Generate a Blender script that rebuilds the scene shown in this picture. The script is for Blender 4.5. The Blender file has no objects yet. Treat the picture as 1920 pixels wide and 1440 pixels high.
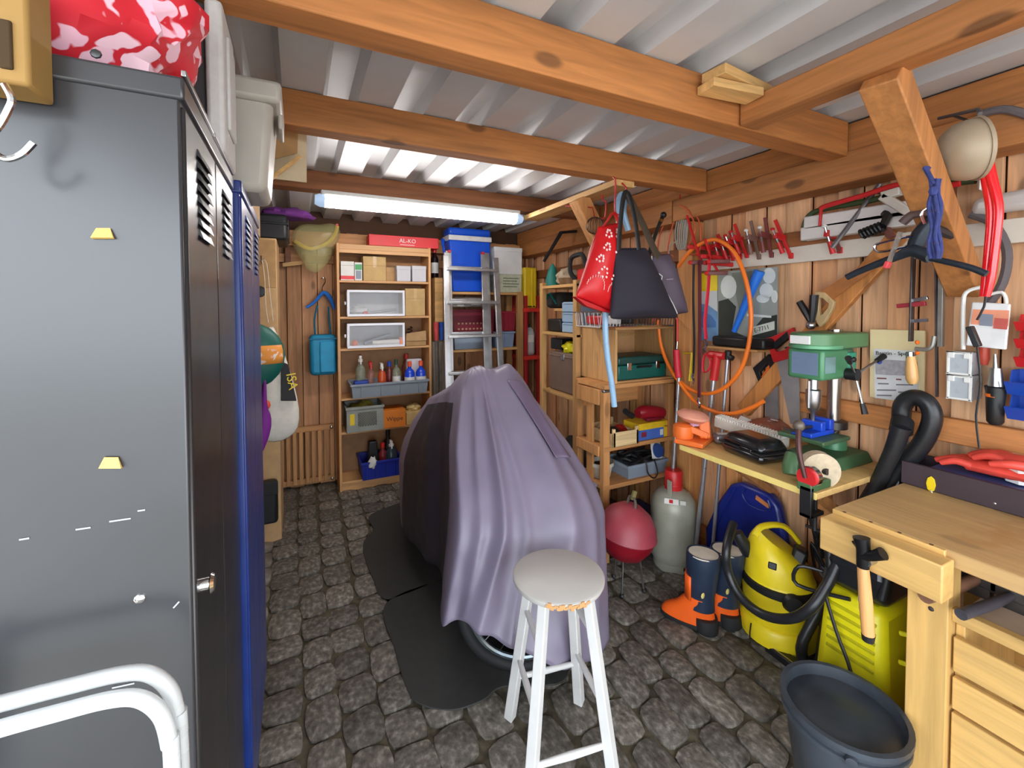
import bpy, bmesh, math, random
from mathutils import Vector, Matrix, noise
random.seed(7)
C = bpy.context.scene.collection
# ------------------------------------------------------------------ camera, sky, exposure
sc = bpy.context.scene
H = 1.5
FPX, YAW, PITCH, ROLL, CY = 817.5, math.radians(26.2), math.radians(1.73), math.radians(-.135), 599.1
def axes():
    cy, sy = math.cos(YAW), math.sin(YAW)
    f = Vector((sy*math.cos(PITCH), cy*math.cos(PITCH), -math.sin(PITCH)))
    r = Vector((cy, -sy, 0)); u = r.cross(f)
    return math.cos(ROLL)*r+math.sin(ROLL)*u, -math.sin(ROLL)*r+math.cos(ROLL)*u, f
RT, UP, FW = axes()
EYE = Vector((0, 0, H))
cam = bpy.data.cameras.new('camera'); co = bpy.data.objects.new('camera', cam); C.objects.link(co)
cam.sensor_fit = 'HORIZONTAL'; cam.sensor_width = 36; cam.lens = FPX/1920*36; cam.shift_y = (CY-720)/1920
cam.clip_start = .02
co.matrix_world = Matrix(((RT.x, UP.x, -FW.x, EYE.x), (RT.y, UP.y, -FW.y, EYE.y), (RT.z, UP.z, -FW.z, EYE.z), (0, 0, 0, 1)))
sc.camera = co
sc.view_settings.view_transform = 'Standard'; sc.view_settings.look = 'None'
sc.view_settings.gamma = 1; sc.view_settings.use_curve_mapping = False
sc.view_settings.exposure = 1.5
LAMP = 12.0
w = bpy.data.worlds.new('sky'); sc.world = w; w.use_nodes = True
w.node_tree.nodes['Background'].inputs[0].default_value = (.86, .93, 1, 1)
w.node_tree.nodes['Background'].inputs[1].default_value = 2.4

def P(px, py, X=None, Y=None, Z=None):
    """point of the world that the photograph shows at (px, py), on one given plane"""
    d = RT*((px-960)/FPX) - UP*((py-CY)/FPX) + FW
    if X is not None: return EYE+d*(X/d.x)
    if Y is not None: return EYE+d*(Y/d.y)
    return EYE+d*((Z-H)/d.z)
def proj(p):
    q = Vector(p)-EYE; z = q.dot(FW)
    return 960+FPX*q.dot(RT)/z, CY-FPX*q.dot(UP)/z, z

# ------------------------------------------------------------------ materials
def lin(c):
    return tuple(((v/255)/12.92 if v/255 <= .04045 else ((v/255+.055)/1.055)**2.4) for v in c)+(1,)
MATS = {}
def mat(rgb, rough=.6, metal=0., var=.12, scale=14, bump=0., coat=0., trans=0., alpha=1., emit=0., sheen=0., key=None):
    k = key or (rgb, rough, metal, var, scale, bump, coat, trans, alpha, emit)
    if k in MATS: return MATS[k]
    m = bpy.data.materials.new('surface'); m.use_nodes = True; MATS[k] = m
    nt = m.node_tree; b = nt.nodes['Principled BSDF']; L = nt.links.new
    col = lin(rgb)
    b.inputs['Roughness'].default_value = rough; b.inputs['Metallic'].default_value = metal
    b.inputs['Coat Weight'].default_value = coat; b.inputs['Coat Roughness'].default_value = .22
    b.inputs['Transmission Weight'].default_value = trans; b.inputs['Alpha'].default_value = alpha
    if emit:
        b.inputs['Emission Color'].default_value = col; b.inputs['Emission Strength'].default_value = emit
    if var or bump:
        tc = nt.nodes.new('ShaderNodeTexCoord'); n = nt.nodes.new('ShaderNodeTexNoise')
        n.inputs['Scale'].default_value = scale; n.inputs['Detail'].default_value = 5
        L(tc.outputs['Object'], n.inputs['Vector'])
        r = nt.nodes.new('ShaderNodeMapRange'); r.inputs[1].default_value = .3; r.inputs[2].default_value = .7
        r.inputs[3].default_value = 1-var*1.3; r.inputs[4].default_value = 1+var*.6
        L(n.outputs[0], r.inputs[0])
        mx = nt.nodes.new('ShaderNodeVectorMath'); mx.operation = 'SCALE'; mx.inputs[0].default_value = col[:3]
        L(r.outputs[0], mx.inputs[3]); L(mx.outputs[0], b.inputs['Base Color'])
        rr = nt.nodes.new('ShaderNodeMapRange'); rr.inputs[3].default_value = max(.03, rough-.1); rr.inputs[4].default_value = min(1, rough+.1)
        L(n.outputs[0], rr.inputs[0]); L(rr.outputs[0], b.inputs['Roughness'])
        if bump:
            bp = nt.nodes.new('ShaderNodeBump'); bp.inputs['Strength'].default_value = bump; bp.inputs['Distance'].default_value = .01
            L(n.outputs[0], bp.inputs['Height']); L(bp.outputs[0], b.inputs['Normal'])
    else:
        b.inputs['Base Color'].default_value = col
    return m
def wood(rgb, axis=2, knots=1., rough=.65, dark=.55, jit=.18, wear=None):
    k = ('wood', rgb, axis, knots, rough, dark, jit, wear)
    if k in MATS: return MATS[k]
    m = bpy.data.materials.new('timber'); m.use_nodes = True; MATS[k] = m
    nt = m.node_tree; b = nt.nodes['Principled BSDF']; L = nt.links.new; N = nt.nodes.new
    col = Vector(lin(rgb)[:3]); b.inputs['Roughness'].default_value = rough
    tc = N('ShaderNodeTexCoord'); oi = N('ShaderNodeObjectInfo')
    ofs = N('ShaderNodeVectorMath'); ofs.operation = 'SCALE'; ofs.inputs[0].default_value = (13.1, 7.7, 9.3); L(oi.outputs['Random'], ofs.inputs[3])
    add = N('ShaderNodeVectorMath'); L(tc.outputs['Object'], add.inputs[0]); L(ofs.outputs[0], add.inputs[1])
    mp = N('ShaderNodeMapping'); s = [1., 1., 1.]; s[axis] = .07; mp.inputs['Scale'].default_value = s; L(add.outputs[0], mp.inputs['Vector'])
    g = N('ShaderNodeTexNoise'); g.inputs['Scale'].default_value = 55; g.inputs['Detail'].default_value = 6; g.inputs['Distortion'].default_value = .6; L(mp.outputs[0], g.inputs['Vector'])
    g2 = N('ShaderNodeTexNoise'); g2.inputs['Scale'].default_value = 9; g2.inputs['Detail'].default_value = 3; g2.inputs['Distortion'].default_value = 1.2; L(mp.outputs[0], g2.inputs['Vector'])
    mp2 = N('ShaderNodeMapping'); s2 = [1., 1., 1.]; s2[axis] = .45; mp2.inputs['Scale'].default_value = s2; L(add.outputs[0], mp2.inputs['Vector'])
    vo = N('ShaderNodeTexVoronoi'); vo.inputs['Scale'].default_value = 6.5; L(mp2.outputs[0], vo.inputs['Vector'])
    kn = N('ShaderNodeMapRange'); kn.interpolation_type = 'SMOOTHSTEP'; kn.inputs[1].default_value = .10; kn.inputs[2].default_value = .17; kn.inputs[3].default_value = 1-.55*knots; kn.inputs[4].default_value = 1
    L(vo.outputs['Distance'], kn.inputs[0])
    cr = N('ShaderNodeValToRGB'); e = cr.color_ramp.elements
    e[0].position = .3; e[0].color = (*(col*dark), 1); e[1].position = .68; e[1].color = (*(col*1.12), 1)
    mm = N('ShaderNodeMix'); mm.inputs[0].default_value = .5; L(g.outputs[0], mm.inputs[2]); L(g2.outputs[0], mm.inputs[3]); L(mm.outputs[0], cr.inputs[0])
    j = N('ShaderNodeMapRange'); j.inputs[3].default_value = 1-jit; j.inputs[4].default_value = 1+jit; L(oi.outputs['Random'], j.inputs[0])
    ml = N('ShaderNodeMath'); ml.operation = 'MULTIPLY'; L(j.outputs[0], ml.inputs[0]); L(kn.outputs[0], ml.inputs[1])
    sc_ = N('ShaderNodeVectorMath'); sc_.operation = 'SCALE'; L(cr.outputs[0], sc_.inputs[0]); L(ml.outputs[0], sc_.inputs[3])
    out = sc_.outputs[0]
    if wear:
        n3 = N('ShaderNodeTexNoise'); n3.inputs['Scale'].default_value = 7; n3.inputs['Detail'].default_value = 7; L(add.outputs[0], n3.inputs['Vector'])
        t = N('ShaderNodeMapRange'); t.inputs[1].default_value = .56; t.inputs[2].default_value = .66; L(n3.outputs[0], t.inputs[0])
        mx = N('ShaderNodeMix'); mx.data_type = 'RGBA'; L(t.outputs[0], mx.inputs[0]); L(out, mx.inputs[6]); mx.inputs[7].default_value = lin(wear); out = mx.outputs[2]
    L(out, b.inputs['Base Color'])
    bp = N('ShaderNodeBump'); bp.inputs['Strength'].default_value = .25; bp.inputs['Distance'].default_value = .004; L(g.outputs[0], bp.inputs['Height']); L(bp.outputs[0], b.inputs['Normal'])
    return m
def stone_mat():
    m = bpy.data.materials.new('cobble stone'); m.use_nodes = True; nt = m.node_tree; b = nt.nodes['Principled BSDF']; L = nt.links.new; N = nt.nodes.new
    tc = N('ShaderNodeTexCoord'); oi = N('ShaderNodeObjectInfo')
    ofs = N('ShaderNodeVectorMath'); ofs.operation = 'SCALE'; ofs.inputs[0].default_value = (31, 17, 23); L(oi.outputs['Random'], ofs.inputs[3])
    add = N('ShaderNodeVectorMath'); L(tc.outputs['Object'], add.inputs[0]); L(ofs.outputs[0], add.inputs[1])
    n = N('ShaderNodeTexNoise'); n.inputs['Scale'].default_value = 7; n.inputs['Detail'].default_value = 5; n.inputs['Roughness'].default_value = .5; L(add.outputs[0], n.inputs['Vector'])
    cr = N('ShaderNodeValToRGB'); e = cr.color_ramp.elements
    e[0].position = .25; e[0].color = lin((66, 60, 53)); e[1].position = .82; e[1].color = lin((176, 168, 157))
    q = e.new(.52); q.color = lin((112, 106, 97))
    L(n.outputs[0], cr.inputs[0])
    j = N('ShaderNodeMapRange'); j.inputs[3].default_value = .62; j.inputs[4].default_value = 1.25; L(oi.outputs['Random'], j.inputs[0])
    s = N('ShaderNodeVectorMath'); s.operation = 'SCALE'; L(cr.outputs[0], s.inputs[0]); L(j.outputs[0], s.inputs[3]); L(s.outputs[0], b.inputs['Base Color'])
    b.inputs['Roughness'].default_value = .62
    n2 = N('ShaderNodeTexNoise'); n2.inputs['Scale'].default_value = 45; n2.inputs['Detail'].default_value = 6; L(add.outputs[0], n2.inputs['Vector'])
    bp = N('ShaderNodeBump'); bp.inputs['Strength'].default_value = .3; bp.inputs['Distance'].default_value = .01; L(n2.outputs[0], bp.inputs['Height']); L(bp.outputs[0], b.inputs['Normal'])
    return m

# ------------------------------------------------------------------ mesh builder
def frame(d, up=None):
    d = Vector(d).normalized(); up = Vector(up or (0, 0, 1))
    if abs(d.dot(up)) > .98: up = Vector((1, 0, 0)) if abs(d.x) < .9 else Vector((0, 1, 0))
    a = up.cross(d).normalized(); return a, d.cross(a).normalized(), d
class MB:
    def __init__(s): s.v = []; s.f = []; s.mi = []; s.c = 0; s.M = None
    def add(s, vs, fs, mi=None):
        o = len(s.v); s.v += [Vector(v) if s.M is None else s.M @ Vector(v) for v in vs]
        s.f += [[i+o for i in f] for f in fs]; s.mi += [s.c if mi is None else mi]*len(fs); return s
    def hexa(s, p, mi=None):                       # 8 corners: bottom loop 0-3, top loop 4-7
        return s.add(p, [(3, 2, 1, 0), (4, 5, 6, 7), (0, 1, 5, 4), (1, 2, 6, 5), (2, 3, 7, 6), (3, 0, 4, 7)], mi)
    def box(s, x0, y0, z0, x1, y1, z1, mi=None):
        return s.hexa([(x0, y0, z0), (x1, y0, z0), (x1, y1, z0), (x0, y1, z0), (x0, y0, z1), (x1, y0, z1), (x1, y1, z1), (x0, y1, z1)], mi)
    def taper(s, c, w0, d0, w1, d1, h, rz=0, mi=None):   # frustum standing on c
        q = Matrix.Rotation(rz, 3, 'Z'); c = Vector(c)
        pts = [c+q @ Vector((a*w/2, b*d/2, z)) for w, d, z in ((w0, d0, 0), (w1, d1, h)) for a, b in ((-1, -1), (1, -1), (1, 1), (-1, 1))]
        return s.hexa(pts, mi)
    def obox(s, c, size, rot=(0, 0, 0), mi=None):
        q = Matrix.Rotation(rot[2], 3, 'Z') @ Matrix.Rotation(rot[1], 3, 'Y') @ Matrix.Rotation(rot[0], 3, 'X'); c = Vector(c); a, b, h = [x/2 for x in size]
        return s.hexa([c+q @ Vector(t) for t in ((-a, -b, -h), (a, -b, -h), (a, b, -h), (-a, b, -h), (-a, -b, h), (a, -b, h), (a, b, h), (-a, b, h))], mi)
    def beam(s, p0, p1, w, h, up=None, w1=None, h1=None, mi=None):
        p0, p1 = Vector(p0), Vector(p1); a, b, d = frame(p1-p0, up); w1 = w1 or w; h1 = h1 or h
        return s.hexa([p0-a*w/2-b*h/2, p0+a*w/2-b*h/2, p0+a*w/2+b*h/2, p0-a*w/2+b*h/2, p1-a*w1/2-b*h1/2, p1+a*w1/2-b*h1/2, p1+a*w1/2+b*h1/2, p1-a*w1/2+b*h1/2], mi)
    def tube(s, pts, r, n=8, closed=False, sub=1, flat=1., mi=None, up=None):
        pts = [Vector(p) for p in pts]
        if sub > 1: pts, r = smooth_path(pts, r, sub, closed)
        k = len(pts); rs = r if isinstance(r, (list, tuple)) else [r]*k
        vs = []; a = None
        for i, p in enumerate(pts):
            if closed: t = pts[(i+1) % k]-pts[i-1]
            else: t = pts[min(i+1, k-1)]-pts[max(i-1, 0)]
            if t.length < 1e-9: t = Vector((0, 0, 1))
            t.normalize()
            if a is None: a = frame(t, up)[0]
            a = (a-t*a.dot(t)); a = a.normalized() if a.length > 1e-6 else frame(t)[0]
            b = t.cross(a)
            for j in range(n):
                th = 2*math.pi*j/n; vs.append(p+rs[i]*(math.cos(th)*a+flat*math.sin(th)*b))
        fs = []
        for i in range(k if closed else k-1):
            i2 = (i+1) % k
            fs += [(i*n+j, i*n+(j+1) % n, i2*n+(j+1) % n, i2*n+j) for j in range(n)]
        if not closed: fs += [list(range(n))[::-1], [(k-1)*n+j for j in range(n)]]
        return s.add(vs, fs, mi)
    def cyl(s, p0, p1, r, r1=None, n=16, mi=None): return s.tube([p0, p1], [r, r if r1 is None else r1], n, mi=mi)
    def lathe(s, prof, loc=(0, 0, 0), ax=(0, 0, 1), n=20, sx=1., sy=1., mi=None, up=None):
        a, b, d = frame(ax, up); loc = Vector(loc); vs = []; fs = []
        for r, z in prof:
            for j in range(n):
                t = 2*math.pi*j/n; vs.append(loc+a*(r*sx*math.cos(t))+b*(r*sy*math.sin(t))+d*z)
        for i in range(len(prof)-1): fs += [(i*n+j, i*n+(j+1) % n, (i+1)*n+(j+1) % n, (i+1)*n+j) for j in range(n)]
        if prof[0][0] > 1e-5: fs.append(list(range(n))[::-1])
        if prof[-1][0] > 1e-5: fs.append([(len(prof)-1)*n+j for j in range(n)])
        return s.add(vs, fs, mi)
    def ball(s, c, r, n=14, mi=None):
        r = r if isinstance(r, (list, tuple)) else (r, r, r); h = n//2; vs = []; fs = []; c = Vector(c)
        for i in range(h+1):
            p = math.pi*i/h
            for j in range(n):
                t = 2*math.pi*j/n; vs.append(c+Vector((r[0]*math.sin(p)*math.cos(t), r[1]*math.sin(p)*math.sin(t), -r[2]*math.cos(p))))
        for i in range(h): fs += [(i*n+j, i*n+(j+1) % n, (i+1)*n+(j+1) % n, (i+1)*n+j) for j in range(n)]
        return s.add(vs, fs, mi)
    def prism(s, pts, ext, mi=None):               # planar loop of 3D points, extruded by the vector ext
        pts = [Vector(p) for p in pts]; e = Vector(ext); k = len(pts)
        return s.add(pts+[p+e for p in pts], [list(range(k))[::-1], [k+i for i in range(k)]]+[(i, (i+1) % k, k+(i+1) % k, k+i) for i in range(k)], mi)
    def grid(s, fn, nu, nv, cu=False, mi=None):
        vs = [fn(i/(nu if cu else nu-1), j/(nv-1)) for j in range(nv) for i in range(nu)]
        return s.add(vs, [(j*nu+i, j*nu+(i+1) % nu, (j+1)*nu+(i+1) % nu, (j+1)*nu+i) for j in range(nv-1) for i in range(nu if cu else nu-1)], mi)
    def build(s, name, mats, parent=None, bevel=0., solid=0., sub=0, ang=38, smooth=True):
        me = bpy.data.meshes.new(name); o = bpy.data.objects.new(name, me); C.objects.link(o)
        org = Vector((0, 0, 0))
        if parent is not None:
            o.parent = parent; q = parent
            while q is not None: org += q.location; q = q.parent
        elif s.v:
            lo = [min(v[i] for v in s.v) for i in range(3)]; hi = [max(v[i] for v in s.v) for i in range(3)]
            org = Vector(((lo[0]+hi[0])/2, (lo[1]+hi[1])/2, lo[2])); o.location = org
        me.from_pydata([v-org for v in s.v], [], s.f)
        bm = bmesh.new(); bm.from_mesh(me); bmesh.ops.remove_doubles(bm, verts=bm.verts, dist=1e-6); bmesh.ops.recalc_face_normals(bm, faces=bm.faces); bm.to_mesh(me); bm.free()
        ms = mats if isinstance(mats, (list, tuple)) else [mats]
        for m in ms: me.materials.append(m)
        if len(ms) > 1 and len(s.mi) == len(me.polygons): me.polygons.foreach_set('material_index', s.mi)
        if smooth:
            me.shade_smooth(); me.set_sharp_from_angle(angle=math.radians(ang))
        if sub: d = o.modifiers.new('sub', 'SUBSURF'); d.levels = d.render_levels = sub
        if solid: d = o.modifiers.new('solid', 'SOLIDIFY'); d.thickness = solid; d.offset = 0
        if bevel: d = o.modifiers.new('bevel', 'BEVEL'); d.width = bevel; d.segments = 2; d.limit_method = 'ANGLE'
        return o
def smooth_path(pts, r, sub, closed=False):
    k = len(pts); out = []; ro = []; rs = r if isinstance(r, (list, tuple)) else [r]*k
    for i in range(k if closed else k-1):
        p0, p1, p2, p3 = (pts[(i-1) % k], pts[i], pts[(i+1) % k], pts[(i+2) % k]) if closed else (pts[max(i-1, 0)], pts[i], pts[i+1], pts[min(i+2, k-1)])
        for q in range(sub):
            t = q/sub
            out.append(.5*((2*p1)+(p2-p0)*t+(2*p0-5*p1+4*p2-p3)*t*t+(3*p1-p0-3*p2+p3)*t**3)); ro.append(rs[i]*(1-t)+rs[(i+1) % k]*t)
    if not closed: out.append(pts[-1]); ro.append(rs[-1])
    return out, ro
def tag(o, label=None, cat=None, group=None, kind=None):
    for k, v in (('label', label), ('category', cat), ('group', group), ('kind', kind)):
        if v: o[k] = v
    return o
def thing(name, label, cat, loc, group=None):
    o = bpy.data.objects.new(name, None); C.objects.link(o); o.location = loc; o.empty_display_size = .05
    return tag(o, label, cat, group)
def one(mb, name, mats, label, cat, group=None, **k): return tag(mb.build(name, mats, **k), label, cat, group)
def dup(o, loc=None, parent=None):
    c = o.copy(); C.objects.link(c)
    if parent is not None: c.parent = parent
    if loc is not None: c.location = loc
    for ch in list(o.children): dup(ch, None, c)
    return c
def text(s, parent, origin, ux, uy, size, m, name='lettering', depth=.0006, align='CENTER', label=None):
    cu = bpy.data.curves.new(name, 'FONT'); cu.body = s; cu.size = size; cu.extrude = depth; cu.align_x = align; cu.align_y = 'CENTER'; cu.resolution_u = 3
    t = bpy.data.objects.new(name+' curve', cu); C.objects.link(t); bpy.context.view_layer.update()
    me = bpy.data.meshes.new_from_object(t.evaluated_get(bpy.context.evaluated_depsgraph_get())); bpy.data.objects.remove(t)
    ux = Vector(ux).normalized(); n = ux.cross(Vector(uy)).normalized(); uy = n.cross(ux)
    org = Vector((0, 0, 0)); q = parent
    while q is not None: org += q.location; q = q.parent
    o_ = Vector(origin)-org
    me.transform(Matrix(((ux.x, uy.x, n.x, o_.x), (ux.y, uy.y, n.y, o_.y), (ux.z, uy.z, n.z, o_.z), (0, 0, 0, 1))))
    me.materials.clear(); me.materials.append(m)
    me.name = name; o = bpy.data.objects.new(name, me); C.objects.link(o); o.parent = parent
    return o
def pp(pts, **k): return [P(x, y, **k) for x, y in pts]
V = Vector
# ------------------------------------------------------------------ the building
XW, YB, XL, YF = 2.15, 4.0, -.72, -.6        # right boards, back boards, left boards, open front
OR = (226, 166, 118); ORL = (238, 186, 140); DK = (126, 82, 50)
W_B = wood(OR, 2, .9); W_B2 = wood(ORL, 2, .8); W_BK = wood((182, 130, 86), 2, .9)
WX = wood((186, 120, 64), 0, 1); WY = wood((190, 124, 68), 1, 1); WZ = wood((210, 146, 86), 2, 1)
WXD = wood((140, 88, 52), 0, 1); WPALE = wood((222, 176, 112), 0, .7); WPALEY = wood((222, 176, 112), 1, .7)
# floor: bed of sandy mortar with cobbles
mort = mat((92, 84, 66), .95, 0, .4, 30, .6)
fb = MB(); fb.grid(lambda u, v: V((XL-.1+u*3.1, YF+v*(YB+.1-YF), -.008+.006*noise.noise(V((u*30, v*40, 0))))), 60, 80)
floor = tag(fb.build('floor', mort), kind='structure')
ST = stone_mat()
def cobble_mesh(i):
    rnd = random.Random(i); vs = []; fs = []; n = 5; jx = [rnd.uniform(-.06, .06) for _ in range(8)]
    for b in range(n):
        for a in range(n):
            x, y = a/(n-1)-.5, b/(n-1)-.5
            k = 1-.16*(abs(2*x)*abs(2*y))**2
            xx = x*k+jx[0]*y+.03*noise.noise(V((x*3, y*3, i*5.))); yy = y*k+jx[1]*x+.03*noise.noise(V((x*3+9, y*3, i*5.)))
            e = max(abs(x), abs(y))*2
            vs.append((xx, yy, .012-(.008*e**5)+.0045*noise.noise(V((x*2.2, y*2.2, i*3.7)))))
    fs = [(b*n+a, b*n+a+1, (b+1)*n+a+1, (b+1)*n+a) for b in range(n-1) for a in range(n-1)]
    rim = [a for a in range(n)]+[b*n+n-1 for b in range(1, n)]+[(n-1)*n+a for a in range(n-2, -1, -1)]+[b*n for b in range(n-2, 0, -1)]
    o = len(vs); vs += [(vs[r][0]*1.03, vs[r][1]*1.03, -.04) for r in rim]; k = len(rim)
    fs += [(rim[i], o+i, o+(i+1) % k, rim[(i+1) % k]) for i in range(k)]
    me = bpy.data.meshes.new('cobblestone'); me.from_pydata(vs, [], fs); me.materials.append(ST); me.shade_smooth(); me.set_sharp_from_angle(angle=math.radians(60)); return me
cob = [cobble_mesh(i) for i in range(8)]
spots = []
x = XL
row = 0
while x < XW+.1:
    wx = random.uniform(.125, .15); y = YF+random.uniform(-.1, .1)
    while y < YB:
        ly = random.uniform(.14, .215); spots.append((x+wx/2+.012*math.sin(y*2+row), y+ly/2, wx-.008, ly-.009)); y += ly
    x += wx; row += 1
def vis(s):
    if s[0] < -.2 or s[1] < .5: return 9e9
    px, py, z = proj((s[0], s[1], 0))
    return z if (440 < px < 1960 and py < 1560) else 9e9
spots.sort(key=vis)
far = MB()
for i, (sx, sy, wx, ly) in enumerate(spots):
    me = cob[random.randrange(8)]; fl = random.choice((1, -1)); dz = random.uniform(-.006, .004); rz = random.uniform(-.06, .06)
    M = Matrix.Translation((sx, sy, dz)) @ Matrix.Rotation(rz, 4, 'Z') @ Matrix.Diagonal((wx*fl*1.0, ly*1.0, 1, 1))
    if fl < 0: M = Matrix.Translation((sx, sy, dz)) @ Matrix.Rotation(rz+math.pi, 4, 'Z') @ Matrix.Diagonal((wx, ly, 1, 1))
    if i < 300:
        o = bpy.data.objects.new('cobblestone', me); C.objects.link(o); o.parent = floor; o.matrix_local = Matrix.Translation(-floor.location) @ M
    else:
        far.M = M; far.add([v.co for v in me.vertices], [list(p.vertices) for p in me.polygons])
far.M = None
tag(far.build('cobblestone_paving', ST, floor, ang=60), kind='stuff')
# drive outside the open front, seen only in reflections
ob = MB(); ob.box(-9, -14, -.12, 11, YF, -.03); ob.box(-9, YF, -.12, XL-.12, 9, -.03); tag(ob.build('floor_outside', mat((172, 168, 160), .9, 0, .15, 3)), kind='structure')

# ceiling: trapezoid sheets on rafters
CZ = 2.245; PITCHX = .243; X0 = .150-PITCHX*4
sheet = mat((214, 215, 217), .42, .15, .06, 5)
base = MB(); base.box(XL-.1, -1.3, CZ+.075, XW+.25, YB+.15, CZ+.09)
ceil = tag(base.build('ceiling', mat((120, 120, 122), .7)), kind='structure')
prof = [(-.5, 0), (-.24, 0), (-.16, 1), (.16, 1), (.24, 0), (.5, 0)]
def roof(x0, n, y0, y1, dz):
    m = MB(); pts = []
    for k in range(n):
        for a, b in prof[:-1]: pts.append((x0+(k+a)*PITCHX, CZ+dz+b*.05))
    pts.append((x0+(n-.5)*PITCHX, CZ+dz))
    m.add([(px_, y, z) for y in (y0, y1) for px_, z in pts], [(i, i+1, len(pts)+i+1, len(pts)+i) for i in range(len(pts)-1)])
    return m.build('roof_sheet', sheet, ceil, solid=.0012, smooth=False)
roof(X0, 4, -1.3, YB+.02, .0); roof(X0+4*PITCHX-.0, 4, -1.3, YB+.02, .0015); roof(X0+8*PITCHX, 5, -1.3, YB+.02, .003)  # unseen front overhang, lengthened to darken the top of the locker's reflection
def part(name, fn, m, parent, bevel=.004):
    b = MB(); fn(b); return b.build(name, m, parent, bevel=bevel)
# rafters across, plates along the walls
part('rafter', lambda b: b.box(XL, 1.0, 2.105, XW-.14, 1.09, 2.242), WX, ceil)
part('rafter', lambda b: b.box(XL, 1.68, 2.12, XW-.14, 1.76, 2.242), WX, ceil)
part('rafter', lambda b: b.box(XL, 2.62, 2.14, XW-.14, 2.72, 2.242), WXD, ceil)
part('rafter', lambda b: b.box(XL, .05, 2.11, XW-.14, .14, 2.242), WX, ceil)
part('purlin', lambda b: b.box(1.345, -1.3, 2.105, 1.43, .995, 2.185), WY, ceil)
part('wall_plate', lambda b: b.box(XW-.14, YF, 2.0, XW, 1.92, 2.125), WY, ceil)
part('wall_plate', lambda b: b.box(XW-.12, YF, 2.127, XW+.02, YB, 2.242), WY, ceil)
part('wall_plate', lambda b: b.box(XW-.14, 1.93, 1.99, XW, YB, 2.125), WY, ceil)
part('wall_plate', lambda b: b.box(XL, YB-.1, 1.99, XW-.14, YB+.02, 2.11), wood((208, 150, 98), 0, 1), ceil)
part('packing_board', lambda b: b.obox((1.28, .955, 2.21), (.26, .08, .03), (0, 0, .1)), WPALE, ceil, .002)
part('packing_board', lambda b: b.obox((1.24, .95, 2.178), (.2, .07, .026), (0, 0, -.12)), WPALE, ceil, .002)
part('cross_batten', lambda b: b.beam((1.46, 2.66, 2.105), (1.46, 1.70, 2.105), .12, .03), WPALEY, ceil, .002)
# right wall: vertical boards, every second one recessed, on rails
wr = MB(); wr.box(XW+.05, YF, -.05, XW+.07, YB+.1, 2.25)
wall_r = tag(wr.build('wall_right', mat((90, 58, 34), .8)), kind='structure')
y = YF; k = 0
while y < YB:
    bw = random.uniform(.085, .12); 
    x0 = XW if k % 2 == 0 else XW+.022
    part('board', lambda b: b.box(x0, y+.002, 0, x0+.022, y+bw-.002 + (.0 if k % 2 else 0), 2.13), (W_B, W_B2)[random.random() < .55], wall_r, .003)
    y += bw-.001; k += 1
part('rail', lambda b: b.box(XW-.03, 1.0, 1.775, XW, YB, 1.85), wood((160, 100, 56), 1, 1), wall_r)
part('rail', lambda b: b.box(XW-.03, YF, 1.0, XW, 1.25, 1.09), WY, wall_r)
part('rail', lambda b: b.box(XW-.03, YF, .1, XW, 1.9, .2), WY, wall_r)
# back wall
wb = MB(); wb.box(XL-.1, YB+.045, -.05, XW+.1, YB+.07, 2.335)
wall_b = tag(wb.build('wall_back', mat((80, 52, 32), .8)), kind='structure')
xx = XL; k = 0
while xx < XW:
    bw = random.uniform(.09, .13); y0 = YB if k % 2 == 0 else YB+.022
    part('board', lambda b: b.box(xx+.002, y0, 0, xx+bw-.002, y0+.022, 2.13), (W_BK, W_B)[random.random() < .4], wall_b, .003)
    xx += bw; k += 1
part('rail', lambda b: b.box(XL, YB-.03, 1.86, XW-.05, YB, 1.93), wood((196, 140, 90), 0, 1), wall_b)
wl = MB(); wl.box(XL-.07, .62, -.05, XL-.05, YB+.1, 2.25)  # unseen left wall, shortened so more light reaches the locker
wall_l = tag(wl.build('wall_left', mat((80, 52, 32), .8)), kind='structure')
yy = .62; k = 0
while yy < YB:
    bw = .13; x0 = XL-.022 if k % 2 == 0 else XL-.044
    part('board', lambda b: b.box(x0, yy+.002, 0, x0+.022, yy+bw-.002, 2.13), W_BK, wall_l, 0)
    yy += bw; k += 1
# lintel over the open front
lf = MB(); lf.box(XL, -1.38, 2.08, XW, -1.3, 2.25); tag(lf.build('wall_front', WX), kind='structure')
# braces and posts
def br(name, p0, p1, w, h, up, m=WZ): return part(name, lambda b: b.beam(p0, p1, w, h, up), m, wall_r)
br('brace', (1.385, .613, 2.105), (2.13, .68, 1.56), .08, .085, (0, 1, 0), wood((196, 130, 72), 2, 1))
br('brace', P(1690, 440, X=XW-.02), P(1395, 770, X=XW-.02), .075, .035, (1, 0, 0), wood((204, 134, 70), 2, .6))
a_ = P(1085, 372, Z=2.09); c_ = P(1112, 428, Y=a_.y); e_ = a_+(c_-a_)*1.75; br('brace', a_, e_, .09, .075, (0, 1, 0), wood((218, 156, 94), 2, .6))
br('post', (XW-.05, 1.86, 0), (XW-.05, 1.86, 1.99), .1, .1, (1, 0, 0))
br('stud', (XW-.02, 1.58, 0), (XW-.02, 1.58, .83), .07, .04, (1, 0, 0))
br('brace', (XW-.02, 1.24, .83), (XW-.02, .95, .25), .07, .04, (1, 0, 0))
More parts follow.
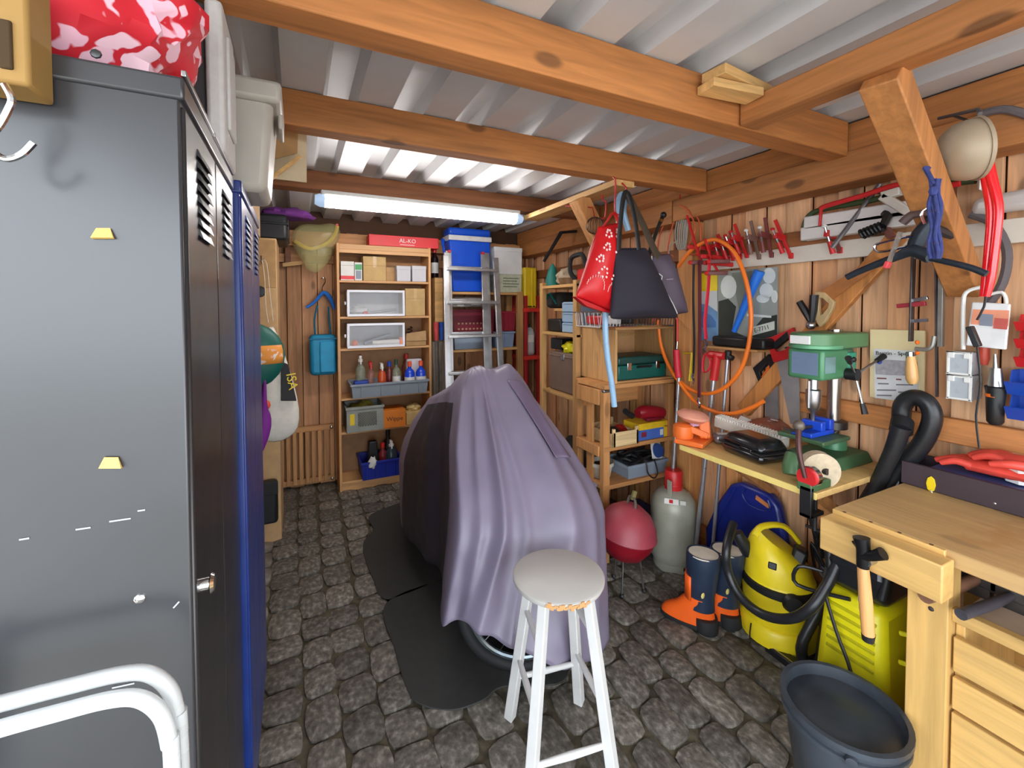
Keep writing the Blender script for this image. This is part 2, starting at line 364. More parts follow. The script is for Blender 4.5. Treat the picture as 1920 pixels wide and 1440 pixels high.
# ------------------------------------------------------------------ shared builders
CARD = mat((196, 158, 112), .85, 0, .1, 20, .1); CARD2 = mat((176, 138, 92), .85, 0, .12, 18, .1); TAPE = mat((206, 172, 122), .35, 0, .05)
WHITE = mat((226, 226, 222), .5, 0, .05); BLACK = mat((26, 26, 28), .45, 0, .15); RUBBER = mat((30, 30, 32), .7, 0, .2, 30); STEEL = mat((186, 186, 188), .3, 1., .1); CHROME = mat((220, 222, 224), .12, 1, .03); IRON = mat((92, 88, 86), .45, .9, .25)
RED = mat((200, 36, 38), .4, 0, .1); ORANGE = mat((238, 112, 30), .4, 0, .08); YELLOW = mat((236, 206, 26), .42, 0, .08); BLUE = mat((26, 66, 170), .42, 0, .08); GREYP = mat((138, 148, 160), .5, 0, .06)
INK = mat((40, 38, 40), .7, 0, 0)
def fr(px0, py0, px1, py1, Y, d, z0=None):     # a box whose front (towards -Y) the photo shows between two pixels
    cx, cy = (px0+px1)/2, (py0+py1)/2
    return [P(px0, cy, Y=Y).x, Y, P(cx, py1, Y=Y).z if z0 is None else z0, P(px1, cy, Y=Y).x, Y+d, P(cx, py0, Y=Y).z]
def base(b): return ((b[0]+b[3])/2, (b[1]+b[4])/2, b[2])
def rootbox(name, label, cat, b, group=None): return thing(name, label, cat, base(b), group)
def addbox(o, name, m, *b, bevel=.002): return MB().box(*b).build(name, m, o, bevel=bevel)
def carton(name, label, b, m=CARD, tape=True, flaps=False, cat='box', group=None, seam=True):
    o = rootbox(name, label, cat, b, group); x0, y0, z0, x1, y1, z1 = b; e = .0015
    addbox(o, 'body', m, *b, bevel=.004)
    w, h = x1-x0, z1-z0
    if tape:
        t = MB(); t.box(x0+w*.42, y0-e, z0+h*.55, x0+w*.58, y0, z1+e); t.box(x0+w*.42, y0-e, z1, x0+w*.58, y1, z1+e); t.build('tape', TAPE, o)
    if flaps:
        for a, s in ((x0, -1), (x1, 1)): MB().hexa([(a, y0, z1), (a+s*.003, y0, z1), (a+s*.003, y1, z1), (a, y1, z1), (a+s*w*.16, y0, z1+h*.18), (a+s*(w*.16+.003), y0, z1+h*.18), (a+s*(w*.16+.003), y1, z1+h*.18), (a+s*w*.16, y1, z1+h*.18)]).build('flap', m, o)
    elif seam:
        MB().box(x0-.001, y0-.002, z0+h*.62, x1+.001, y0, z0+h*.635).build('lid_edge', CARD2, o)
    return o
def crate(name, label, b, m, group=None, cat='crate', rib=3, t=.006, rim=True):
    o = rootbox(name, label, cat, b, group); x0, y0, z0, x1, y1, z1 = b; i = .012
    q = MB(); q.box(x0+i, y0+i, z0, x1-i, y1-i, z0+t)
    q.hexa([(x0+i, y0+i, z0), (x1-i, y0+i, z0), (x1-i, y0+i+t, z0), (x0+i, y0+i+t, z0), (x0, y0, z1), (x1, y0, z1), (x1, y0+t, z1), (x0, y0+t, z1)])
    q.hexa([(x0+i, y1-i-t, z0), (x1-i, y1-i-t, z0), (x1-i, y1-i, z0), (x0+i, y1-i, z0), (x0, y1-t, z1), (x1, y1-t, z1), (x1, y1, z1), (x0, y1, z1)])
    q.hexa([(x0+i, y0+i, z0), (x0+i+t, y0+i, z0), (x0+i+t, y1-i, z0), (x0+i, y1-i, z0), (x0, y0, z1), (x0+t, y0, z1), (x0+t, y1, z1), (x0, y1, z1)])
    q.hexa([(x1-i-t, y0+i, z0), (x1-i, y0+i, z0), (x1-i, y1-i, z0), (x1-i-t, y1-i, z0), (x1-t, y0, z1), (x1, y0, z1), (x1, y1, z1), (x1-t, y1, z1)])
    q.build('body', m, o, bevel=.002)
    if rim:
        r = MB(); g = .008
        r.box(x0-g, y0-g, z1-.018, x1+g, y0+.004, z1); r.box(x0-g, y1-.004, z1-.018, x1+g, y1+g, z1); r.box(x0-g, y0, z1-.018, x0+.004, y1, z1); r.box(x1-.004, y0, z1-.018, x1+g, y1, z1); r.build('rim', m, o, bevel=.002)
    for k in range(rib):
        xx = x0+(x1-x0)*(k+.5)/rib if rib > 1 else (x0+x1)/2
        MB().box(xx-.004, y0-.004, z0+.01, xx+.004, y0+.014, z1-.016).build('rib', m, o)
    return o
def bottle(name, label, loc, h, r, body, cap, spray=False, lab=None, group=None, clear=False, neck=.4):
    o = thing(name, label, 'bottle', loc, group); x, y, z = loc
    MB().lathe([(r*.9, 0), (r, .006), (r, h*.62), (r*.8, h*.7), (r*neck, h*.78), (r*neck, h*.84)], loc, n=14).build('body', body, o)
    if spray:
        q = MB(); q.cyl((x, y, z+h*.83), (x, y, z+h*.9), r*.45, n=10); q.beam((x, y-.012, z+h*.95), (x, y+.05, z+h*.97), .02, .024); q.beam((x+.0, y-.02, z+h*.93), (x, y-.03, z+h*.78), .01, .008); q.build('spray_head', cap, o)
    else: MB().cyl((x, y, z+h*.84), (x, y, z+h), r*(neck+.08), n=12).build('cap', cap, o)
    if lab: MB().lathe([(r+.0008, h*.15), (r+.0008, h*.5)], loc, n=14).build('label', lab, o)
    return o
def blob(c, r, seed=0, amp=.12, n=20, fr_=2.5, flat=0.):
    m = MB(); c = V(c)
    def f(u, v):
        th, ph = 2*math.pi*u, math.pi*v; d = V((math.sin(ph)*math.cos(th), math.sin(ph)*math.sin(th), -math.cos(ph)))
        k = 1+amp*noise.noise(d*fr_+V((seed*7.1, 0, 0)))+amp*.5*noise.noise(d*fr_*2.3+V((0, seed*3.3, 0)))
        p = V((d.x*r[0]*k, d.y*r[1]*k, d.z*r[2]*k))
        if flat and p.z < -r[2]*flat: p.z = -r[2]*flat
        return c+p
    m.grid(f, n*2, n, cu=True); return m
def spotted(base_, spot, spot2, sc_=9, thr=.28, rough=.7):
    m = bpy.data.materials.new('printed cloth'); m.use_nodes = True; nt = m.node_tree; b = nt.nodes['Principled BSDF']; L = nt.links.new; N = nt.nodes.new
    tc = N('ShaderNodeTexCoord'); nz = N('ShaderNodeTexNoise'); nz.inputs['Scale'].default_value = sc_; nz.inputs['Detail'].default_value = 2; L(tc.outputs['Object'], nz.inputs['Vector'])
    ad = N('ShaderNodeMix'); ad.data_type = 'VECTOR'; ad.inputs[0].default_value = .12; L(tc.outputs['Object'], ad.inputs[4]); L(nz.outputs['Color'], ad.inputs[5])
    vo = N('ShaderNodeTexVoronoi'); vo.inputs['Scale'].default_value = sc_; L(ad.outputs[1], vo.inputs['Vector'])
    t = N('ShaderNodeMapRange'); t.inputs[1].default_value = thr; t.inputs[2].default_value = thr+.05; t.inputs[3].default_value = 1; t.inputs[4].default_value = 0; L(vo.outputs['Distance'], t.inputs[0])
    cm = N('ShaderNodeMix'); cm.data_type = 'RGBA'; L(vo.outputs['Color'], cm.inputs[0]); cm.inputs[6].default_value = lin(spot); cm.inputs[7].default_value = lin(spot2)
    mx = N('ShaderNodeMix'); mx.data_type = 'RGBA'; L(t.outputs[0], mx.inputs[0]); mx.inputs[6].default_value = lin(base_); L(cm.outputs[2], mx.inputs[7])
    L(mx.outputs[2], b.inputs['Base Color']); b.inputs['Roughness'].default_value = rough
    return m
# ------------------------------------------------------------------ lockers on the left
LKX = -.13
LB = mat((46, 47, 51), .36, .0, .16, 4, .03, .7); LB2 = mat((34, 34, 37), .32, 0, .15, 6, 0, .3); LBL = mat((14, 46, 120), .35, 0, .15, 8, 0, .4)
def locker(name, label, x0, x1, y0, y1, z1, side, front, ndoor, zb):
    o = thing(name, label, 'locker', ((x0+x1)/2, (y0+y1)/2, 0))
    addbox(o, 'body', side, x0, y0, zb, x1-.004, y1, z1-.012, bevel=.003)
    addbox(o, 'top_panel', side, x0-.002, y0-.004, z1-.03, x1+.002, y1+.002, z1, bevel=.004)
    for a in (y0+.03, y1-.03):
        for c in (x0+.03, x1-.05): addbox(o, 'foot', BLACK, c-.015, a-.015, 0, c+.015, a+.015, zb)
    dw = (y1-y0-.012)/ndoor
    for k in range(ndoor):
        a = y0+.006+k*dw; d = addbox(o, 'door', front, x1-.008, a+.002, zb+.02, x1, a+dw-.002, z1-.034, bevel=.004)
        for j in range(8):
            z = z1-.075-j*.0168
            MB().hexa([(x1-.001, a+dw*.32, z), (x1+.006, a+dw*.32, z-.006), (x1+.006, a+dw*.72, z-.006), (x1-.001, a+dw*.72, z), (x1-.001, a+dw*.32, z+.010), (x1+.001, a+dw*.32, z+.010), (x1+.001, a+dw*.72, z+.010), (x1-.001, a+dw*.72, z+.010)]).build('vent_louvre', front, d, bevel=.001)
    return o
lk = locker('locker', 'tall black steel locker with scuffed side and yellow tabs', -.63, LKX, .71, 1.205, 1.8, LB, LB2, 2, .1)
# piano hinge strip, lock and marks
part('hinge_strip', lambda b: (b.box(LKX-.002, .71, 1.802, LKX+.004, .92, 1.81), b.box(LKX-.002, .935, 1.802, LKX+.004, 1.19, 1.81)), STEEL, lk, .001)
q = P(374, 1098, X=LKX); part('lock_knob', lambda b: (b.cyl((LKX, q.y, q.z), (LKX+.014, q.y, q.z), .009), b.lathe([(.011, 0), (.014, .002), (.011, .006)], (LKX+.012, q.y, q.z), (1, 0, 0))), CHROME, lk, 0)
tabm = mat((240, 196, 104), .45, 0, .08)
for cx, cy in ((194, 438), (209, 867)):
    pts = pp([(cx-21, cy+10), (cx-13, cy-10), (cx+13, cy-10), (cx+21, cy+10)], Y=.708)
    t = MB(); t.hexa([pts[0], pts[3], pts[3]+V((0, -.006, .001)), pts[0]+V((0, -.006, .001)), pts[1], pts[2], pts[2]+V((0, -.0015, 0)), pts[1]+V((0, -.0015, 0))]); t.build('yellow_tab', tabm, lk)
q = P(262, 1122, Y=.71); MB().lathe([(.006, 0), (.006, .002), (.003, .004), (0, .0045)], q, (0, -1, 0), n=10).build('bolt_head', CHROME, lk)
q = P(180, 101, Y=.71); MB().lathe([(.006, 0), (.005, .002), (0, .003)], q, (0, -1, 0), n=8).build('bolt_head', LB, lk)
sm = MB()
for a, b2 in (((205, 978), (245, 972)), ((142, 993), (170, 989)), ((36, 1012), (55, 1009)), ((210, 1290), (252, 1281)), ((325, 1140), (336, 1128)), ((258, 958), (272, 956))):
    p0, p1 = P(*a, Y=.7093), P(*b2, Y=.7093); sm.beam(p0, p1, .0018, .0008, (0, 1, 0))
tag(sm.build('scratches', mat((176, 178, 182), .5, 0, 0), lk), kind='stuff')
bl = locker('locker', 'narrow blue steel locker standing behind the black one', -.62, -.116, 1.22, 1.75, 1.8, LBL, LBL, 2, .22)
# slotted rail with wire hooks, left edge
a = P(58, 60, Y=.66); hb = thing('hook_rail', 'tan slotted block with two steel hooks at top left on black locker', 'hook rail', (a.x-.06, .67, P(40, 165, Y=.66).z))
z0, z1 = P(55, 165, Y=.66).z, P(30, 5, Y=.66).z+.06
addbox(hb, 'block', mat((156, 120, 62), .7, 0, .1), a.x-.16, .655, z0, a.x, .7085, z1, bevel=.004)
sx = P(12, 80, Y=.655).x; addbox(hb, 'slot', mat((66, 48, 24), .9), sx-.006, .652, P(12, 130, Y=.655).z, sx+.005, .657, P(12, 38, Y=.655).z)
for pts in ([(8, 158), (22, 186), (16, 206), (2, 232), (-12, 250)], [(-8, 170), (-20, 240), (-14, 280), (10, 298), (40, 290), (63, 268)]):
    MB().tube(pp(pts, Y=.65), .0034, 8, sub=4).build('hook', CHROME, hb)
# white tubular frame in the near left corner
tf = thing('tubular_frame', 'white tubular metal frame leaning in front of black locker', 'frame', (-.45, .63, 0))
def tub(Y, dz): 
    pts = pp([(-150, 1412), (0, 1366), (110, 1336), (205, 1312), (262, 1310), (302, 1340), (318, 1395), (324, 1450)], Y=Y); e = pts[-1]
    pts = [p+V((0, 0, dz)) for p in pts]; pts += [V((e.x+.005, Y, .5)), V((e.x+.01, Y, .02))]
    s0 = pts[0]; return [V((s0.x-.03, Y, 0.01)), V((s0.x-.03, Y, .5)), V((s0.x-.02, Y, s0.z-.03))]+pts
MB().tube(tub(.62, 0), .0085, 10, sub=5).build('outer_tube', mat((204, 208, 208), .25, 0, .03, coat=.4), tf)
MB().tube([p+V((.004, .02, .012)) for p in tub(.62, 0)], .0085, 10, sub=5).build('inner_tube', mat((190, 192, 192), .25, 0, .05, coat=.4), tf)
# on top of the lockers
flower = spotted((206, 26, 44), (246, 214, 226), (240, 176, 196), 19, .40)
m = blob((-.37, .875, 1.93), (.235, .15, .145), 3, .16, 22, 2.6, .86)
one(m, 'cushion', flower, 'red cushion bag with white and pink flowers on top of black locker', 'cushion')
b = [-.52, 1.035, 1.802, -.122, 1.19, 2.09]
o = rootbox('shaded_foam_box', 'white foam box with shade coloured into its dark body beside the red flowered bag', 'box', b)
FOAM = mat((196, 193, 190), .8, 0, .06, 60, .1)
addbox(o, 'body', mat((58, 54, 56), .7, 0, .1), b[0], b[1], b[2], b[3]-.03, b[4], b[5], bevel=.006)  # shade on the near side put into a dark grey body colour
addbox(o, 'white_end', FOAM, b[3]-.03, b[1]-.012, b[2], b[3], b[4]+.004, b[5]+.006, bevel=.008); addbox(o, 'end_rib', FOAM, b[3]-.002, b[1]+.03, b[2]+.06, b[3]+.006, b[4]-.03, b[5]-.04, bevel=.005)
BG = mat((182, 175, 164), .45, 0, .05)
b = [-.34, 1.30, 1.802, -.045, 1.56, 2.075]
o = thing('storage_bin', 'beige plastic bin with folded rim on top of the blue locker', 'bin', base(b))
MB().taper(base(b), .25, .22, b[3]-b[0], b[4]-b[1], b[5]-b[2]).build('body', BG, o, bevel=.02)
r = MB(); r.taper((base(b)[0], base(b)[1], b[5]-.05), b[3]-b[0]+.03, b[4]-b[1]+.03, b[3]-b[0]+.036, b[4]-b[1]+.036, .055); r.build('rim', BG, o, bevel=.012)
MB().box(-.04, 1.37, 1.99, -.028, 1.49, 2.03).build('handle', BG, o, bevel=.005)
b = [-.55, 1.80, 0, -.24, 2.4, 1.80]
o = rootbox('cabinet', 'dark brown cabinet standing beyond the blue locker', 'cabinet', b); addbox(o, 'body', WXD, *b); 
for k in range(2): addbox(o, 'door', WXD, -.239, 1.81+k*.295, .08, -.228, 2.09+k*.295, 1.76)
b = [-.5, 1.85, 1.802, -.02, 2.2, 2.20]
o = rootbox('carton', 'open tan carton with loose flap behind the beige bin', 'box', b); x0, y0, z0, x1, y1, z1 = b
addbox(o, 'body', CARD, x0, y0, z0, -.14, y1, z1, bevel=.003)
e = P(575, 240, Y=1.85); e2 = P(575, 342, Y=1.85)
MB().hexa([(-.14, 1.85, e2.z), (e2.x, 1.85, e2.z), (e2.x, 1.854, e2.z), (-.14, 1.854, e2.z), (-.14, 1.85, e.z), (e.x, 1.85, e.z), (e.x, 1.854, e.z), (-.14, 1.854, e.z)]).build('flap', mat((216, 196, 160), .85, 0, .08), o)
MB().hexa([(-.14, 1.78, e2.z+.02), (e2.x-.03, 1.83, e2.z+.1), (e2.x-.03, 1.834, e2.z+.1), (-.14, 1.784, e2.z+.02), (-.14, 1.80, e.z-.03), (e.x-.03, 1.842, e.z-.02), (e.x-.03, 1.845, e.z-.02), (-.14, 1.803, e.z-.03)]).build('flap', CARD2, o)
m = MB(); m.beam(P(498, 342, Y=1.75), P(563, 294, Y=1.80), .012, .018, (0, 1, 0)); m.build('stick', WPALE, o, bevel=.001)
# tall cardboard box, black case, purple cloth
b = [-.37, 3.13, 0, -.112, 3.56, 1.93]
o = carton('tall_carton', 'tall tan cardboard box standing on the cobbles by the back wall', b, CARD, False)
part('flap_panel', lambda q: q.box(-.30, 3.126, 1.62, -.118, 3.13, 1.92), CARD2, o)
b = [-.40, 3.2, 1.932, -.05, 3.62, 2.10]
bc = P(548, 420, Y=3.2)
o = thing('plastic_case', 'black ribbed plastic case lying on the tall cardboard box', 'case', base(b))
addbox(o, 'body', BLACK, *b, bevel=.02); 
for k in range(4): addbox(o, 'rib', BLACK, -.052, 3.26+k*.08, 1.95, -.042, 3.29+k*.08, 2.08, bevel=.003)
addbox(o, 'lid', BLACK, b[0]-.006, b[1]-.006, 2.03, b[3]+.006, b[4]+.006, 2.045, bevel=.004)
m = blob((-.06, 3.36, 2.122), (.16, .12, .05), 9, .3, 14, 2.2, .42); one(m, 'folded_cloth', mat((112, 50, 130), .9, 0, .15), 'purple cloth crumpled on top of the black case', 'cloth')
# things hanging by the tall box
def hookpt(px, py, Y): return P(px, py, Y=Y)
TY = 3.02
t = thing('tote_bag', 'off white cotton tote with black panel hanging by cardboard box', 'bag', P(530, 835, Y=TY))
CANV = mat((222, 216, 204), .9, 0, .06, 30, .15)
m = MB(); out = [(498, 610), (512, 598), (527, 640), (545, 690), (560, 745), (566, 790), (556, 818), (530, 832), (500, 836), (478, 820), (470, 760), (480, 690)]
def puff(out, Y, th, seedc=1):
    c = sum((P(x, y, Y=Y) for x, y in out), V((0, 0, 0)))/len(out); pts = [P(x, y, Y=Y) for x, y in out]
    m = MB(); k = len(pts); fn = []
    for s in (-1, 1):
        for ring, dep in ((1., 0), (.86, .55), (.6, .85), (.3, 1.)):
            if s == 1 and ring == 1.: continue
            fn.append([c+(p-c)*ring+V((0, s*th*dep*(1+.25*noise.noise(p*9)), 0)) for p in pts])
    front = [fn[3], fn[2], fn[1], fn[0]]; back = [fn[0], fn[4], fn[5], fn[6]]
    rings = front+back[1:]; vs = [p for r_ in rings for p in r_]; fs = []
    for i in range(len(rings)-1): fs += [(i*k+j, i*k+(j+1) % k, (i+1)*k+(j+1) % k, (i+1)*k+j) for j in range(k)]
    fs += [list(range(k))[::-1], [(len(rings)-1)*k+j for j in range(k)]]
    m.add(vs, fs); return m
puff(out, TY, .05).build('bag_body', CANV, t, sub=1, ang=180)
m = MB(); pts = pp([(527, 678), (541, 684), (556, 752), (527, 752)], Y=TY-.062); m.prism(pts, (0, .02, 0)); pan = m.build('black_panel', INK, t, bevel=.004)
text('ISA', t, P(547, 715, Y=TY-.066), P(553, 745, Y=TY-.066)-P(543, 690, Y=TY-.066), V((1, 0, 0)), .075, YELLOW)
for pts in ([(484, 640), (480, 560), (480, 505), (490, 487), (496, 520), (498, 570), (503, 605)], [(491, 489), (500, 494), (507, 560), (512, 602)]):
    MB().tube(pp(pts, Y=TY), .008, 6, sub=3, flat=.3).build('strap', CANV, t)
MB().tube([V((P(490, 487, Y=TY).x, 3.14, P(490, 487, Y=TY).z-.01)), P(490, 487, Y=TY)+V((0, 0, -.012)), P(490, 480, Y=TY)+V((0, -.02, 0))], .004, 6).build('hook', STEEL, t)
c = P(470, 668, Y=2.72)
t = thing('round_bag', 'round dark green bag with orange and white band beside white tote', 'bag', c+V((0, 0, -.18)))
m = MB(); m.ball(c, (.165, .07, .18), 20); m.build('bag_body', mat((16, 96, 84), .5, 0, .1), t)
m = MB(); m.grid(lambda u, v: c+V((.168*math.cos((v-.5)*.55+.05)*math.sin(u*2.4-1.2), -.0725*math.cos((v-.5)*.55+.05)*math.cos(u*2.4-1.2), .184*math.sin((v-.5)*.55+.05))), 14, 4); m.build('print_band', spotted((232, 150, 60), (240, 240, 236), (232, 120, 40), 22, .3), t, solid=.001)
MB().tube([c+V((.02, 0, .17)), c+V((0, .0, .24)), c+V((-.03, .02, .27))], .012, 6).build('strap', BLACK, t)
MB().tube([c+V((-.03, .02, .27)), c+V((-.02, .2, .30)), (c.x-.01, 3.127, c.z+.31)], .006, 6).build('hook', STEEL, t)
m = puff([(484, 760), (496, 690), (500, 690), (500, 770), (508, 770), (512, 800), (500, 835), (488, 862), (480, 840)], 2.7, .03); q = P(498, 692, Y=2.7); m.tube([q+V((0, 0, -.02)), q+V((0, .05, .02)), (q.x, 3.127, q.z+.02)], .005, 6); one(m, 'cloth_bag', mat((122, 34, 140), .7, 0, .15), 'purple cloth bag hanging under the green round bag', 'bag', sub=1)
m = puff([(492, 745), (510, 752), (508, 768), (490, 772)], 2.74, .02); one(m, 'cloth_scrap', mat((220, 86, 60), .8), 'small coral cloth between green bag and purple cloth', 'cloth', sub=1)
b = fr(486, 905, 521, 985, 3.05, .0765)
o = rootbox('pouch', 'black pouch fixed low on the tall cardboard box', 'pouch', b); addbox(o, 'body', BLACK, *b, bevel=.02); addbox(o, 'flap', RUBBER, b[0]-.003, b[1]-.006, b[5]-.08, b[3]+.003, b[1]+.01, b[5]+.003, bevel=.005)
q = P(487, 547, Y=3.05); m = MB(); m.cyl(q, q+V((0, .08, 0)), .02); m.lathe([(0, 0), (.03, .006), (.034, .02), (.026, .034), (.02, .04)], q+V((0, -.04, 0)), (0, 1, 0)); one(m, 'coat_knob', BLACK, 'black round knob on the tall cardboard box', 'knob')
# translucent sack, bracket, hanger, blue cooler bag, slatted board
PB = mat((214, 210, 150), .2, 0, .15, 12, .4, alpha=.34)
t = thing('plastic_sack', 'translucent yellow plastic sack hanging beside the bookcase', 'sack', P(595, 512, Y=3.8))
m = puff([(546, 424), (570, 414), (600, 419), (626, 414), (641, 432), (637, 455), (626, 474), (618, 492), (600, 508), (588, 516), (572, 508), (566, 490), (552, 474), (542, 448)], 3.86, .09); m.v = [p+V((.035*noise.noise(p*12), .05*noise.noise(p*10+V((5, 0, 0))), .035*noise.noise(p*12+V((0, 7, 0))))) for p in m.v]; m.build('film', PB, t, sub=2, ang=180)
MB().tube(pp([(552, 452), (580, 466), (610, 458), (628, 440), (632, 424)], Y=3.86), .016, 8, sub=4).build('hose', mat((226, 186, 60), .4), t)
q = P(632, 422, Y=3.86); MB().cyl(q, q+V((0, .13, .01)), .012).build('hook', RED, t)
t = thing('wall_bracket', 'small pale wooden bracket under the yellow sack', 'bracket', P(548, 500, Y=3.95))
m = MB(); m.beam(P(530, 497, Y=3.93), P(572, 492, Y=3.93), .03, .03); m.build('arm', WPALE, t); q = P(540, 470, Y=3.96); MB().beam(q+V((0, 0, .05)), q+V((0, 0, -.12)), .04, .05, (0, 1, 0)).build('upright', WXD, t)
HB = mat((50, 126, 226), .35, 0, .05)
t = thing('clothes_hanger', 'bright blue plastic hanger with steel hook on the back wall', 'hanger', P(603, 580, Y=3.92))
MB().tube(pp([(602, 523), (608, 520), (610, 528), (604, 540), (606, 550)], Y=3.93), .004, 6, sub=4).build('hook', CHROME, t)
m = MB(); m.tube(pp([(574, 577), (590, 566), (606, 549), (618, 558), (627, 580)], Y=3.93), [.018, .022, .03, .034, .02], 8, sub=4, flat=.6); m.build('arms', HB, t)
MB().cyl(P(606, 521, Y=3.93)+V((0, -.01, 0)), P(606, 521, Y=3.93)+V((0, .08, 0)), .004, n=6).build('nail', STEEL, t)
TQ = mat((30, 140, 182), .6, 0, .1)
b = fr(581, 628, 631, 704, 3.80, .15); t = rootbox('cooler_bag', 'turquoise cool bag hanging from the blue hanger', 'bag', b)
addbox(t, 'bag_body', TQ, *b, bevel=.03)
addbox(t, 'front_pocket', mat((36, 150, 196), .6, 0, .1), b[0]+.07, b[1]-.014, b[2]+.02, b[3]-.01, b[1]+.01, b[5]-.05, bevel=.012)
addbox(t, 'zip_edge', mat((22, 110, 150), .6), b[0]-.003, b[1]-.003, b[5]-.04, b[3]+.003, b[4]+.003, b[5]-.025, bevel=.004)
for pts in ([(592, 632), (590, 600), (596, 572)], [(622, 632), (618, 600), (617, 575)]): MB().tube([p+V((0, .06, 0)) for p in pp(pts, Y=3.85)], .02, 6, sub=3, flat=.4).build('strap', TQ, t)
t = thing('slatted_board', 'light wooden slatted board leaning on the back wall', 'slatted board', (.08, 3.95, 0))
xs0, xs1 = P(536, 850, Y=3.95).x-.05, P(627, 850, Y=3.95).x
WS = wood((204, 150, 96), 2, .3)
for k in range(9): xx = xs0+.02+(xs1-xs0-.04)*k/8; addbox(t, 'slat', WS, xx-.014, 3.945, .04, xx+.014, 3.96, P(600, 802, Y=3.95).z-.02)
for z in (.03, P(600, 800, Y=3.95).z-.035): addbox(t, 'cross_rail', wood((204, 150, 96), 0, .3), xs0, 3.96, z, xs1, 3.985, z+.045)
for z in (.05, P(600, 800, Y=3.95).z-.012): MB().lathe([(.012, 0), (.014, .004), (.008, .01), (0, .012)], (xs1-.02, 3.945, z), (0, -1, 0), n=10).build('screw_knob', CHROME, t)
# ------------------------------------------------------------------ bookcase with its contents
BX0, BX1, BY, BYB = .283, 1.043, 3.71, 3.985
BW = wood((214, 160, 104), 2, 0, .5, .8, .04); BWX = wood((218, 166, 110), 0, 0, .5, .8, .04)
t = thing('bookcase', 'tall beech bookcase full of boxes against the back wall', 'bookcase', ((BX0+BX1)/2, 3.85, 0))
addbox(t, 'side_panel', BW, BX0, BY, 0, BX0+.02, BYB, 2.005); addbox(t, 'side_panel', BW, BX1-.02, BY, 0, BX1, BYB, 2.005)
addbox(t, 'top_panel', BWX, BX0+.02, BY, 1.96, BX1-.02, BYB, 2.0); addbox(t, 'back_panel', mat((170, 128, 90), .7), BX0+.01, BYB-.012, .05, BX1-.01, BYB-.004, 1.99)
SH = [.085, .487, .762, 1.163, 1.42, 1.712]
for z in SH: addbox(t, 'shelf', BWX, BX0+.02, BY+.006, z-.018, BX1-.02, BYB-.012, z)
addbox(t, 'plinth', BWX, BX0+.02, BY+.02, 0, BX1-.02, BY+.035, .066); addbox(t, 'front_rail', BWX, BX0+.02, BY, 1.93, BX1-.02, BY+.018, 1.96)
# on top
b = fr(692, 443, 822, 462, 3.74, .15, 2.006); o = rootbox('long_box', 'long red box with white lettering lying on the bookcase', 'box', b)
RB = mat((222, 34, 44), .45, 0, .05); addbox(o, 'body', RB, *b); text('AL-KO', o, (b[0]*.46+b[3]*.54, b[1]-.001, (b[2]+b[5])/2+.005), (1, 0, 0), (0, 0, 1), .048, WHITE)
addbox(o, 'end_flap', mat((200, 30, 40), .45), b[3]-.004, b[1]-.002, b[2]+.006, b[3]+.002, b[4], b[5]-.004); addbox(o, 'print_line', WHITE, b[0]*.57+b[3]*.43, b[1]-.001, b[2]+.016, b[0]*.36+b[3]*.64, b[1], b[2]+.02, bevel=0)
# top shelf
Y = 3.74; z = 1.713
b = fr(639, 490, 664, 524, Y, .16, z); o = rootbox('small_box', 'white box with a red band on the top shelf', 'box', b); addbox(o, 'body', WHITE, *b); addbox(o, 'red_band', RB, b[0]-.001, b[1]-.001, b[2]+.008, b[3]+.001, b[4], b[2]+.036, bevel=0); addbox(o, 'lid_edge', mat((190, 184, 170), .7), b[0]-.001, b[1]-.001, b[5]-.034, b[3]+.001, b[4], b[5]-.030, bevel=0)
b = fr(665, 492, 679, 524, Y-.01, .15, z); o = rootbox('small_box', 'narrow white box with a green square on the top shelf', 'box', b); addbox(o, 'body', WHITE, *b); addbox(o, 'green_square', mat((64, 160, 92), .5), b[0]+.004, b[1]-.001, b[5]-.06, b[3]-.004, b[1], b[5]-.015, bevel=0); addbox(o, 'window_frame', GREYP, b[0]+.008, b[1]-.001, b[2]+.012, b[3]-.008, b[1], b[2]+.08, bevel=0)
carton('carton', 'tan carton in two halves between white boxes on the top shelf', fr(681, 481, 724, 524, Y, .17, z), mat((202, 170, 116), .85, 0, .1))
carton('carton', 'low plain carton at the rear of the top shelf', fr(724, 501, 742, 524, Y+.08, .1, z), CARD, False)
for lab, x0, x1 in (('left of two grey white cube boxes on the top shelf', 744, 770), ('right of two grey white cube boxes on the top shelf', 773, 799)):
    b = fr(x0, 499, x1, 525, Y-.015, .12, z); o = rootbox('cube_box', lab, 'box', b, 'grey white cube boxes'); GW = mat((206, 206, 212), .6, 0, .04); addbox(o, 'body', GW, *b, bevel=.004); addbox(o, 'lid', GW, b[0]-.002, b[1]-.002, b[5]-.03, b[3]+.002, b[4]+.002, b[5]+.002, bevel=.003)
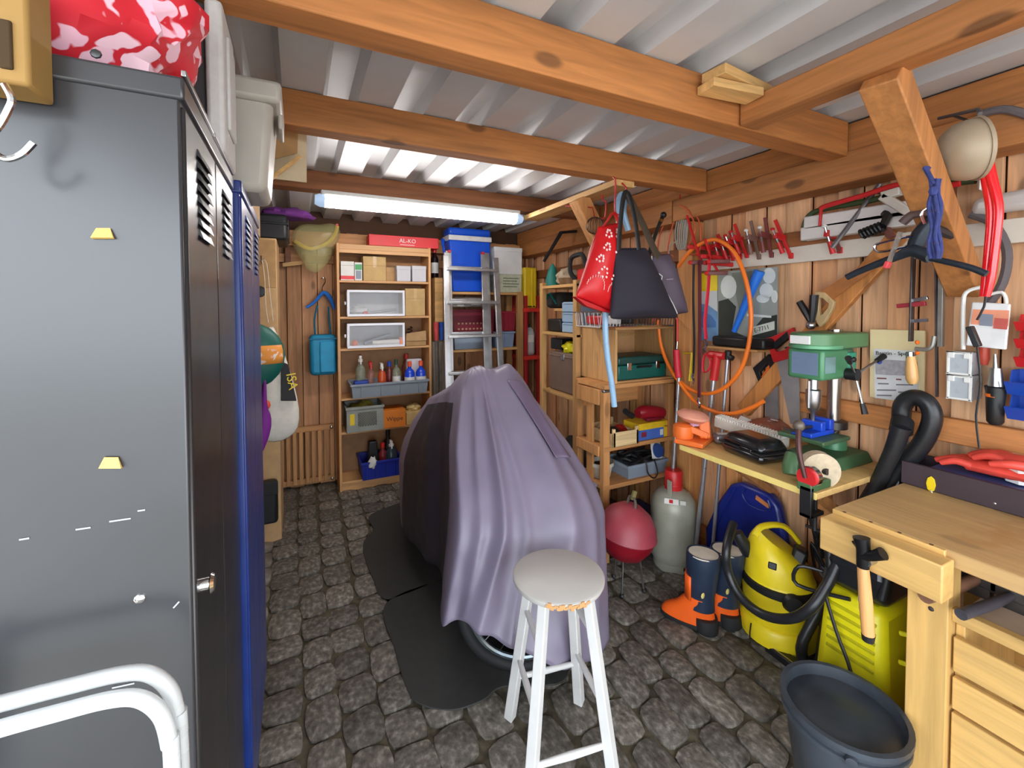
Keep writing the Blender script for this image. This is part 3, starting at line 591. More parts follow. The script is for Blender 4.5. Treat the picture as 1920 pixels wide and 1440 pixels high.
# clear drawers
GL = mat((226, 230, 234), .12, 0, .0, alpha=.14)
DF = mat((236, 238, 246), .35, 0, .03)
def drawer(label, b, stuff):
    o = rootbox('drawer_box', label, 'drawer box', b, 'white framed clear drawers'); x0, y0, z0, x1, y1, z1 = b
    fm = MB(); w = .018
    fm.box(x0, y0, z0, x1, y0+.02, z0+w); fm.box(x0, y0, z1-w, x1, y0+.02, z1); fm.box(x0, y0, z0+w, x0+w, y0+.02, z1-w); fm.box(x1-w, y0, z0+w, x1, y0+.02, z1-w)
    fm.build('front_frame', DF, o, bevel=.002)
    addbox(o, 'front_pane', GL, x0+w, y0+.008, z0+w, x1-w, y0+.011, z1-w, bevel=0)
    sh = MB(); sh.box(x0+.005, y0+.02, z0, x1-.005, y1, z0+.005); sh.box(x0+.005, y0+.02, z1-.006, x1-.005, y1, z1-.002); sh.box(x0+.003, y0+.02, z0, x0+.008, y1, z1-.002); sh.box(x1-.008, y0+.02, z0, x1-.003, y1, z1-.002); sh.box(x0+.005, y1-.004, z0, x1-.005, y1, z1-.004); sh.build('shell', mat((190, 190, 194), .5), o)
    MB().ball((x0-.012, y0+.03, (z0+z1)/2), (.01, .012, .016), 8).build('side_catch', DF, o)
    return o
b1 = fr(651, 544, 759, 588, 3.70, .22, 1.421); drawer('upper clear drawer box with white frame on the bookcase', b1, 0)
b2 = fr(651, 606, 759, 650, 3.70, .22, 1.164); drawer('lower clear drawer box with white frame on the bookcase', b2, 0)
def stickthing(name, label, p0, p1, r, m, cap=None, capm=None):
    o = thing(name, label, 'tool', V(p0)); MB().cyl(p0, p1, r, r*.8, 10).build('rod', m, o)
    if cap: d = (V(p1)-V(p0)).normalized(); MB().cyl(V(p0)-d*cap, V(p0)+d*.002, r*1.7, r*1.6, 10).build('end_cap', capm, o)
    return o
stickthing('filler_tube', 'red capped tube inside the upper clear drawer', (b1[0]+.16, 3.76, 1.445), (b1[0]+.40, 3.80, 1.475), .012, mat((150, 150, 156), .4), .035, RED)
m = blob((b1[0]+.10, 3.80, 1.465), (.07, .06, .045), 4, .3, 10, 2.5, .8); one(m, 'plastic_film', mat((206, 206, 206), .3), 'crumpled white film inside the upper clear drawer', 'film')
stickthing('roll_tube', 'white rolled tube with orange label in lower clear drawer', (b2[0]+.42, 3.75, 1.2), (b2[0]+.20, 3.75, 1.2), .026, WHITE, .03, ORANGE)
stickthing('roll_tube', 'thin grey tube leaning in the lower clear drawer', (b2[0]+.14, 3.80, 1.19), (b2[0]+.36, 3.82, 1.26), .016, GREYP)
m = MB(); m.ball((b2[0]+.06, 3.76, 1.20), (.03, .03, .028), 12); one(m, 'ball', mat((226, 108, 66), .4), 'orange round blob at left in the lower clear drawer', 'ball')
carton('carton', 'tan carton with folded lid beside the upper clear drawer', fr(760, 541, 797, 592, 3.73, .2, 1.421), mat((196, 164, 112), .85, 0, .1))
b = fr(761, 620, 799, 652, 3.71, .2, 1.164); o = rootbox('carton', 'low open carton of cables beside the lower clear drawer', 'box', b); addbox(o, 'body', CARD2, b[0], b[1], b[2], b[3], b[4], b[5]-.04); MB().hexa([(b[0], b[1]-.01, b[5]-.085), (b[3], b[1]-.01, b[5]-.085), (b[3], b[1]-.006, b[5]-.085), (b[0], b[1]-.006, b[5]-.085), (b[0], b[1]-.03, b[5]-.02), (b[3]-.01, b[1]-.03, b[5]-.0), (b[3]-.01, b[1]-.026, b[5]), (b[0], b[1]-.026, b[5]-.02)]).build('flap', CARD, o)
m = MB(); x_, z_ = b[0]+.05, b[5]-.03; m.tube([(x_+.02*math.cos(k*.9), 3.78+.03*math.sin(k*.9)+.0, z_+.004*k) for k in range(16)], .005, 6, sub=2); one(m, 'cable', BLACK, 'black cable coiled in the low open carton', 'cable')
# grey tray of bottles
b = fr(659, 720, 803, 747, 3.66, .28, .763); b[5] = .763+.115; o = crate('tray', 'long grey plastic tray of bottles on the bookcase', b, GREYP, rib=4)
zt = .77
CLR = mat((150, 160, 140), .15, 0, .1, alpha=.55); AMB = mat((120, 58, 40), .2, 0, .1, alpha=.8)
def bx(px, Y): return P(px, 700, Y=Y).x
BB = mat((22, 70, 210), .2, 0, .05, coat=.3)
bottle('spray_bottle', 'clear spray bottle with white trigger at left of grey tray', (bx(676, 3.78), 3.78, zt), .33, .04, CLR, WHITE, True)
bottle('spray_bottle', 'slim spray bottle with red collar in grey tray', (bx(695, 3.76), 3.76, zt), .27, .028, mat((170, 120, 110), .2, 0, .1, alpha=.6), RED, True)
bottle('bottle', 'orange bottle with white pump in grey tray', (bx(716, 3.76), 3.76, zt), .25, .034, mat((204, 84, 40), .3), WHITE, True)
bottle('bottle', 'dark red bottle behind in grey tray', (bx(730, 3.82), 3.82, zt), .26, .034, mat((110, 44, 44), .3), BLUE)
bottle('bottle', 'clear bottle with green cap in grey tray', (bx(743, 3.76), 3.76, zt), .28, .034, CLR, mat((40, 70, 50), .4), lab=WHITE)
for lab, px in (('left of two blue bottles with orange caps in tray', 768), ('right of two blue bottles with orange caps in tray', 789)):
    bottle('bottle', lab, (bx(px, 3.73), 3.73, zt), .26, .043, BB, mat((230, 92, 60), .4), lab=WHITE, group='blue bottles', neck=.35)
m = MB(); m.taper((bx(776, 3.84), 3.84, zt), .15, .08, .13, .06, .27); one(m, 'canister', mat((210, 206, 214), .4), 'pale plastic canister behind the two blue bottles', 'canister', bevel=.01)
bottle('bottle', 'dark brown bottle at the rear of the grey tray', (bx(762, 3.89), 3.89, zt), .31, .04, AMB, RED)
b = [bx(664, 3.71), 3.70, zt, bx(690, 3.71), 3.77, zt+.125]; one(MB().box(*b), 'sponge_pack', BLUE, 'blue sponge pack at the left end of grey tray', 'sponge', bevel=.006)
# crate shelf
b = fr(650, 762, 719, 811, 3.68, .28, .488); GC = mat((150, 154, 148), .5, 0, .08)
o = rootbox('crate', 'grey lattice crate with yellow sticker on the bookcase', 'crate', b); x0, y0, z0, x1, y1, z1 = b
q = MB(); q.box(x0, y0+.006, z0, x1, y1, z0+.006); q.box(x0, y0+.006, z0, x0+.006, y1, z1); q.box(x1-.006, y0+.006, z0, x1, y1, z1); q.box(x0, y1-.006, z0, x1, y1, z1)
fx0, fx1, fz0, fz1 = x0+.085, x1-.055, z0+.04, z1-.045
for c in ((x0, z0, x1, fz0), (x0, fz1, x1, z1), (x0, fz0, fx0, fz1), (fx1, fz0, x1, fz1)): q.box(c[0], y0, c[1], c[2], y0+.006, c[3])
q.build('body', GC, o, bevel=.002)
la = MB(); n = 7; W_, H_ = fx1-fx0, fz1-fz0
for s in (1, -1):
    for k in range(-n, n+1):
        a0 = fx0+k*W_/n*1.0; pts = []
        xa, xb = a0, a0+H_
        za, zb = (fz0, fz1) if s > 0 else (fz1, fz0)
        t0 = max(0, (fx0-xa)/H_); t1 = min(1, (fx1-xa)/H_)
        if t1-t0 > .05: la.beam((xa+H_*t0, y0+.003, za+(zb-za)*t0), (xa+H_*t1, y0+.003, za+(zb-za)*t1), .006, .006, (0, 1, 0))
tag(la.build('lattice', GC, o), kind='stuff')
q = MB(); q.box(x0-.008, y0-.008, z1-.02, x1+.008, y0+.004, z1); q.box(x0-.008, y1-.004, z1-.02, x1+.008, y1+.006, z1); q.box(x0-.008, y0, z1-.02, x0+.004, y1, z1); q.box(x1-.004, y0, z1-.02, x1+.008, y1, z1); q.build('rim', GC, o, bevel=.002)
addbox(o, 'yellow_sticker', YELLOW, x0+.025, y0-.0015, z0+.06, x0+.06, y0, z0+.15, bevel=0)
m = blob(((x0+x1)/2, (y0+y1)/2, z0+.12), (.12, .1, .1), 2, .3, 12, 2.4, .9); one(m, 'cloth', mat((150, 140, 50), .9, 0, .3), 'olive yellow cloth stuffed in the lattice crate', 'cloth')
b = fr(719, 769, 761, 799, 3.69, .2, .488); o = rootbox('orange_box', 'small orange box with dark script beside the lattice crate', 'box', b); addbox(o, 'body', mat((224, 128, 40), .6, 0, .06), *b); text('Wippe', o, ((b[0]+b[3])/2, b[1]-.001, (b[2]+b[5])/2), (1, 0, 0), (0, 0, 1), .05, INK)
b = fr(762, 772, 796, 797, 3.71, .2, .488); o = carton('carton', 'pale open carton beside the small orange box', b, mat((206, 178, 120), .85, 0, .15), False, True)
m = blob(((b[0]+b[3])/2, (b[1]+b[4])/2, b[5]+.02), (.06, .07, .04), 6, .3, 10, 2, .6); one(m, 'paper', mat((216, 190, 130), .9), 'crumpled tan paper on the pale open carton', 'paper')
# bottom: blue crate
b = fr(678, 879, 753, 908, 3.66, .28, .087); b[5] = b[2]+.15; o = crate('crate', 'dark blue crate of cleaners on the bookcase bottom shelf', b, mat((20, 40, 150), .45, 0, .1), rib=4)
zb = b[2]+.008
m = MB(); m.taper((bx(697, 3.78), 3.78, zb), .1, .08, .07, .06, .28); one(m, 'canister', BLACK, 'black canister at left in the dark blue crate', 'canister', bevel=.012)
bottle('bottle', 'red bottle standing in the dark blue crate', (bx(716, 3.78), 3.78, zb), .25, .036, mat((120, 30, 36), .4), RED)
bottle('spray_bottle', 'dark bottle with white trigger in the dark blue crate', (bx(732, 3.76), 3.76, zb), .26, .05, mat((46, 60, 70), .3), WHITE, True, neck=.6)
bottle('bottle', 'black bottle at the rear of the dark blue crate', (bx(726, 3.86), 3.86, zb), .34, .04, BLACK, BLACK)
m = blob((bx(696, 3.68), 3.665, zb+.13), (.035, .02, .05), 1, .4, 8, 2.5); one(m, 'rag', WHITE, 'white rag hanging over the front of the dark blue crate', 'rag')
# between bookcase and ladder
bottle('bottle', 'dark cola bottle standing on the plank beside the bookcase', (P(815, 510, Y=3.85).x, 3.85, P(815, 521, Y=3.85).z), .27, .034, mat((26, 18, 20), .15), RED, lab=WHITE)
px0, px1 = P(814, 600, Y=3.82).x, P(829, 600, Y=3.82).x
m = MB(); m.box(px0, 3.79, 0, px1, 3.9, P(820, 521, Y=3.82).z); one(m, 'plank', WPALE, 'pale upright plank between bookcase and ladder', 'plank', bevel=.003)
t = thing('loppers', 'long loppers with red and blue grips beside the ladder', 'loppers', (P(822, 700, Y=3.74).x, 3.74, 0))
zt = P(822, 604, Y=3.74).z
for px, m_ in ((818, mat((206, 76, 76), .5)), (828, mat((30, 80, 170), .5))):
    x_ = P(px, 620, Y=3.74).x; MB().tube([(x_, 3.74, zt), (x_, 3.74, zt-.16)], [.024, .02], 10).build('grip', m_, t); MB().tube([(x_, 3.74, zt-.16), (x_+(.01 if px < 822 else -.02), 3.74, .5)], .013, 8).build('shaft', mat((120, 112, 104), .8, 0, .3), t)
MB().beam((P(822, 700, Y=3.74).x-.0, 3.74, .5), (P(822, 700, Y=3.74).x, 3.74, 0), .07, .02).build('blade', IRON, t)
WTH = wood((150, 138, 124), 2, .5, .9, .4, .2)
for lab, px, y_ in (('weathered grey stake beside the bookcase, left of two', 816, 3.78), ('weathered grey stake beside the ladder, right of two', 829, 3.76)):
    x_ = P(px, 800, Y=y_).x; m = MB(); m.tube([(x_, y_, 0), (x_+.01, y_, .5), (x_-.006, y_, P(px, 640, Y=y_).z)], [.034, .036, .03], 9, sub=3); one(m, 'stake', WTH, lab, 'stake', 'weathered stakes')
# ------------------------------------------------------------------ aluminium ladder
AL = mat((206, 208, 210), .34, .85, .1, 20)
t = thing('ladder', 'folded aluminium ladder leaning in front of the shelves', 'ladder', (1.40, 3.2, 0))
fy, ty = 3.28, 3.62
def lad(y0, y1, xs0, xs1, xt0, xt1, ztop, rz, dp=.05):
    for a, b_ in ((xs0, xt0), (xs1, xt1)):
        MB().beam((a, y0, 0), (b_, y1, ztop), .02, dp).build('stile', AL, t, bevel=.003)
    for z in rz:
        k = z/ztop; yy = y0+(y1-y0)*k
        MB().box(xs0+(xt0-xs0)*k, yy-.04, z-.012, xs1+(xt1-xs1)*k, yy+.03, z+.012).build('rung', AL, t, bevel=.004)
xa, xb, xc, xd = P(843, 690, Y=3.33).x, P(941, 690, Y=3.33).x, P(836, 475, Y=3.55).x, P(929, 480, Y=3.55).x
zz = [P(880, y, Y=yy).z for y, yy in ((505, 3.5), (567, 3.45), (631, 3.4), (700, 3.34))]; st = zz[0]-zz[1]
lad(3.28, 3.55, xa-.02, xb+.02, xc, xd, 1.93, zz+[zz[3]-st, zz[3]-2*st])
lad(3.42, 3.64, xa+.05, xb-.05, xc+.05, xd-.05, 1.98, [z+.02 for z in zz[:3]])
lad(3.36, 3.60, xa+.02, xb-.10, xc+.022, xd-.095, 1.96, [])
for xx in (xc+.05, xd-.095): addbox(t, 'end_cap', RED, xx-.012, 3.60, 1.962, xx+.012, 3.65, 1.985)
# ------------------------------------------------------------------ wooden shelf behind the ladder
SW = wood((206, 158, 98), 2, .5); SWX = wood((206, 158, 98), 0, .5)
SX0, SX1 = 1.20, P(969, 620, Y=3.70).x+.03
t = thing('wooden_rack', 'rough pine rack behind the ladder on the back wall', 'rack', ((SX0+SX1)/2, 3.84, 0))
for xx in (SX0, SX1):
    for yy in (3.70, 3.94): addbox(t, 'post', SW, xx-.03, yy-.02, 0, xx+.03, yy+.02, P(970, 547, Y=3.7).z)
rz = [1.63, P(880, 655, Y=3.7).z, .8, .3]
for z in rz[:1]+rz[1:]: addbox(t, 'shelf_board', SWX, SX0-.03, 3.69, z-.022, SX1+.029, 3.97, z)
zq = 1.632
b = fr(842, 428, 921, 500, 3.70, .18, zq)
t = rootbox('cool_box', 'bright blue cool box with white lid band above the ladder', 'cool box', b); CB = mat((14, 84, 214), .35, 0, .05)
h = b[5]-b[2]
MB().taper(base(b), .33, .16, b[3]-b[0]-.004, b[4]-b[1], h*.80).build('body', CB, t, bevel=.012)
addbox(t, 'lid_band', mat((226, 226, 226), .4), b[0]-.004, b[1]-.006, b[2]+h*.80, b[3]+.004, b[4]+.004, b[2]+h*.88, bevel=.006)
addbox(t, 'lid', CB, b[0], b[1], b[2]+h*.88, b[3], b[4], b[5], bevel=.02)
MB().tube([(b[0]-.006, b[1]+.12, b[5]-.12), (b[0]-.03, b[1]+.1, b[5]-.1), (b[0]-.035, b[1]+.06, b[5]-.16), (b[0]-.015, b[1]+.05, b[5]-.3)], .012, 8, sub=3).build('handle', CB, t)
b = fr(927, 464, 979, 507, 3.71, .24, 1.80); b2_ = fr(934, 507, 978, 548, 3.69, .26, 1.632); b2_[5] = 1.798
o = rootbox('paper_box', 'printed pale green box under the white foam cube', 'box', b2_); addbox(o, 'body', mat((196, 202, 176), .8, 0, .15, 40), *b2_)
for k in range(4): addbox(o, 'print_line', mat((120, 128, 108), .8), b2_[0]+.05, b2_[1]-.001, b2_[5]-.04-k*.026, b2_[3]-.03-.02*(k % 2), b2_[1], b2_[5]-.03-k*.026, bevel=0)
o = rootbox('foam_box', 'white polystyrene cube stacked on the printed pale box', 'box', b); addbox(o, 'body', mat((220, 222, 222), .8, 0, .04), *b, bevel=.006); addbox(o, 'lid', mat((224, 226, 226), .8, 0, .04), b[0]-.003, b[1]-.003, b[5]-.04, b[3]+.003, b[4], b[5]+.002, bevel=.006)
z2 = rz[1]+.001
b = [SX0+.05, 3.71, z2, SX0+.42, 3.95, z2+.125]; crate('crate', 'grey blue plastic crate low behind the ladder', b, mat((150, 166, 184), .5, 0, .05), rib=0)
b = [SX0+.45, 3.71, z2, SX1-.05, 3.95, z2+.15]; crate('crate', 'small blue grey box with blue label right of the ladder', b, mat((130, 150, 180), .5, 0, .05), rib=1)
b = [SX0+.045, 3.72, z2+.13, SX0+.45, 3.95, z2+.36]; MR = mat((122, 28, 48), .5, 0, .08)
o = crate('crate', 'maroon crate stacked behind the ladder rungs', b, MR, rib=0, rim=True)
for r_ in range(2):
    for k in range(9): addbox(o, 'grip_hole', mat((190, 150, 120), .7), b[0]+.045+k*.036, b[1]+.001, b[2]+.045+r_*.05, b[0]+.062+k*.036, b[1]+.006, b[2]+.06+r_*.05, bevel=0)
b = [SX0+.48, 3.72, z2+.155, SX1-.03, 3.95, z2+.34]; crate('crate', 'red slatted crate right of the ladder on the pine rack', b, mat((150, 36, 56), .5, 0, .08), rib=4)
m = blob((SX0+.26, 3.8, z2+.42), (.2, .09, .055), 5, .35, 14, 2.2, .7); one(m, 'plastic_bag', mat((196, 190, 186), .25, 0, .15, alpha=.7), 'clear plastic bag on the maroon crate behind ladder', 'bag')
m = MB(); m.box(SX0+.1, 3.72, rz[2]+.001, SX0+.5, 3.9, rz[2]+.07); one(m, 'paper_stack', WHITE, 'white stack of paper low behind the ladder', 'paper', bevel=.004)
carton('carton', 'dark lower carton on the pine rack behind the bike cover', [SX0+.06, 3.72, rz[3]+.001, SX1-.08, 3.95, rz[3]+.3], mat((120, 100, 80), .9))
# ------------------------------------------------------------------ red steel rack in the corner
RX0, RX1 = SX1+.036, XW-.045
RR = mat((168, 34, 36), .5, .1, .1)
t = thing('steel_rack', 'red steel rack in the back right corner', 'rack', ((RX0+RX1)/2, 3.8, 0))
rl = [.3, P(990, 668, Y=3.66).z, P(990, 578, Y=3.66).z]
rzs = rl[2]
for xx in (RX0, RX1-.03):
    for yy in (3.66, 3.9): addbox(t, 'post', RR, xx, yy, 0, xx+.03, yy+.03, rzs+.12)
for z in rl: addbox(t, 'shelf', mat((214, 52, 44), .5, .1, .1), RX0-.01, 3.65, z-.035, RX1, 3.94, z)
YC = mat((222, 190, 30), .45, 0, .08)
for lab, x0, x1, y_ in (('big yellow plastic case standing on the red rack', 1.86, 2.07, 3.665), ('narrow yellow case beside the big yellow one', 2.075, 2.10, 3.74)):
    b = [max(x0, RX0), y_, rzs+.001, x1, y_+.2, rzs+(.39 if x0 < 1.9 else .37)]; o = rootbox('plastic_case', lab, 'case', b); addbox(o, 'body', YC, *b, bevel=.012); addbox(o, 'seam_rib', YC, (b[0]+b[3])/2+.01, b[1]-.006, b[2]+.01, (b[0]+b[3])/2+.022, b[1]+.01, b[5]-.02, bevel=.003); addbox(o, 'latch', BLACK, b[0]+.03, b[1]-.005, b[2]+.01, b[3]-.02, b[1]+.004, b[2]+.022)
z_ = rl[1]+.001
cx = 2.02
t = thing('jerry_can', 'milky plastic canister with white label on the red rack', 'canister', (cx, 3.78, z_)); MK = mat((186, 190, 192), .3, 0, .06)
MB().taper((cx, 3.78, z_), .105, .18, .105, .18, .24).build('body', MK, t, bevel=.03); MB().taper((cx, 3.78, z_+.235), .09, .15, .06, .08, .04).build('shoulder', MK, t, bevel=.01); MB().cyl((cx, 3.76, z_+.27), (cx, 3.76, z_+.30), .026).build('cap', BLACK, t); addbox(t, 'label', WHITE, cx-.04, 3.6885, z_+.13, cx+.03, 3.691, z_+.2, bevel=0)
m = MB(); m.lathe([(.085, 0), (.095, .05), (.08, .11), (.05, .13), (0, .135)], (2.02, 3.78, rl[0]+.001), n=18); one(m, 'cap', BLACK, 'black round cap on the lowest shelf of the red rack', 'cap')
# ------------------------------------------------------------------ pine rack along the right wall
def fs(px0, py0, px1, py1, X, d, z0=None):     # a box whose face towards -X the photo shows between two pixels
    cx, cy = (px0+px1)/2, (py0+py1)/2; a, b = P(px0, cy, X=X).y, P(px1, cy, X=X).y
    return [X, min(a, b), P(cx, py1, X=X).z if z0 is None else z0, X+d, max(a, b), P(cx, py0, X=X).z]
KX, KY0, KY1 = 1.60, 2.36, 2.79
t = thing('pine_rack', 'pine rack of open shelves beside the hanging red bag', 'rack', (1.86, 2.57, 0))
SWY = wood((212, 164, 102), 1, .5)
for yy in (KY1, KY0):
    for xx in (KX, 2.09): addbox(t, 'post', SW, xx, yy-.04, 0, xx+.035, yy, P(1012, 531, X=KX).z)
kz = [.32, P(1030, 732, X=KX).z, P(1045, 624, X=KX).z, P(1045, 534, X=KX).z]
for z in kz: addbox(t, 'shelf_board', SWY, KX+.002, KY0-.04, z-.02, 2.12, KY1, z)
z = kz[3]+.001
TEAL = mat((24, 122, 112), .6, 0, .15)
m = MB(); q = P(1036, 520, X=1.72); m.lathe([(.055, 0), (.052, .05), (.03, .13), (.006, .17)], (1.72, q.y, z), n=14); one(m, 'pouch', TEAL, 'teal green pointed pouch on top of the pine rack', 'pouch')
m = blob((1.74, P(1066, 510, X=1.74).y, z+.06), (.09, .09, .06), 12, .3, 12, 2.3, .95); one(m, 'cloth', mat((176, 158, 134), .9, 0, .2), 'beige cloth heap on top of the pine rack', 'cloth')
q = P(1084, 500, X=1.68)
t = thing('chain_saw', 'black tool with red body and loop handle on the pine rack', 'tool', (1.70, q.y-.02, z))
addbox(t, 'body', RED, 1.68, q.y-.14, z, 1.82, q.y+.02, z+.1, bevel=.015)
MB().tube([(1.69, q.y+.02, z+.02), (1.66, q.y+.06, z+.08), (1.66, q.y+.055, z+.17), (1.66, q.y-.02, z+.19), (1.66, q.y-.08, z+.18), (1.68, q.y-.1, z+.1)], .016, 8, sub=4).build('handle', RUBBER, t)
z = kz[2]+.001
b = fs(1026, 598, 1050, 624, 1.64, .25, z); one(MB().box(*b), 'case', BLACK, 'black case beside the pale blue drawers', 'case', bevel=.012)
b = fs(1053, 566, 1088, 626, 1.645, .28, z); LBU = mat((150, 178, 204), .45, 0, .05)
t = rootbox('drawer_unit', 'pale blue unit of three drawers on the pine rack', 'drawers', b); addbox(t, 'body', LBU, b[0]+.012, *b[1:], bevel=.004)
for k in range(3): h = (b[5]-b[2])/3; d = addbox(t, 'drawer', LBU, b[0], b[1]+.004, b[2]+k*h+.003, b[0]+.02, b[4]-.004, b[2]+(k+1)*h-.004, bevel=.004); addbox(t, 'drawer_lip', LBU, b[0]-.005, b[1]+.02, b[2]+(k+1)*h-.014, b[0]+.002, b[4]-.02, b[2]+(k+1)*h-.007)
b = fs(1022, 548, 1048, 578, 1.72, .3, P(1035, 578, X=1.72).z)
t = rootbox('folded_bag', 'dark bag with teal straps stored under the pine rack top', 'bag', b); z_ = b[2]
m = MB(); m.box(*b); m.build('bag_body', mat((40, 40, 38), .8), t, bevel=.03); m = MB(); m.tube([(1.72, b[1]+.03, z_+.03), (1.70, (b[1]+b[4])/2, z_+.11), (1.72, b[4]-.03, z_+.07)], .014, 6, sub=3, flat=.4); m.build('strap', TEAL, t)
b3 = [1.70, KY0, z_-.02, 2.1, KY1-.04, z_-.001]; addbox(bpy.data.objects['pine_rack'], 'shelf_board', SWY, *b3)
z = kz[1]+.001
b = fs(1030, 662, 1084, 728, 1.64, .3, z); t = rootbox('suitcase', 'brown grey suitcase on the lower board of pine rack', 'suitcase', b); SC_ = mat((112, 92, 80), .7, 0, .1); addbox(t, 'body', SC_, *b, bevel=.012); addbox(t, 'rim_band', mat((130, 108, 96), .5), b[0]-.004, b[1]-.003, b[5]-.03, b[3]+.003, b[4]+.003, b[5]-.018); addbox(t, 'latch', STEEL, b[0]-.006, (b[1]+b[4])/2-.02, b[5]-.05, b[0], (b[1]+b[4])/2+.02, b[5]-.01)
m = blob((1.70, P(1072, 650, X=1.70).y, b[5]+.034), (.06, .075, .045), 8, .3, 12, 2.4, .78); one(m, 'plastic_bag', mat((232, 222, 20), .4, 0, .1), 'bright yellow plastic bag lying on the brown suitcase', 'bag')
b2 = fs(1032, 634, 1052, 660, 1.72, .2, b[5]+.002); one(MB().box(*b2), 'box', BLACK, 'small black box beside the yellow plastic bag', 'box', bevel=.008)
m = blob((1.82, 2.55, .45), (.16, .16, .12), 13, .25, 12, 2, .98); one(m, 'sack', mat((34, 32, 32), .8), 'dark sack on the bottom board of the pine rack', 'sack')
# ------------------------------------------------------------------ tool shelf and open cabinet on it
TX0, TX1, TY0, TY1 = 1.555, 2.10, 1.98, 2.27
TW = wood((206, 146, 88), 2, .6); TWX = wood((206, 146, 88), 0, .6)
t = thing('tool_shelf', 'open wooden tool shelf under the green tool box', 'shelf', ((TX0+TX1)/2, 2.12, 0))
ta, tb, tc = P(1200, 716, Y=1.98).z, P(1200, 828, Y=1.98).z, P(1200, 897, Y=1.98).z
for xx in (TX0, TX1-.045):
    for yy in (TY0, TY1-.035): addbox(t, 'post', TW, xx, yy, 0, xx+.045, yy+.035, ta-.03 if yy == TY0 else ta-.001)
for z in (ta, tb, tc): addbox(t, 'shelf_board', TWX, TX0+.002, TY0-.003, z-.025, TX1-.002, TY1-.002, z)
addbox(t, 'side_rail', TW, TX0-.012, TY0+.035, ta-.12, TX0, TY1-.035, ta-.03); addbox(t, 'slat', TW, TX0+.01, TY0+.12, .3, TX0+.025, TY0+.18, ta-.03)
addbox(t, 'side_rail', TW, TX0-.012, TY0+.035, tb-.06, TX0, TY1-.035, tb); addbox(t, 'back_board', TWX, TX0+.01, TY1-.015, ta-.18, TX1-.01, TY1-.004, ta-.03)
addbox(t, 'corner_plate', STEEL, TX0-.003, TY0-.006, ta-.042, TX0+.04, TY0+.02, ta-.028)
QX0, QY0, QY1 = 1.64, 1.985, 2.33; qt = P(1200, 618, Y=1.985).z
t = thing('open_cabinet', 'open plywood cabinet standing on the tool shelf', 'cabinet', (1.87, 2.15, ta+.001)); PLY = wood((204, 156, 100), 2, .3); PLX = wood((196, 146, 92), 0, .3)
addbox(t, 'side_panel', PLY, QX0, QY0, ta+.001, QX0+.016, QY1, qt); addbox(t, 'side_panel', PLY, 2.085, QY0, ta+.001, 2.10, QY1, qt)
addbox(t, 'top_panel', PLX, QX0, QY0, qt, 2.10, QY1, qt+.016); addbox(t, 'bottom_panel', PLX, QX0+.016, QY0, ta+.001, 2.085, QY1, ta+.014); addbox(t, 'back_panel', mat((196, 148, 100), .8, 0, .1), QX0+.016, QY1-.008, ta+.014, 2.085, QY1, qt)
b = [1.675, 2.0, ta+.015, 2.05, 2.22, ta+.15]; GB = mat((16, 88, 80), .4, 0, .08)
t = rootbox('tool_case', 'dark green tool case with two steel latches in open cabinet', 'tool case', b); addbox(t, 'body', GB, b[0], b[1], b[2], b[3], b[4], b[2]+.085, bevel=.008); addbox(t, 'lid', mat((24, 66, 60), .45), b[0]-.003, b[1]-.003, b[2]+.088, b[3]+.003, b[4]+.003, b[5], bevel=.012)
for xx in (b[0]+.08, b[3]-.07): addbox(t, 'latch', CHROME, xx-.016, b[1]-.007, b[2]+.055, xx+.016, b[1], b[2]+.1); 
MB().tube([(b[0]+.14, b[1]-.004, b[2]+.07), (b[0]+.14, b[1]-.02, b[2]+.075), (b[3]-.14, b[1]-.02, b[2]+.075), (b[3]-.14, b[1]-.004, b[2]+.07)], .007, 6).build('handle', BLACK, t)
# wire basket
t = thing('wire_basket', 'white and chrome wire basket on top of the open cabinet', 'basket', (1.8, 2.06, qt+.018)); x0, x1, y0, y1, z0 = 1.50, 2.08, 1.95, 2.2, qt+.018
W_ = MB(); hh = .085
for z, g in ((z0+.003, .012), (z0+hh, 0)): W_.tube([(x0+g, y0+g, z), (x1-g, y0+g, z), (x1-g, y1-g, z), (x0+g, y1-g, z)], .0042, 6, closed=True)
W_.build('rim_wire', CHROME, t); wm = mat((226, 228, 228), .3, .2, .0)
for k in range(25):
    x_ = x0+.012+(x1-x0-.024)*k/24; MB().tube([(x_, y0, z0+hh), (x_, y0+.012, z0+.003), (x_, y1-.012, z0+.003), (x_, y1, z0+hh)], .0026, 5).build('cross_wire', wm if k < 7 else IRON, t)
for k in range(6): y_ = y0+.02+k*.04; MB().tube([(x0, y_, z0+hh), (x0+.012, y_, z0+.003), (x1-.012, y_, z0+.003)], .0026, 5).build('long_wire', wm, t)
for k, (n_, c_, lab) in enumerate((('tool', RED, 'red small tool lying in the wire basket'), ('box', WHITE, 'white small box lying in the wire basket'), ('tool', BLACK, 'black small tool lying in the wire basket'))):
    one(MB().obox((1.58+k*.09, 2.08, z0+.04), (.05, .14, .05), (0, 0, .3*k)), n_, c_, lab, n_, bevel=.008)
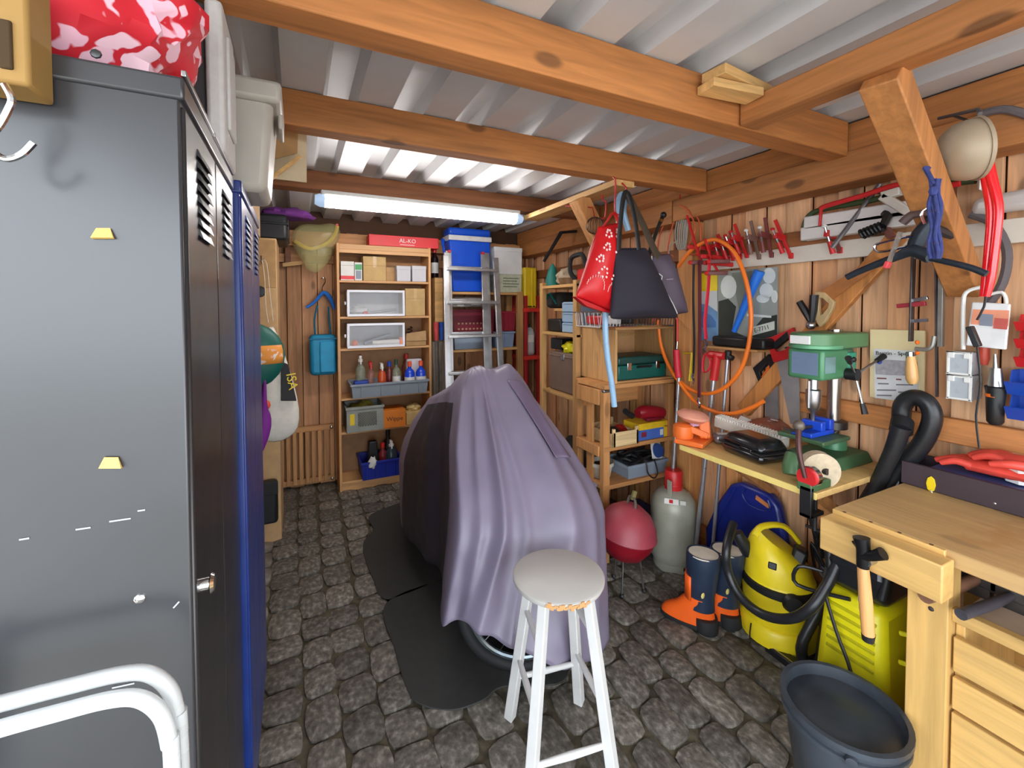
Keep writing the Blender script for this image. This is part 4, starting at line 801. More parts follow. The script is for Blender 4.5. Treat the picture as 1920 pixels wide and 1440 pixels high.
# middle of the tool shelf
z = tb+.001
t = thing('wooden_crate', 'small pale wooden crate of tapes on the tool shelf', 'crate', (1.68, 2.05, z)); x0, x1, y0, y1 = 1.605, 1.79, 1.955, 2.2
CW = wood((228, 198, 146), 0, .2)
for y_ in (y0, y1-.008): addbox(t, 'end_board', CW, x0, y_, z, x1, y_+.008, z+.085)
for x_ in (x0, x1-.006): addbox(t, 'side_board', CW, x_, y0+.008, z+.004, x_+.006, y1-.008, z+.075)
addbox(t, 'floor_board', CW, x0, y0, z, x1, y1, z+.005)
for x_ in (x0, x1-.016):
    for y_ in (y0, y1-.016): addbox(t, 'corner_post', CW, x_, y_, z, x_+.016, y_+.016, z+.105)
TR = [(1.66, 2.03, BLACK, 'black tape roll in the small wooden crate'), (1.73, 2.05, mat((150, 30, 26), .3), 'dark red tape roll in the small wooden crate'), (1.68, 2.13, mat((150, 130, 110), .6), 'tan tape roll in the small wooden crate')]
for x_, y_, m_, lab in TR:
    m = MB(); m.lathe([(.03, -.012), (.045, -.012), (.045, .012), (.03, .012), (.03, -.012)], (x_, y_, z+.055), (.3, .8, .3), n=18); one(m, 'tape_roll', m_, lab, 'tape')
b = [1.82, 1.985, z, 2.09, 2.12, z+.10]; t = rootbox('tool_carton', 'long yellow and blue carton with red end on tool shelf', 'box', b); addbox(t, 'body', mat((70, 110, 196), .5, 0, .08), *b); addbox(t, 'yellow_top', mat((236, 196, 40), .5), b[0]-.001, b[1]-.001, b[2]+.062, b[3], b[4], b[5]+.001); addbox(t, 'yellow_edge', mat((236, 196, 40), .5), b[3]-.07, b[1]-.001, b[2]+.001, b[3]-.04, b[1], b[2]+.07, bevel=0); addbox(t, 'red_end', mat((216, 52, 76), .5), b[3]-.04, b[1]-.0015, b[2], b[3]+.001, b[4], b[5]+.002); addbox(t, 'print_patch', WHITE, b[3]-.10, b[1]-.001, b[2]+.015, b[3]-.075, b[1], b[2]+.05, bevel=0); addbox(t, 'print_patch', mat((140, 40, 60), .6), b[0]+.02, b[1]-.001, b[2]+.02, b[0]+.06, b[1], b[2]+.05, bevel=0)
t = thing('drill_machine', 'dark red corded tool lying on the yellow carton', 'power tool', (1.94, 2.04, z+.105)); DRD = mat((150, 18, 36), .35, 0, .1, coat=.3)
m = MB(); m.tube([(1.86, 2.04, z+.15), (1.90, 2.04, z+.155), (1.98, 2.03, z+.15), (2.05, 2.02, z+.14)], [.03, .042, .04, .03], 12, sub=3); m.build('body', DRD, t); MB().cyl((2.05, 2.02, z+.14), (2.08, 2.015, z+.135), .022, .012).build('nose', BLACK, t); MB().tube([(1.84, 2.06, z+.13), (1.80, 2.07, z+.16), (1.78, 2.06, z+.17)], .018, 8).build('grip', BLACK, t); MB().obox((1.96, 2.02, z+.115), (.12, .05, .02)).build('guard', mat((120, 20, 40), .4), t, bevel=.006)
# lower shelf
z = tc+.001
b = [1.74, 1.985, z, 2.05, 2.2, z+.085]; t = crate('tray', 'shallow blue grey tray on the lower board of tool shelf', b, mat((134, 146, 160), .5, 0, .08), rib=0)
m = MB()
rnd = random.Random(5); 
pts = [(1.76+.24*rnd.random(), 2.0+.16*rnd.random(), z+.07+.06*rnd.random()) for _ in range(26)]
m.tube(pts, .009, 6, sub=4); m.tube([(1.85, 2.0, z+.1), (1.86, 1.965, z+.09), (1.87, 1.96, z+.03), (1.92, 1.962, z-.01), (1.95, 1.962, z+.02), (1.93, 1.97, z+.1)], .004, 6, sub=4)
one(m, 'cable', BLACK, 'tangled heap of black cable in the shallow tray', 'cable')
b = [1.97, 1.99, z+.10, 2.05, 2.02, z+.21]; t = rootbox('blister_card', 'white and blue blister card on the black cable heap', 'package', b); MB().obox((2.0, 2.03, z+.15), (.1, .006, .14), (-.3, .2, .2)).build('card', WHITE, t); m = MB(); m.lathe([(.045, 0), (.04, .018), (0, .02)], (2.0, 2.02, z+.13), (0, -1, .3), n=16); m.build('blue_disc', mat((40, 70, 130), .4), t); MB().obox((1.985, 2.022, z+.2), (.03, .004, .02), (-.3, .2, .2)).build('red_patch', RED, t)
q = P(1120, 866, Y=2.13); pz = max(q.z, z+.09); c_ = (1.645, 2.12, z)
t = thing('flower_pot', 'cream plastic pot with soil behind the tool shelf post', 'pot', c_)
MB().lathe([(.055, 0), (.07, pz-z-.02), (.078, pz-z-.02), (.078, pz-z), (.07, pz-z), (.066, pz-z-.025), (0, pz-z-.025)], c_, n=24).build('pot', mat((206, 200, 184), .5), t); MB().lathe([(.066, pz-z-.024), (.03, pz-z-.014), (0, pz-z-.012)], c_, n=16).build('soil', mat((60, 46, 34), .95, 0, .3), t)
b = [1.37, 2.03, 0, 1.535, 2.28, .47]; crate('crate', 'grey plastic crate on the cobbles left of the tool shelf', b, mat((126, 134, 144), .5, 0, .1), rib=1)
for lab, bb, m_ in (('blue flat box on the floor under the tool shelf', [1.80, 2.02, 0, 2.045, 2.23, .2], mat((24, 54, 112), .5)), ('black box on the floor under the tool shelf', [1.62, 2.02, 0, 1.79, 2.22, .26], BLACK)):
    t = rootbox('box', lab, 'box', bb); addbox(t, 'body', m_, *bb, bevel=.008); addbox(t, 'lid', m_, bb[0]-.004, bb[1]-.004, bb[5]-.03, bb[3]+.004, bb[4]+.004, bb[5]+.004, bevel=.004)
# ------------------------------------------------------------------ bags hanging from the second rafter
HY = 1.63
def bagmesh(quad, Y, th, seed=1, nx=14, ny=16, sag=.0):
    TL, TR_, BR, BL = [P(x, y, Y=Y) for x, y in quad]; m = MB()
    for s in (-1, 1):
        def f(u, v):
            p = TL.lerp(TR_, u).lerp(BL.lerp(BR, u), v)
            e = math.sin(math.pi*u)**.6*(1-(1-min(v*3, 1))**2)*(1 if v < .85 else max(0, (1-v)/.15)**.5)
            n_ = noise.noise(p*7+V((seed*9., s, 0)))
            return p+V((0, s*th*e*(1+.5*n_)+.012*n_*e, .006*n_-sag*math.sin(math.pi*u)*v))
        m.grid(f, nx, ny)
    return m
REDB = mat((216, 26, 32), .42, 0, .06); DARK = mat((38, 34, 46), .8, 0, .1); GRP = mat((92, 80, 94), .75, 0, .08); PK = mat((246, 214, 210), .5, 0, 0)
t = thing('shopping_bag', 'red carrier bag with pale paisley print hanging from rafter', 'bag', P(1130, 590, Y=HY))
quad = [(1122, 425), (1162, 418), (1154, 588), (1079, 556)]
bagmesh(quad, HY, .06, 2).build('bag_body', REDB, t, solid=.0015, sub=1, ang=180)
# folded gable below, handles, print
pts = pp([(1079, 556), (1154, 588), (1132, 584), (1100, 574)], Y=HY-.005); MB().prism(pts, (0, .03, 0)).build('bottom_gusset', mat((196, 20, 28), .5), t)
MB().tube(pp([(1128, 428), (1140, 412), (1150, 398), (1158, 412), (1160, 424)], Y=HY), .012, 6, sub=3, flat=.2).build('handle', REDB, t)
pr_ = MB(); rnd = random.Random(3)
def onbag(u, v):
    TL, TR_, BR, BL = [P(x, y, Y=HY) for x, y in quad]; p = TL.lerp(TR_, u).lerp(BL.lerp(BR, u), v)
    e = math.sin(math.pi*u)**.6*(1-(1-min(v*3, 1))**2)*(1 if v < .85 else max(0, (1-v)/.15)**.5); n_ = noise.noise(p*7+V((18., -1, 0)))
    return p+V((0, -.06*e*(1+.5*n_)+.012*n_*e-.0045, .006*n_))
for (u, v, r) in ((.35, .12, .10), (.75, .14, .12), (.3, .3, .09), (.72, .33, .11), (.2, .46, .08), (.8, .5, .1), (.35, .62, .12), (.72, .64, .10)):
    for k in range(7):
        a = k*.9; uu, vv = u+r*1.1*math.cos(a)*(.6+.4*(k % 2)), v+r*.5*math.sin(a)
        if .06 < uu < .94: q = onbag(uu, vv); pr_.lathe([(.0062, 0), (.005, .0018), (0, .002)], q, (0, -1, .1), n=7)
for c_, w_ in ((.26, .18), (.76, .2)):
    for k in range(12): a = math.pi*k/11; uu = min(.93, max(.05, c_+w_*math.cos(a))); q = onbag(uu, .82-.12*math.sin(a)); pr_.beam(q, q+V((.002, -.001, .012)), .0022, .002)
tag(pr_.build('printed_pattern', PK, t), kind='stuff')
t = thing('tote_bag', 'large black tote bag hanging in front of the grey tote', 'bag', P(1210, 600, Y=HY-.05))
bagmesh([(1152, 468), (1212, 464), (1272, 596), (1144, 598)], HY-.05, .06, 4).build('bag_body', DARK, t, solid=.002, sub=1, ang=180)
MB().tube([p for p in pp([(1160, 470), (1163, 420), (1170, 366), (1180, 368), (1192, 420), (1198, 468)], Y=HY-.06)], .013, 6, sub=4, flat=.22, up=(0, 1, 0)).build('strap', BLACK, t)
MB().tube([p for p in pp([(1178, 368), (1205, 420), (1228, 470), (1236, 480)], Y=HY-.02)], .02, 6, sub=4, flat=.2, up=(0, 1, 0)).build('strap', mat((70, 56, 40), .8), t)
t = thing('tote_bag', 'grey purple tote with white edge behind black tote', 'bag', P(1260, 595, Y=HY+.02))
bagmesh([(1222, 478), (1257, 477), (1291, 586), (1232, 594)], HY+.03, .05, 6).build('bag_body', GRP, t, solid=.002, sub=1, ang=180)
MB().tube(pp([(1222, 480), (1225, 504), (1242, 518), (1240, 530), (1262, 570), (1270, 588)], Y=HY-.045), .0022, 5, sub=2).build('white_edge', WHITE, t)
MB().tube(pp([(1228, 482), (1214, 440), (1185, 380), (1176, 366)], Y=HY+.02), .012, 6, sub=3, flat=.2, up=(0, 1, 0)).build('strap', GRP, t)
MB().beam(P(1250, 524, Y=HY-.04), P(1262, 523, Y=HY-.04), .0015, .004).build('small_print', mat((150, 140, 150), .6), t)
t = thing('water_tube', 'pale blue flexible tube hung behind the red bag', 'tube', P(1150, 760, Y=HY+.03))
LBT = mat((150, 186, 216), .3, 0, .04)
MB().tube(pp([(1152, 762), (1147, 720), (1138, 660), (1135, 590), (1142, 500), (1160, 430), (1158, 385), (1166, 364), (1172, 376), (1170, 400), (1178, 432)], Y=HY+.05), .0145, 10, sub=4).build('tube', LBT, t)
for lab, pts, k in (('red screw hook above the red carrier bag', [(1153, 335), (1154, 352), (1153, 395), (1160, 403)], 0), ('red zigzag hook left of the red carrier bag', [(1130, 376), (1136, 377), (1135, 406), (1128, 410), (1118, 408)], 1), ('red screw hook holding the black tote', [(1174, 352), (1174, 362), (1170, 369), (1177, 371)], 2)):
    o = MB().tube(pp(pts, Y=HY+(.04, .04, .03)[k]), .0042, 6, sub=3); 
    if k == 1: o = MB().tube(pp([(1128, 344), (1130, 376), (1136, 377), (1135, 406), (1128, 410), (1118, 408)], X=1.46), .0045, 6, sub=2)
    elif True: p_ = P(pts[0][0], pts[0][1], Y=HY+.04); o.tube([p_, (p_.x, 1.70, p_.z+.03)], .004, 6)
    one(o, 'screw_hook', RED, lab, 'hook', 'red screw hooks')
t = thing('wire_whisk', 'round dark wire whisk ball hanging beside the short brace', 'whisk', P(1115, 440, Y=1.9)); c = P(1115, 423, Y=1.9)
for k in range(8): a = math.pi*k/8; MB().tube([c+.045*V((math.cos(a)*math.sin(s*math.pi/8), math.sin(a)*math.sin(s*math.pi/8), math.cos(s*math.pi/8))) for s in range(16)], .0016, 5, closed=True).build('wire', IRON, t)
MB().tube([c+V((0, 0, .045)), c+V((.0, .02, .1)), V((c.x, 2.3, 2.12))], .003, 5).build('hanger', RED, t)
# black hockey-like rod and thin cords at the corner
m = MB(); m.tube([P(1052, 436, Y=2.9), P(1020, 490, Y=2.9)], [.016, .012], 8); m.tube([P(1052, 436, Y=2.9), (2.0, 2.9, P(1052, 436, Y=2.9).z+.02)], .012, 6); one(m, 'rod', BLACK, 'short black rod fixed slantwise high in the corner', 'rod')
t = thing('black_pole', 'black pole with brass collar beside the orange cord', 'pole', P(1215, 480, Y=1.85)); MB().tube(pp([(1243, 405), (1232, 430), (1215, 482)], Y=1.85), [.012, .009, .013], 10).build('pole', BLACK, t); MB().ball(P(1244, 403, Y=1.85), .018, 10).build('knob', BLACK, t); MB().cyl(P(1240, 412, Y=1.85), P(1238, 417, Y=1.85), .0125).build('brass_collar', mat((200, 160, 80), .3, 1), t); MB().tube([P(1215, 482, Y=1.85), P(1215, 482, Y=1.85)+V((.1, .2, 0)), V((2.13, 2.2, P(1215, 482, Y=1.85).z))], .005, 6).build('hanger', IRON, t)
OC = mat((206, 92, 62), .5, 0, .06)
t = thing('cord_bundle', 'thin orange cord looped on the post by the totes', 'cord', P(1275, 480, X=2.04))
for k, pts in enumerate(([(1270, 385), (1250, 410), (1235, 450), (1232, 500)], [(1276, 388), (1262, 420), (1252, 470), (1262, 480)], [(1282, 390), (1300, 400), (1312, 420), (1312, 470), (1290, 478)], [(1275, 385), (1290, 395), (1304, 430), (1286, 470)])): MB().tube(pp(pts, X=2.03-.008*k), .0042, 6, sub=4).build('cord', OC, t)
q = P(1275, 384, X=2.03); MB().tube([q+V((0, 0, .06)), q+V((0, 0, .0)), q+V((-.02, 0, -.01))], .004, 6).build('hook', RED, t); MB().tube([q+V((0, 0, .06)), q+V((.12, 0, .06))], .004, 6).build('hook', RED, t)
m = MB(); 
for k in range(5): m.tube(pp([(1270+k*4, 412), (1266+k*4, 440), (1272+k*3, 468), (1280+k*2, 440), (1278+k*3, 412)], X=2.02-.004*k), .0042, 6, sub=4)
m.tube(pp([(1272, 450), (1256, 462), (1254, 478)], X=2.02), .0036, 6, sub=3); m.tube([P(1280, 413, X=2.02), V((2.06, P(1280, 413, X=2.02).y, P(1280, 405, X=2.02).z))], .004, 6)
one(m, 'rope', mat((168, 162, 150), .8), 'grey rope coil hung beside the orange cord', 'rope')
# ------------------------------------------------------------------ white rail with clamps
t = tag(MB().hexa([P(1278, 512, X=2.115), P(1920, 453, X=2.115)+V((0, -.4, 0)), P(1920, 453, X=2.115)+V((.035, -.4, 0)), P(1278, 512, X=2.15), P(1278, 490, X=2.115), P(1920, 405, X=2.115)+V((0, -.4, 0)), P(1920, 405, X=2.115)+V((.035, -.4, 0)), P(1278, 490, X=2.15)]).build('rail_board', mat((214, 204, 190), .6, 0, .06), bevel=.003), 'long white board fixed to the right wall carrying the clamps', 'board')
MARO = mat((120, 56, 54), .5, 0, .1)
CLM = []
def clamp(px, py, lab, L_, m1, m2, tilt=0., out=.0, X=2.10):
    q = P(px, py, X=X); o = thing('bar_clamp', lab, 'clamp', q, 'bar clamps on the white board')
    if CLM and False: pass
    d = V((-.25-out, .12+tilt, 1)).normalized(); a = q-d*.035; b_ = q+d*L_
    MB().beam(a, b_, .015, .009, (1, 0, 0)).build('bar', m1, o, bevel=.001)
    MB().beam(a+d*.01, a+d*.01+V((.035, 0, -.008)), .02, .026).build('fixed_jaw', m2, o, bevel=.003)
    s = q+d*(L_*.4); MB().beam(s+V((.014, 0, 0)), s+V((-.05, .01, .012)), .02, .028).build('sliding_arm', m2, o, bevel=.003)
    e = s+V((-.045, .008, .01)); MB().cyl(e-d*.04, e+d*.03, .005, n=8).build('screw', STEEL, o); MB().cyl(e-d*.09, e-d*.035, .011, .009, 10).build('grip', m2, o); MB().ball(e+d*.034, (.011, .011, .008), 8).build('pad', m2 if m1 is RED else WHITE, o)
    return o
od = ['first', 'second', 'third', 'fourth', 'fifth']
for i, px in enumerate((1345, 1358, 1371, 1384)): clamp(px, 482-i*3, od[i]+' red clamp from the left in the dense cluster on white board', .11+.012*(i % 2), RED, RED, .05*(i-1.5), .1)
clamp(1396, 470, 'tall red clamp at the right end of the dense cluster', .15, RED, RED, .12)
clamp(1420, 472, 'grey brown clamp right of the red clamp cluster', .16, mat((140, 116, 106), .4, .5), mat((128, 92, 84), .5), -.05)
clamp(1444, 468, 'maroon clamp between the grey clamp and single red clamp', .16, MARO, MARO, -.1)
clamp(1478, 470, 'single red clamp right of the maroon clamp', .16, RED, RED, .16)
clamp(1570, 458, 'small red clamp on the white board under the white conduit', .09, MARO, RED, .05)
for i, (p0, p1, p2) in enumerate((((1288, 404), (1305, 462), (1316, 492)), ((1322, 448), (1336, 492), (1348, 512)), ((1306, 478), (1330, 480), (1352, 490)))):
    X = 1.98; o = thing('bar_clamp', ('long red clamp', 'short red clamp', 'level red clamp')[i]+' holding the leashes at left end of the board', 'clamp', P(*p2, X=X), 'bar clamps on the white board')
    MB().tube(pp([p0, p1, p2], X=X), .009, 8, flat=.6).build('bar', RED, o); a = P(*p1, X=X); MB().beam(a+V((-.03, .03, 0)), a+V((.16, -.02, -.01)), .018, .022).build('fixed_jaw', RED, o, bevel=.003); MB().beam(P(*p2, X=X)+V((-.05, .03, 0)), P(*p2, X=X)+V((.04, -.02, .0)), .016, .02).build('sliding_arm', mat((110, 60, 56), .5), o, bevel=.003); MB().ball(P(*p2, X=X)+V((-.055, .03, 0)), .012, 8).build('pad', RED, o)
# leashes
for lab, pts, r, m_, fl, X in (('thin black leash hanging at the left end of board', [(1301, 490), (1300, 560), (1302, 640), (1300, 700)], .008, BLACK, .3, 1.96), ('dark red braided leash hanging beside the black leash', [(1312, 488), (1312, 560), (1312, 650), (1311, 745)], .012, mat((92, 22, 36), .7), .5, 1.955)):
    o = thing('dog_leash', lab, 'leash', P(*pts[-1], X=X)); MB().tube(pp(pts, X=X), r, 8, sub=3, flat=fl).build('strap', m_, o)
    e = P(*pts[-1], X=X); MB().tube([e, e+V((0, .006, -.02)), e+V((0, -.004, -.04)), e+V((0, .0, -.06))], [.006, .008, .007, .004], 8).build('snap_hook', CHROME, o)
o = thing('dog_leash', 'bright red strap leash with steel snap hook', 'leash', P(1322, 700, X=1.95)); PKR = mat((206, 34, 56), .5)
MB().tube(pp([(1330, 488), (1328, 540), (1322, 600), (1324, 636)], X=1.95), .013, 6, sub=3, flat=.25, up=(0, 1, 0)).build('strap', PKR, o); MB().tube(pp([(1322, 636), (1326, 646), (1320, 654), (1324, 662)], X=1.95), .006, 8, sub=2).build('snap_hook', CHROME, o); MB().tube(pp([(1322, 662), (1332, 675), (1330, 692), (1320, 698), (1318, 680), (1322, 664)], X=1.95), .009, 6, sub=3, flat=.4).build('hand_loop', PKR, o)
# orange hose ring
HO = mat((244, 122, 34), .4, 0, .04)
o = thing('garden_hose', 'bright orange hose in a large ring on the right wall', 'hose', P(1330, 775, X=1.99))
MB().tube(pp([(1234, 600), (1240, 650), (1262, 700), (1295, 730), (1330, 738), (1365, 722), (1395, 680), (1408, 610), (1402, 540), (1380, 478), (1350, 452), (1325, 452), (1295, 470), (1272, 500)], X=1.99), .0105, 10, sub=5).build('ring', HO, o)
MB().tube(pp([(1262, 700), (1300, 750), (1340, 772), (1375, 775), (1410, 764), (1432, 752)], X=1.97), .0105, 10, sub=5).build('tail', HO, o)
# posters and ledge
def slab(pts, X, th): return MB().prism(pp(pts, X=X), (th, 0, 0))
o = tag(slab([(1274, 514), (1344, 512), (1346, 640), (1272, 636)], 2.118, .003).build('poster', mat((196, 202, 204), .6, 0, .05)), 'yellow and white poster with a pale blue car shape', 'poster')
slab([(1274, 514), (1345, 512), (1345, 545), (1273, 548)], 2.116, .002).build('yellow_field', YELLOW, o); slab([(1273, 590), (1285, 582), (1300, 570), (1325, 570), (1345, 585), (1346, 640), (1272, 636)], 2.116, .002).build('blue_field', mat((106, 148, 190), .6, 0, .15), o)
slab([(1278, 606), (1284, 594), (1298, 586), (1320, 584), (1334, 592), (1342, 604), (1342, 614), (1278, 614)], 2.1145, .0014).build('car_shape', mat((70, 112, 168), .5), o)
o = tag(slab([(1346, 510), (1458, 500), (1458, 660), (1346, 640)], 2.118, .003).build('poster', mat((150, 156, 150), .6, 0, .1)), 'large grey photo poster with pale ovals and number plate', 'poster')
wp = mat((214, 220, 216), .6, 0, .08); dk = mat((44, 50, 44), .6, 0, .2)
def oval(cx, cy, rx, ry, n=14): return [(cx+rx*math.cos(2*math.pi*k/n), cy+ry*math.sin(2*math.pi*k/n)) for k in range(n)]
for c_ in ((1366, 538, 15, 22), (1442, 517, 12, 15), (1437, 545, 13, 14), (1452, 556, 6, 12), (1430, 560, 12, 8)): slab(oval(*c_), 2.1165, .0015).build('pale_oval', wp, o)
slab([(1347, 565), (1365, 560), (1380, 575), (1372, 620), (1400, 632), (1430, 596), (1457, 590), (1457, 658), (1347, 638)], 2.117, .001).build('dark_field', dk, o); slab([(1372, 512), (1410, 508), (1405, 560), (1385, 580)], 2.117, .001).build('grey_field', mat((120, 126, 116), .6), o)
slab([(1404, 615), (1452, 602), (1452, 618), (1404, 631)], 2.116, .001).build('number_plate', mat((206, 210, 200), .5), o); a, c = P(1405, 623, X=2.1155), P(1452, 610, X=2.1155); text('E-7711', o, (a+c)/2, c-a, (0, 0, 1), .030, dk)
slab([(1400, 588), (1446, 592), (1446, 596), (1400, 593)], 2.116, .001).build('white_mark', wp, o)
o = thing('foam_roll', 'blue foam tube leaning across the grey photo poster', 'tube', P(1376, 624, X=2.07)); MB().cyl(P(1376, 622, X=2.07), P(1424, 508, X=2.085), .013, .026, 12).build('roll', mat((20, 110, 216), .5, 0, .05), o)
t = thing('wall_ledge', 'narrow wooden ledge with black tray below the posters', 'ledge', P(1380, 670, X=2.05)); a, c = P(1325, 640, X=2.02), P(1425, 668, X=2.02)
zl = P(1376, 652, X=2.02).z; ya, yc = P(1328, 645, X=2.02).y, P(1425, 660, X=2.02).y
addbox(t, 'ledge_board', wood((190, 140, 84), 1, .4), 2.0, yc, zl-.012, 2.15, ya, zl); addbox(t, 'black_tray', BLACK, 2.02, yc-.02, zl+.001, 2.11, ya-.02, zl+.055, bevel=.012); addbox(t, 'bracket', WZ, 2.1, (ya+yc)/2-.015, zl-.1, 2.15, (ya+yc)/2+.015, zl-.012)
# poles behind the bench end
def pole(name, label, grip, top, bot, r, gm, X=2.0, tee=None, sm_=None):
    o = thing(name, label, 'pole', bot); gp = pp(grip, X=X); MB().tube(gp, r*1.7, 10, sub=2).build('grip', gm, o)
    MB().tube([gp[-1], V(bot)], [r, r*.9], 10).build('shaft', sm_ or mat((190, 194, 200), .3, .8, .1), o)
    if tee: MB().tube(pp(tee, X=X), r*1.5, 8).build('cross_handle', gm, o)
    MB().cyl(V(bot), V(bot)+V((0, 0, .03)), r*1.5, n=10).build('foot', BLACK, o); return o
pole('walking_pole', 'silver pole with slim red grip left of yellow handle', [(1268, 656), (1270, 690), (1273, 708)], 0, (1.93, 1.86, 0), .011, PKR, 1.97)
pole('walking_pole', 'silver pole with red cross handle under the posters', [(1345, 664), (1338, 712)], 0, (1.96, 1.70, 0), .013, RED, 2.0, [(1330, 664), (1358, 668)])
pole('walking_pole', 'silver pole with black top and red end beside red handle', [(1366, 658), (1364, 674)], 0, (2.0, 1.62, 0), .01, BLACK, 2.02, [(1358, 664), (1374, 672)])
o = thing('handle', 'yellow plastic hook handle hanging left of red cross handle', 'handle', P(1294, 714, X=2.03)); MB().tube(pp([(1282, 662), (1298, 662), (1296, 690), (1294, 714)], X=2.03), [.008, .011, .012, .014], 8, flat=.6).build('handle', YELLOW, o); q = P(1284, 662, X=2.03); MB().tube([q, q+V((.12, 0, 0.01))], .005, 6).build('hook', STEEL, o)
o = thing('flex_cable', 'red cord with steel plug hanging from the grey tote side', 'cord', P(1268, 650, X=1.93)); MB().tube(pp([(1262, 592), (1270, 600), (1270, 640)], X=1.93), .006, 6, sub=3).build('cord', mat((206, 70, 60), .5), o); MB().cyl(P(1270, 640, X=1.93), P(1269, 654, X=1.93), .006).build('plug', CHROME, o); MB().tube([P(1262, 592, X=1.93), P(1255, 585, X=1.93)+V((0, .04, .05)), V((1.93, 1.99, 1.40))], .005, 6).build('lead', mat((206, 70, 60), .5), o)
# handsaws
def poly(pts, X, th): return slab(pts, X, th)
o = thing('hand_saw', 'hand saw with red and black handle beside green drill press', 'saw', P(1485, 790, X=2.10))
poly([(1456, 676), (1497, 652), (1500, 795), (1482, 795)], 2.112, .003).build('blade', mat((150, 146, 146), .45, .2, .15), o)
hm = MB()
def ringpoly(out, inn, X, th):
    m = MB(); k = len(out); a = pp(out, X=X); b_ = pp(inn, X=X); e = V((th, 0, 0)); vs = a+b_+[p+e for p in a]+[p+e for p in b_]
    fs_ = []
    for i in range(k): j = (i+1) % k; fs_ += [(i, j, k+j, k+i), (2*k+i, 3*k+i, 3*k+j, 2*k+j), (i, 2*k+i, 2*k+j, j), (k+i, k+j, 3*k+j, 3*k+i)]
    m.add(vs, fs_); return m
ringpoly([(1434, 634), (1445, 632), (1478, 618), (1486, 614), (1493, 648), (1478, 672), (1450, 680)], [(1447, 648), (1450, 645), (1474, 632), (1478, 632), (1480, 646), (1472, 656), (1455, 660)], 2.098, .022).build('handle', RED, o, bevel=.003)
poly([(1446, 645), (1476, 620), (1480, 632), (1452, 656)], 2.096, .026).build('grip', BLACK, o, bevel=.004)
o = thing('hand_saw', 'hand saw with black and orange handle under the red saw', 'saw', P(1448, 790, X=2.13))
poly([(1432, 715), (1458, 694), (1460, 790), (1436, 790)], 2.133, .003).build('blade', mat((130, 126, 126), .45, .2, .15), o)
ringpoly([(1411, 690), (1440, 664), (1452, 676), (1456, 700), (1432, 730), (1424, 722)], [(1424, 698), (1438, 682), (1442, 686), (1442, 698), (1430, 712), (1427, 708)], 2.122, .02).build('handle', BLACK, o, bevel=.003)
poly([(1427, 706), (1443, 682), (1448, 690), (1432, 714)], 2.126, .012).build('orange_insert', ORANGE, o, bevel=.002)
q = P(1470, 652, X=2.10); MB().tube([q, q+V((.05, 0, .0))], .004, 6).build('nail', STEEL, o)
o = thing('hand_saw', 'old saw with pale wooden open handle above the drill press', 'saw', P(1540, 612, X=2.08))
ringpoly([(1528, 546), (1545, 548), (1564, 566), (1560, 580), (1546, 604), (1536, 614), (1528, 600)], [(1535, 558), (1543, 560), (1553, 570), (1551, 577), (1542, 588), (1537, 590), (1534, 580)], 2.075, .024).build('handle', wood((226, 190, 136), 2, .1), o, bevel=.004)
poly([(1536, 548), (1560, 562), (1662, 488), (1640, 482)], 2.083, .004).build('blade', mat((176, 112, 60), .5, .2, .2), o)
# instruction board
o = tag(slab([(1631, 617), (1734, 620), (1732, 762), (1630, 744)], 2.135, .012).build('notice_board', mat((226, 206, 158), .7, 0, .05), bevel=.002), 'cream board with printed paper sheet beside the drill press', 'notice board')
slab([(1638, 654), (1716, 658), (1724, 756), (1640, 746)], 2.133, .0015).build('paper_sheet', mat((216, 214, 214), .7), o)
slab([(1641, 673), (1720, 678), (1722, 706), (1642, 702)], 2.132, .0008).build('print_picture', mat((166, 160, 164), .6, 0, .2, 60), o); slab(oval(1649, 678, 5, 5), 2.131, .0006).build('blue_logo', mat((70, 90, 180), .5), o)
a, c = P(1643, 662, X=2.131), P(1716, 664, X=2.131); text('Bauzin - Spezial', o, (a+c)/2, c-a, (0, 0, 1), .021, INK)
for k, (x0, x1, y_) in enumerate(((1644, 1662, 708), (1680, 1690, 710), (1646, 1666, 718), (1680, 1712, 720), (1644, 1680, 730), (1684, 1716, 734), (1644, 1672, 740), (1680, 1718, 744))): slab([(x0, y_), (x1, y_+.5), (x1, y_+3), (x0, y_+2.5)], 2.132, .0008).build('print_line', mat((120, 116, 122), .7) if k > 1 else MARO, o)
# frame clamp with wooden handle, bow frame
IR2 = mat((104, 98, 98), .4, .85, .25)
o = thing('frame_clamp', 'iron bar clamp with wooden handle hanging by the notice board', 'clamp', P(1710, 720, X=2.05))
MB().beam(P(1713, 478, X=2.05), P(1708, 640, X=2.05), .006, .03, (1, 0, 0)).build('bar', IR2, o, bevel=.001)
MB().tube(pp([(1706, 660), (1706, 672)], X=2.05), .012, 10).build('ferrule', STEEL, o); MB().tube(pp([(1708, 668), (1709, 690), (1710, 710), (1711, 720)], X=2.05), [.013, .018, .019, .011], 12, sub=3).build('wooden_handle', wood((224, 172, 108), 2, 0, .35), o)
MB().beam(P(1682, 574, X=2.05), P(1736, 569, X=2.05), .014, .016).build('red_arm', mat((150, 36, 48), .5), o, bevel=.002); MB().beam(P(1706, 565, X=2.05), P(1740, 558, X=2.05), .012, .014).build('steel_arm', STEEL, o, bevel=.002); MB().tube(pp([(1716, 654), (1738, 655), (1748, 648), (1752, 630)], X=2.05), .0075, 8, sub=3).build('bow', mat((150, 146, 140), .4, .6), o)
MB().beam(P(1712, 602, X=2.05), P(1740, 600, X=2.05), .01, .012).build('cross_arm', STEEL, o); 
for y_ in (642, 662): MB().ball(P(1720, y_, X=2.05), .008, 8).build('orange_nut', ORANGE, o)
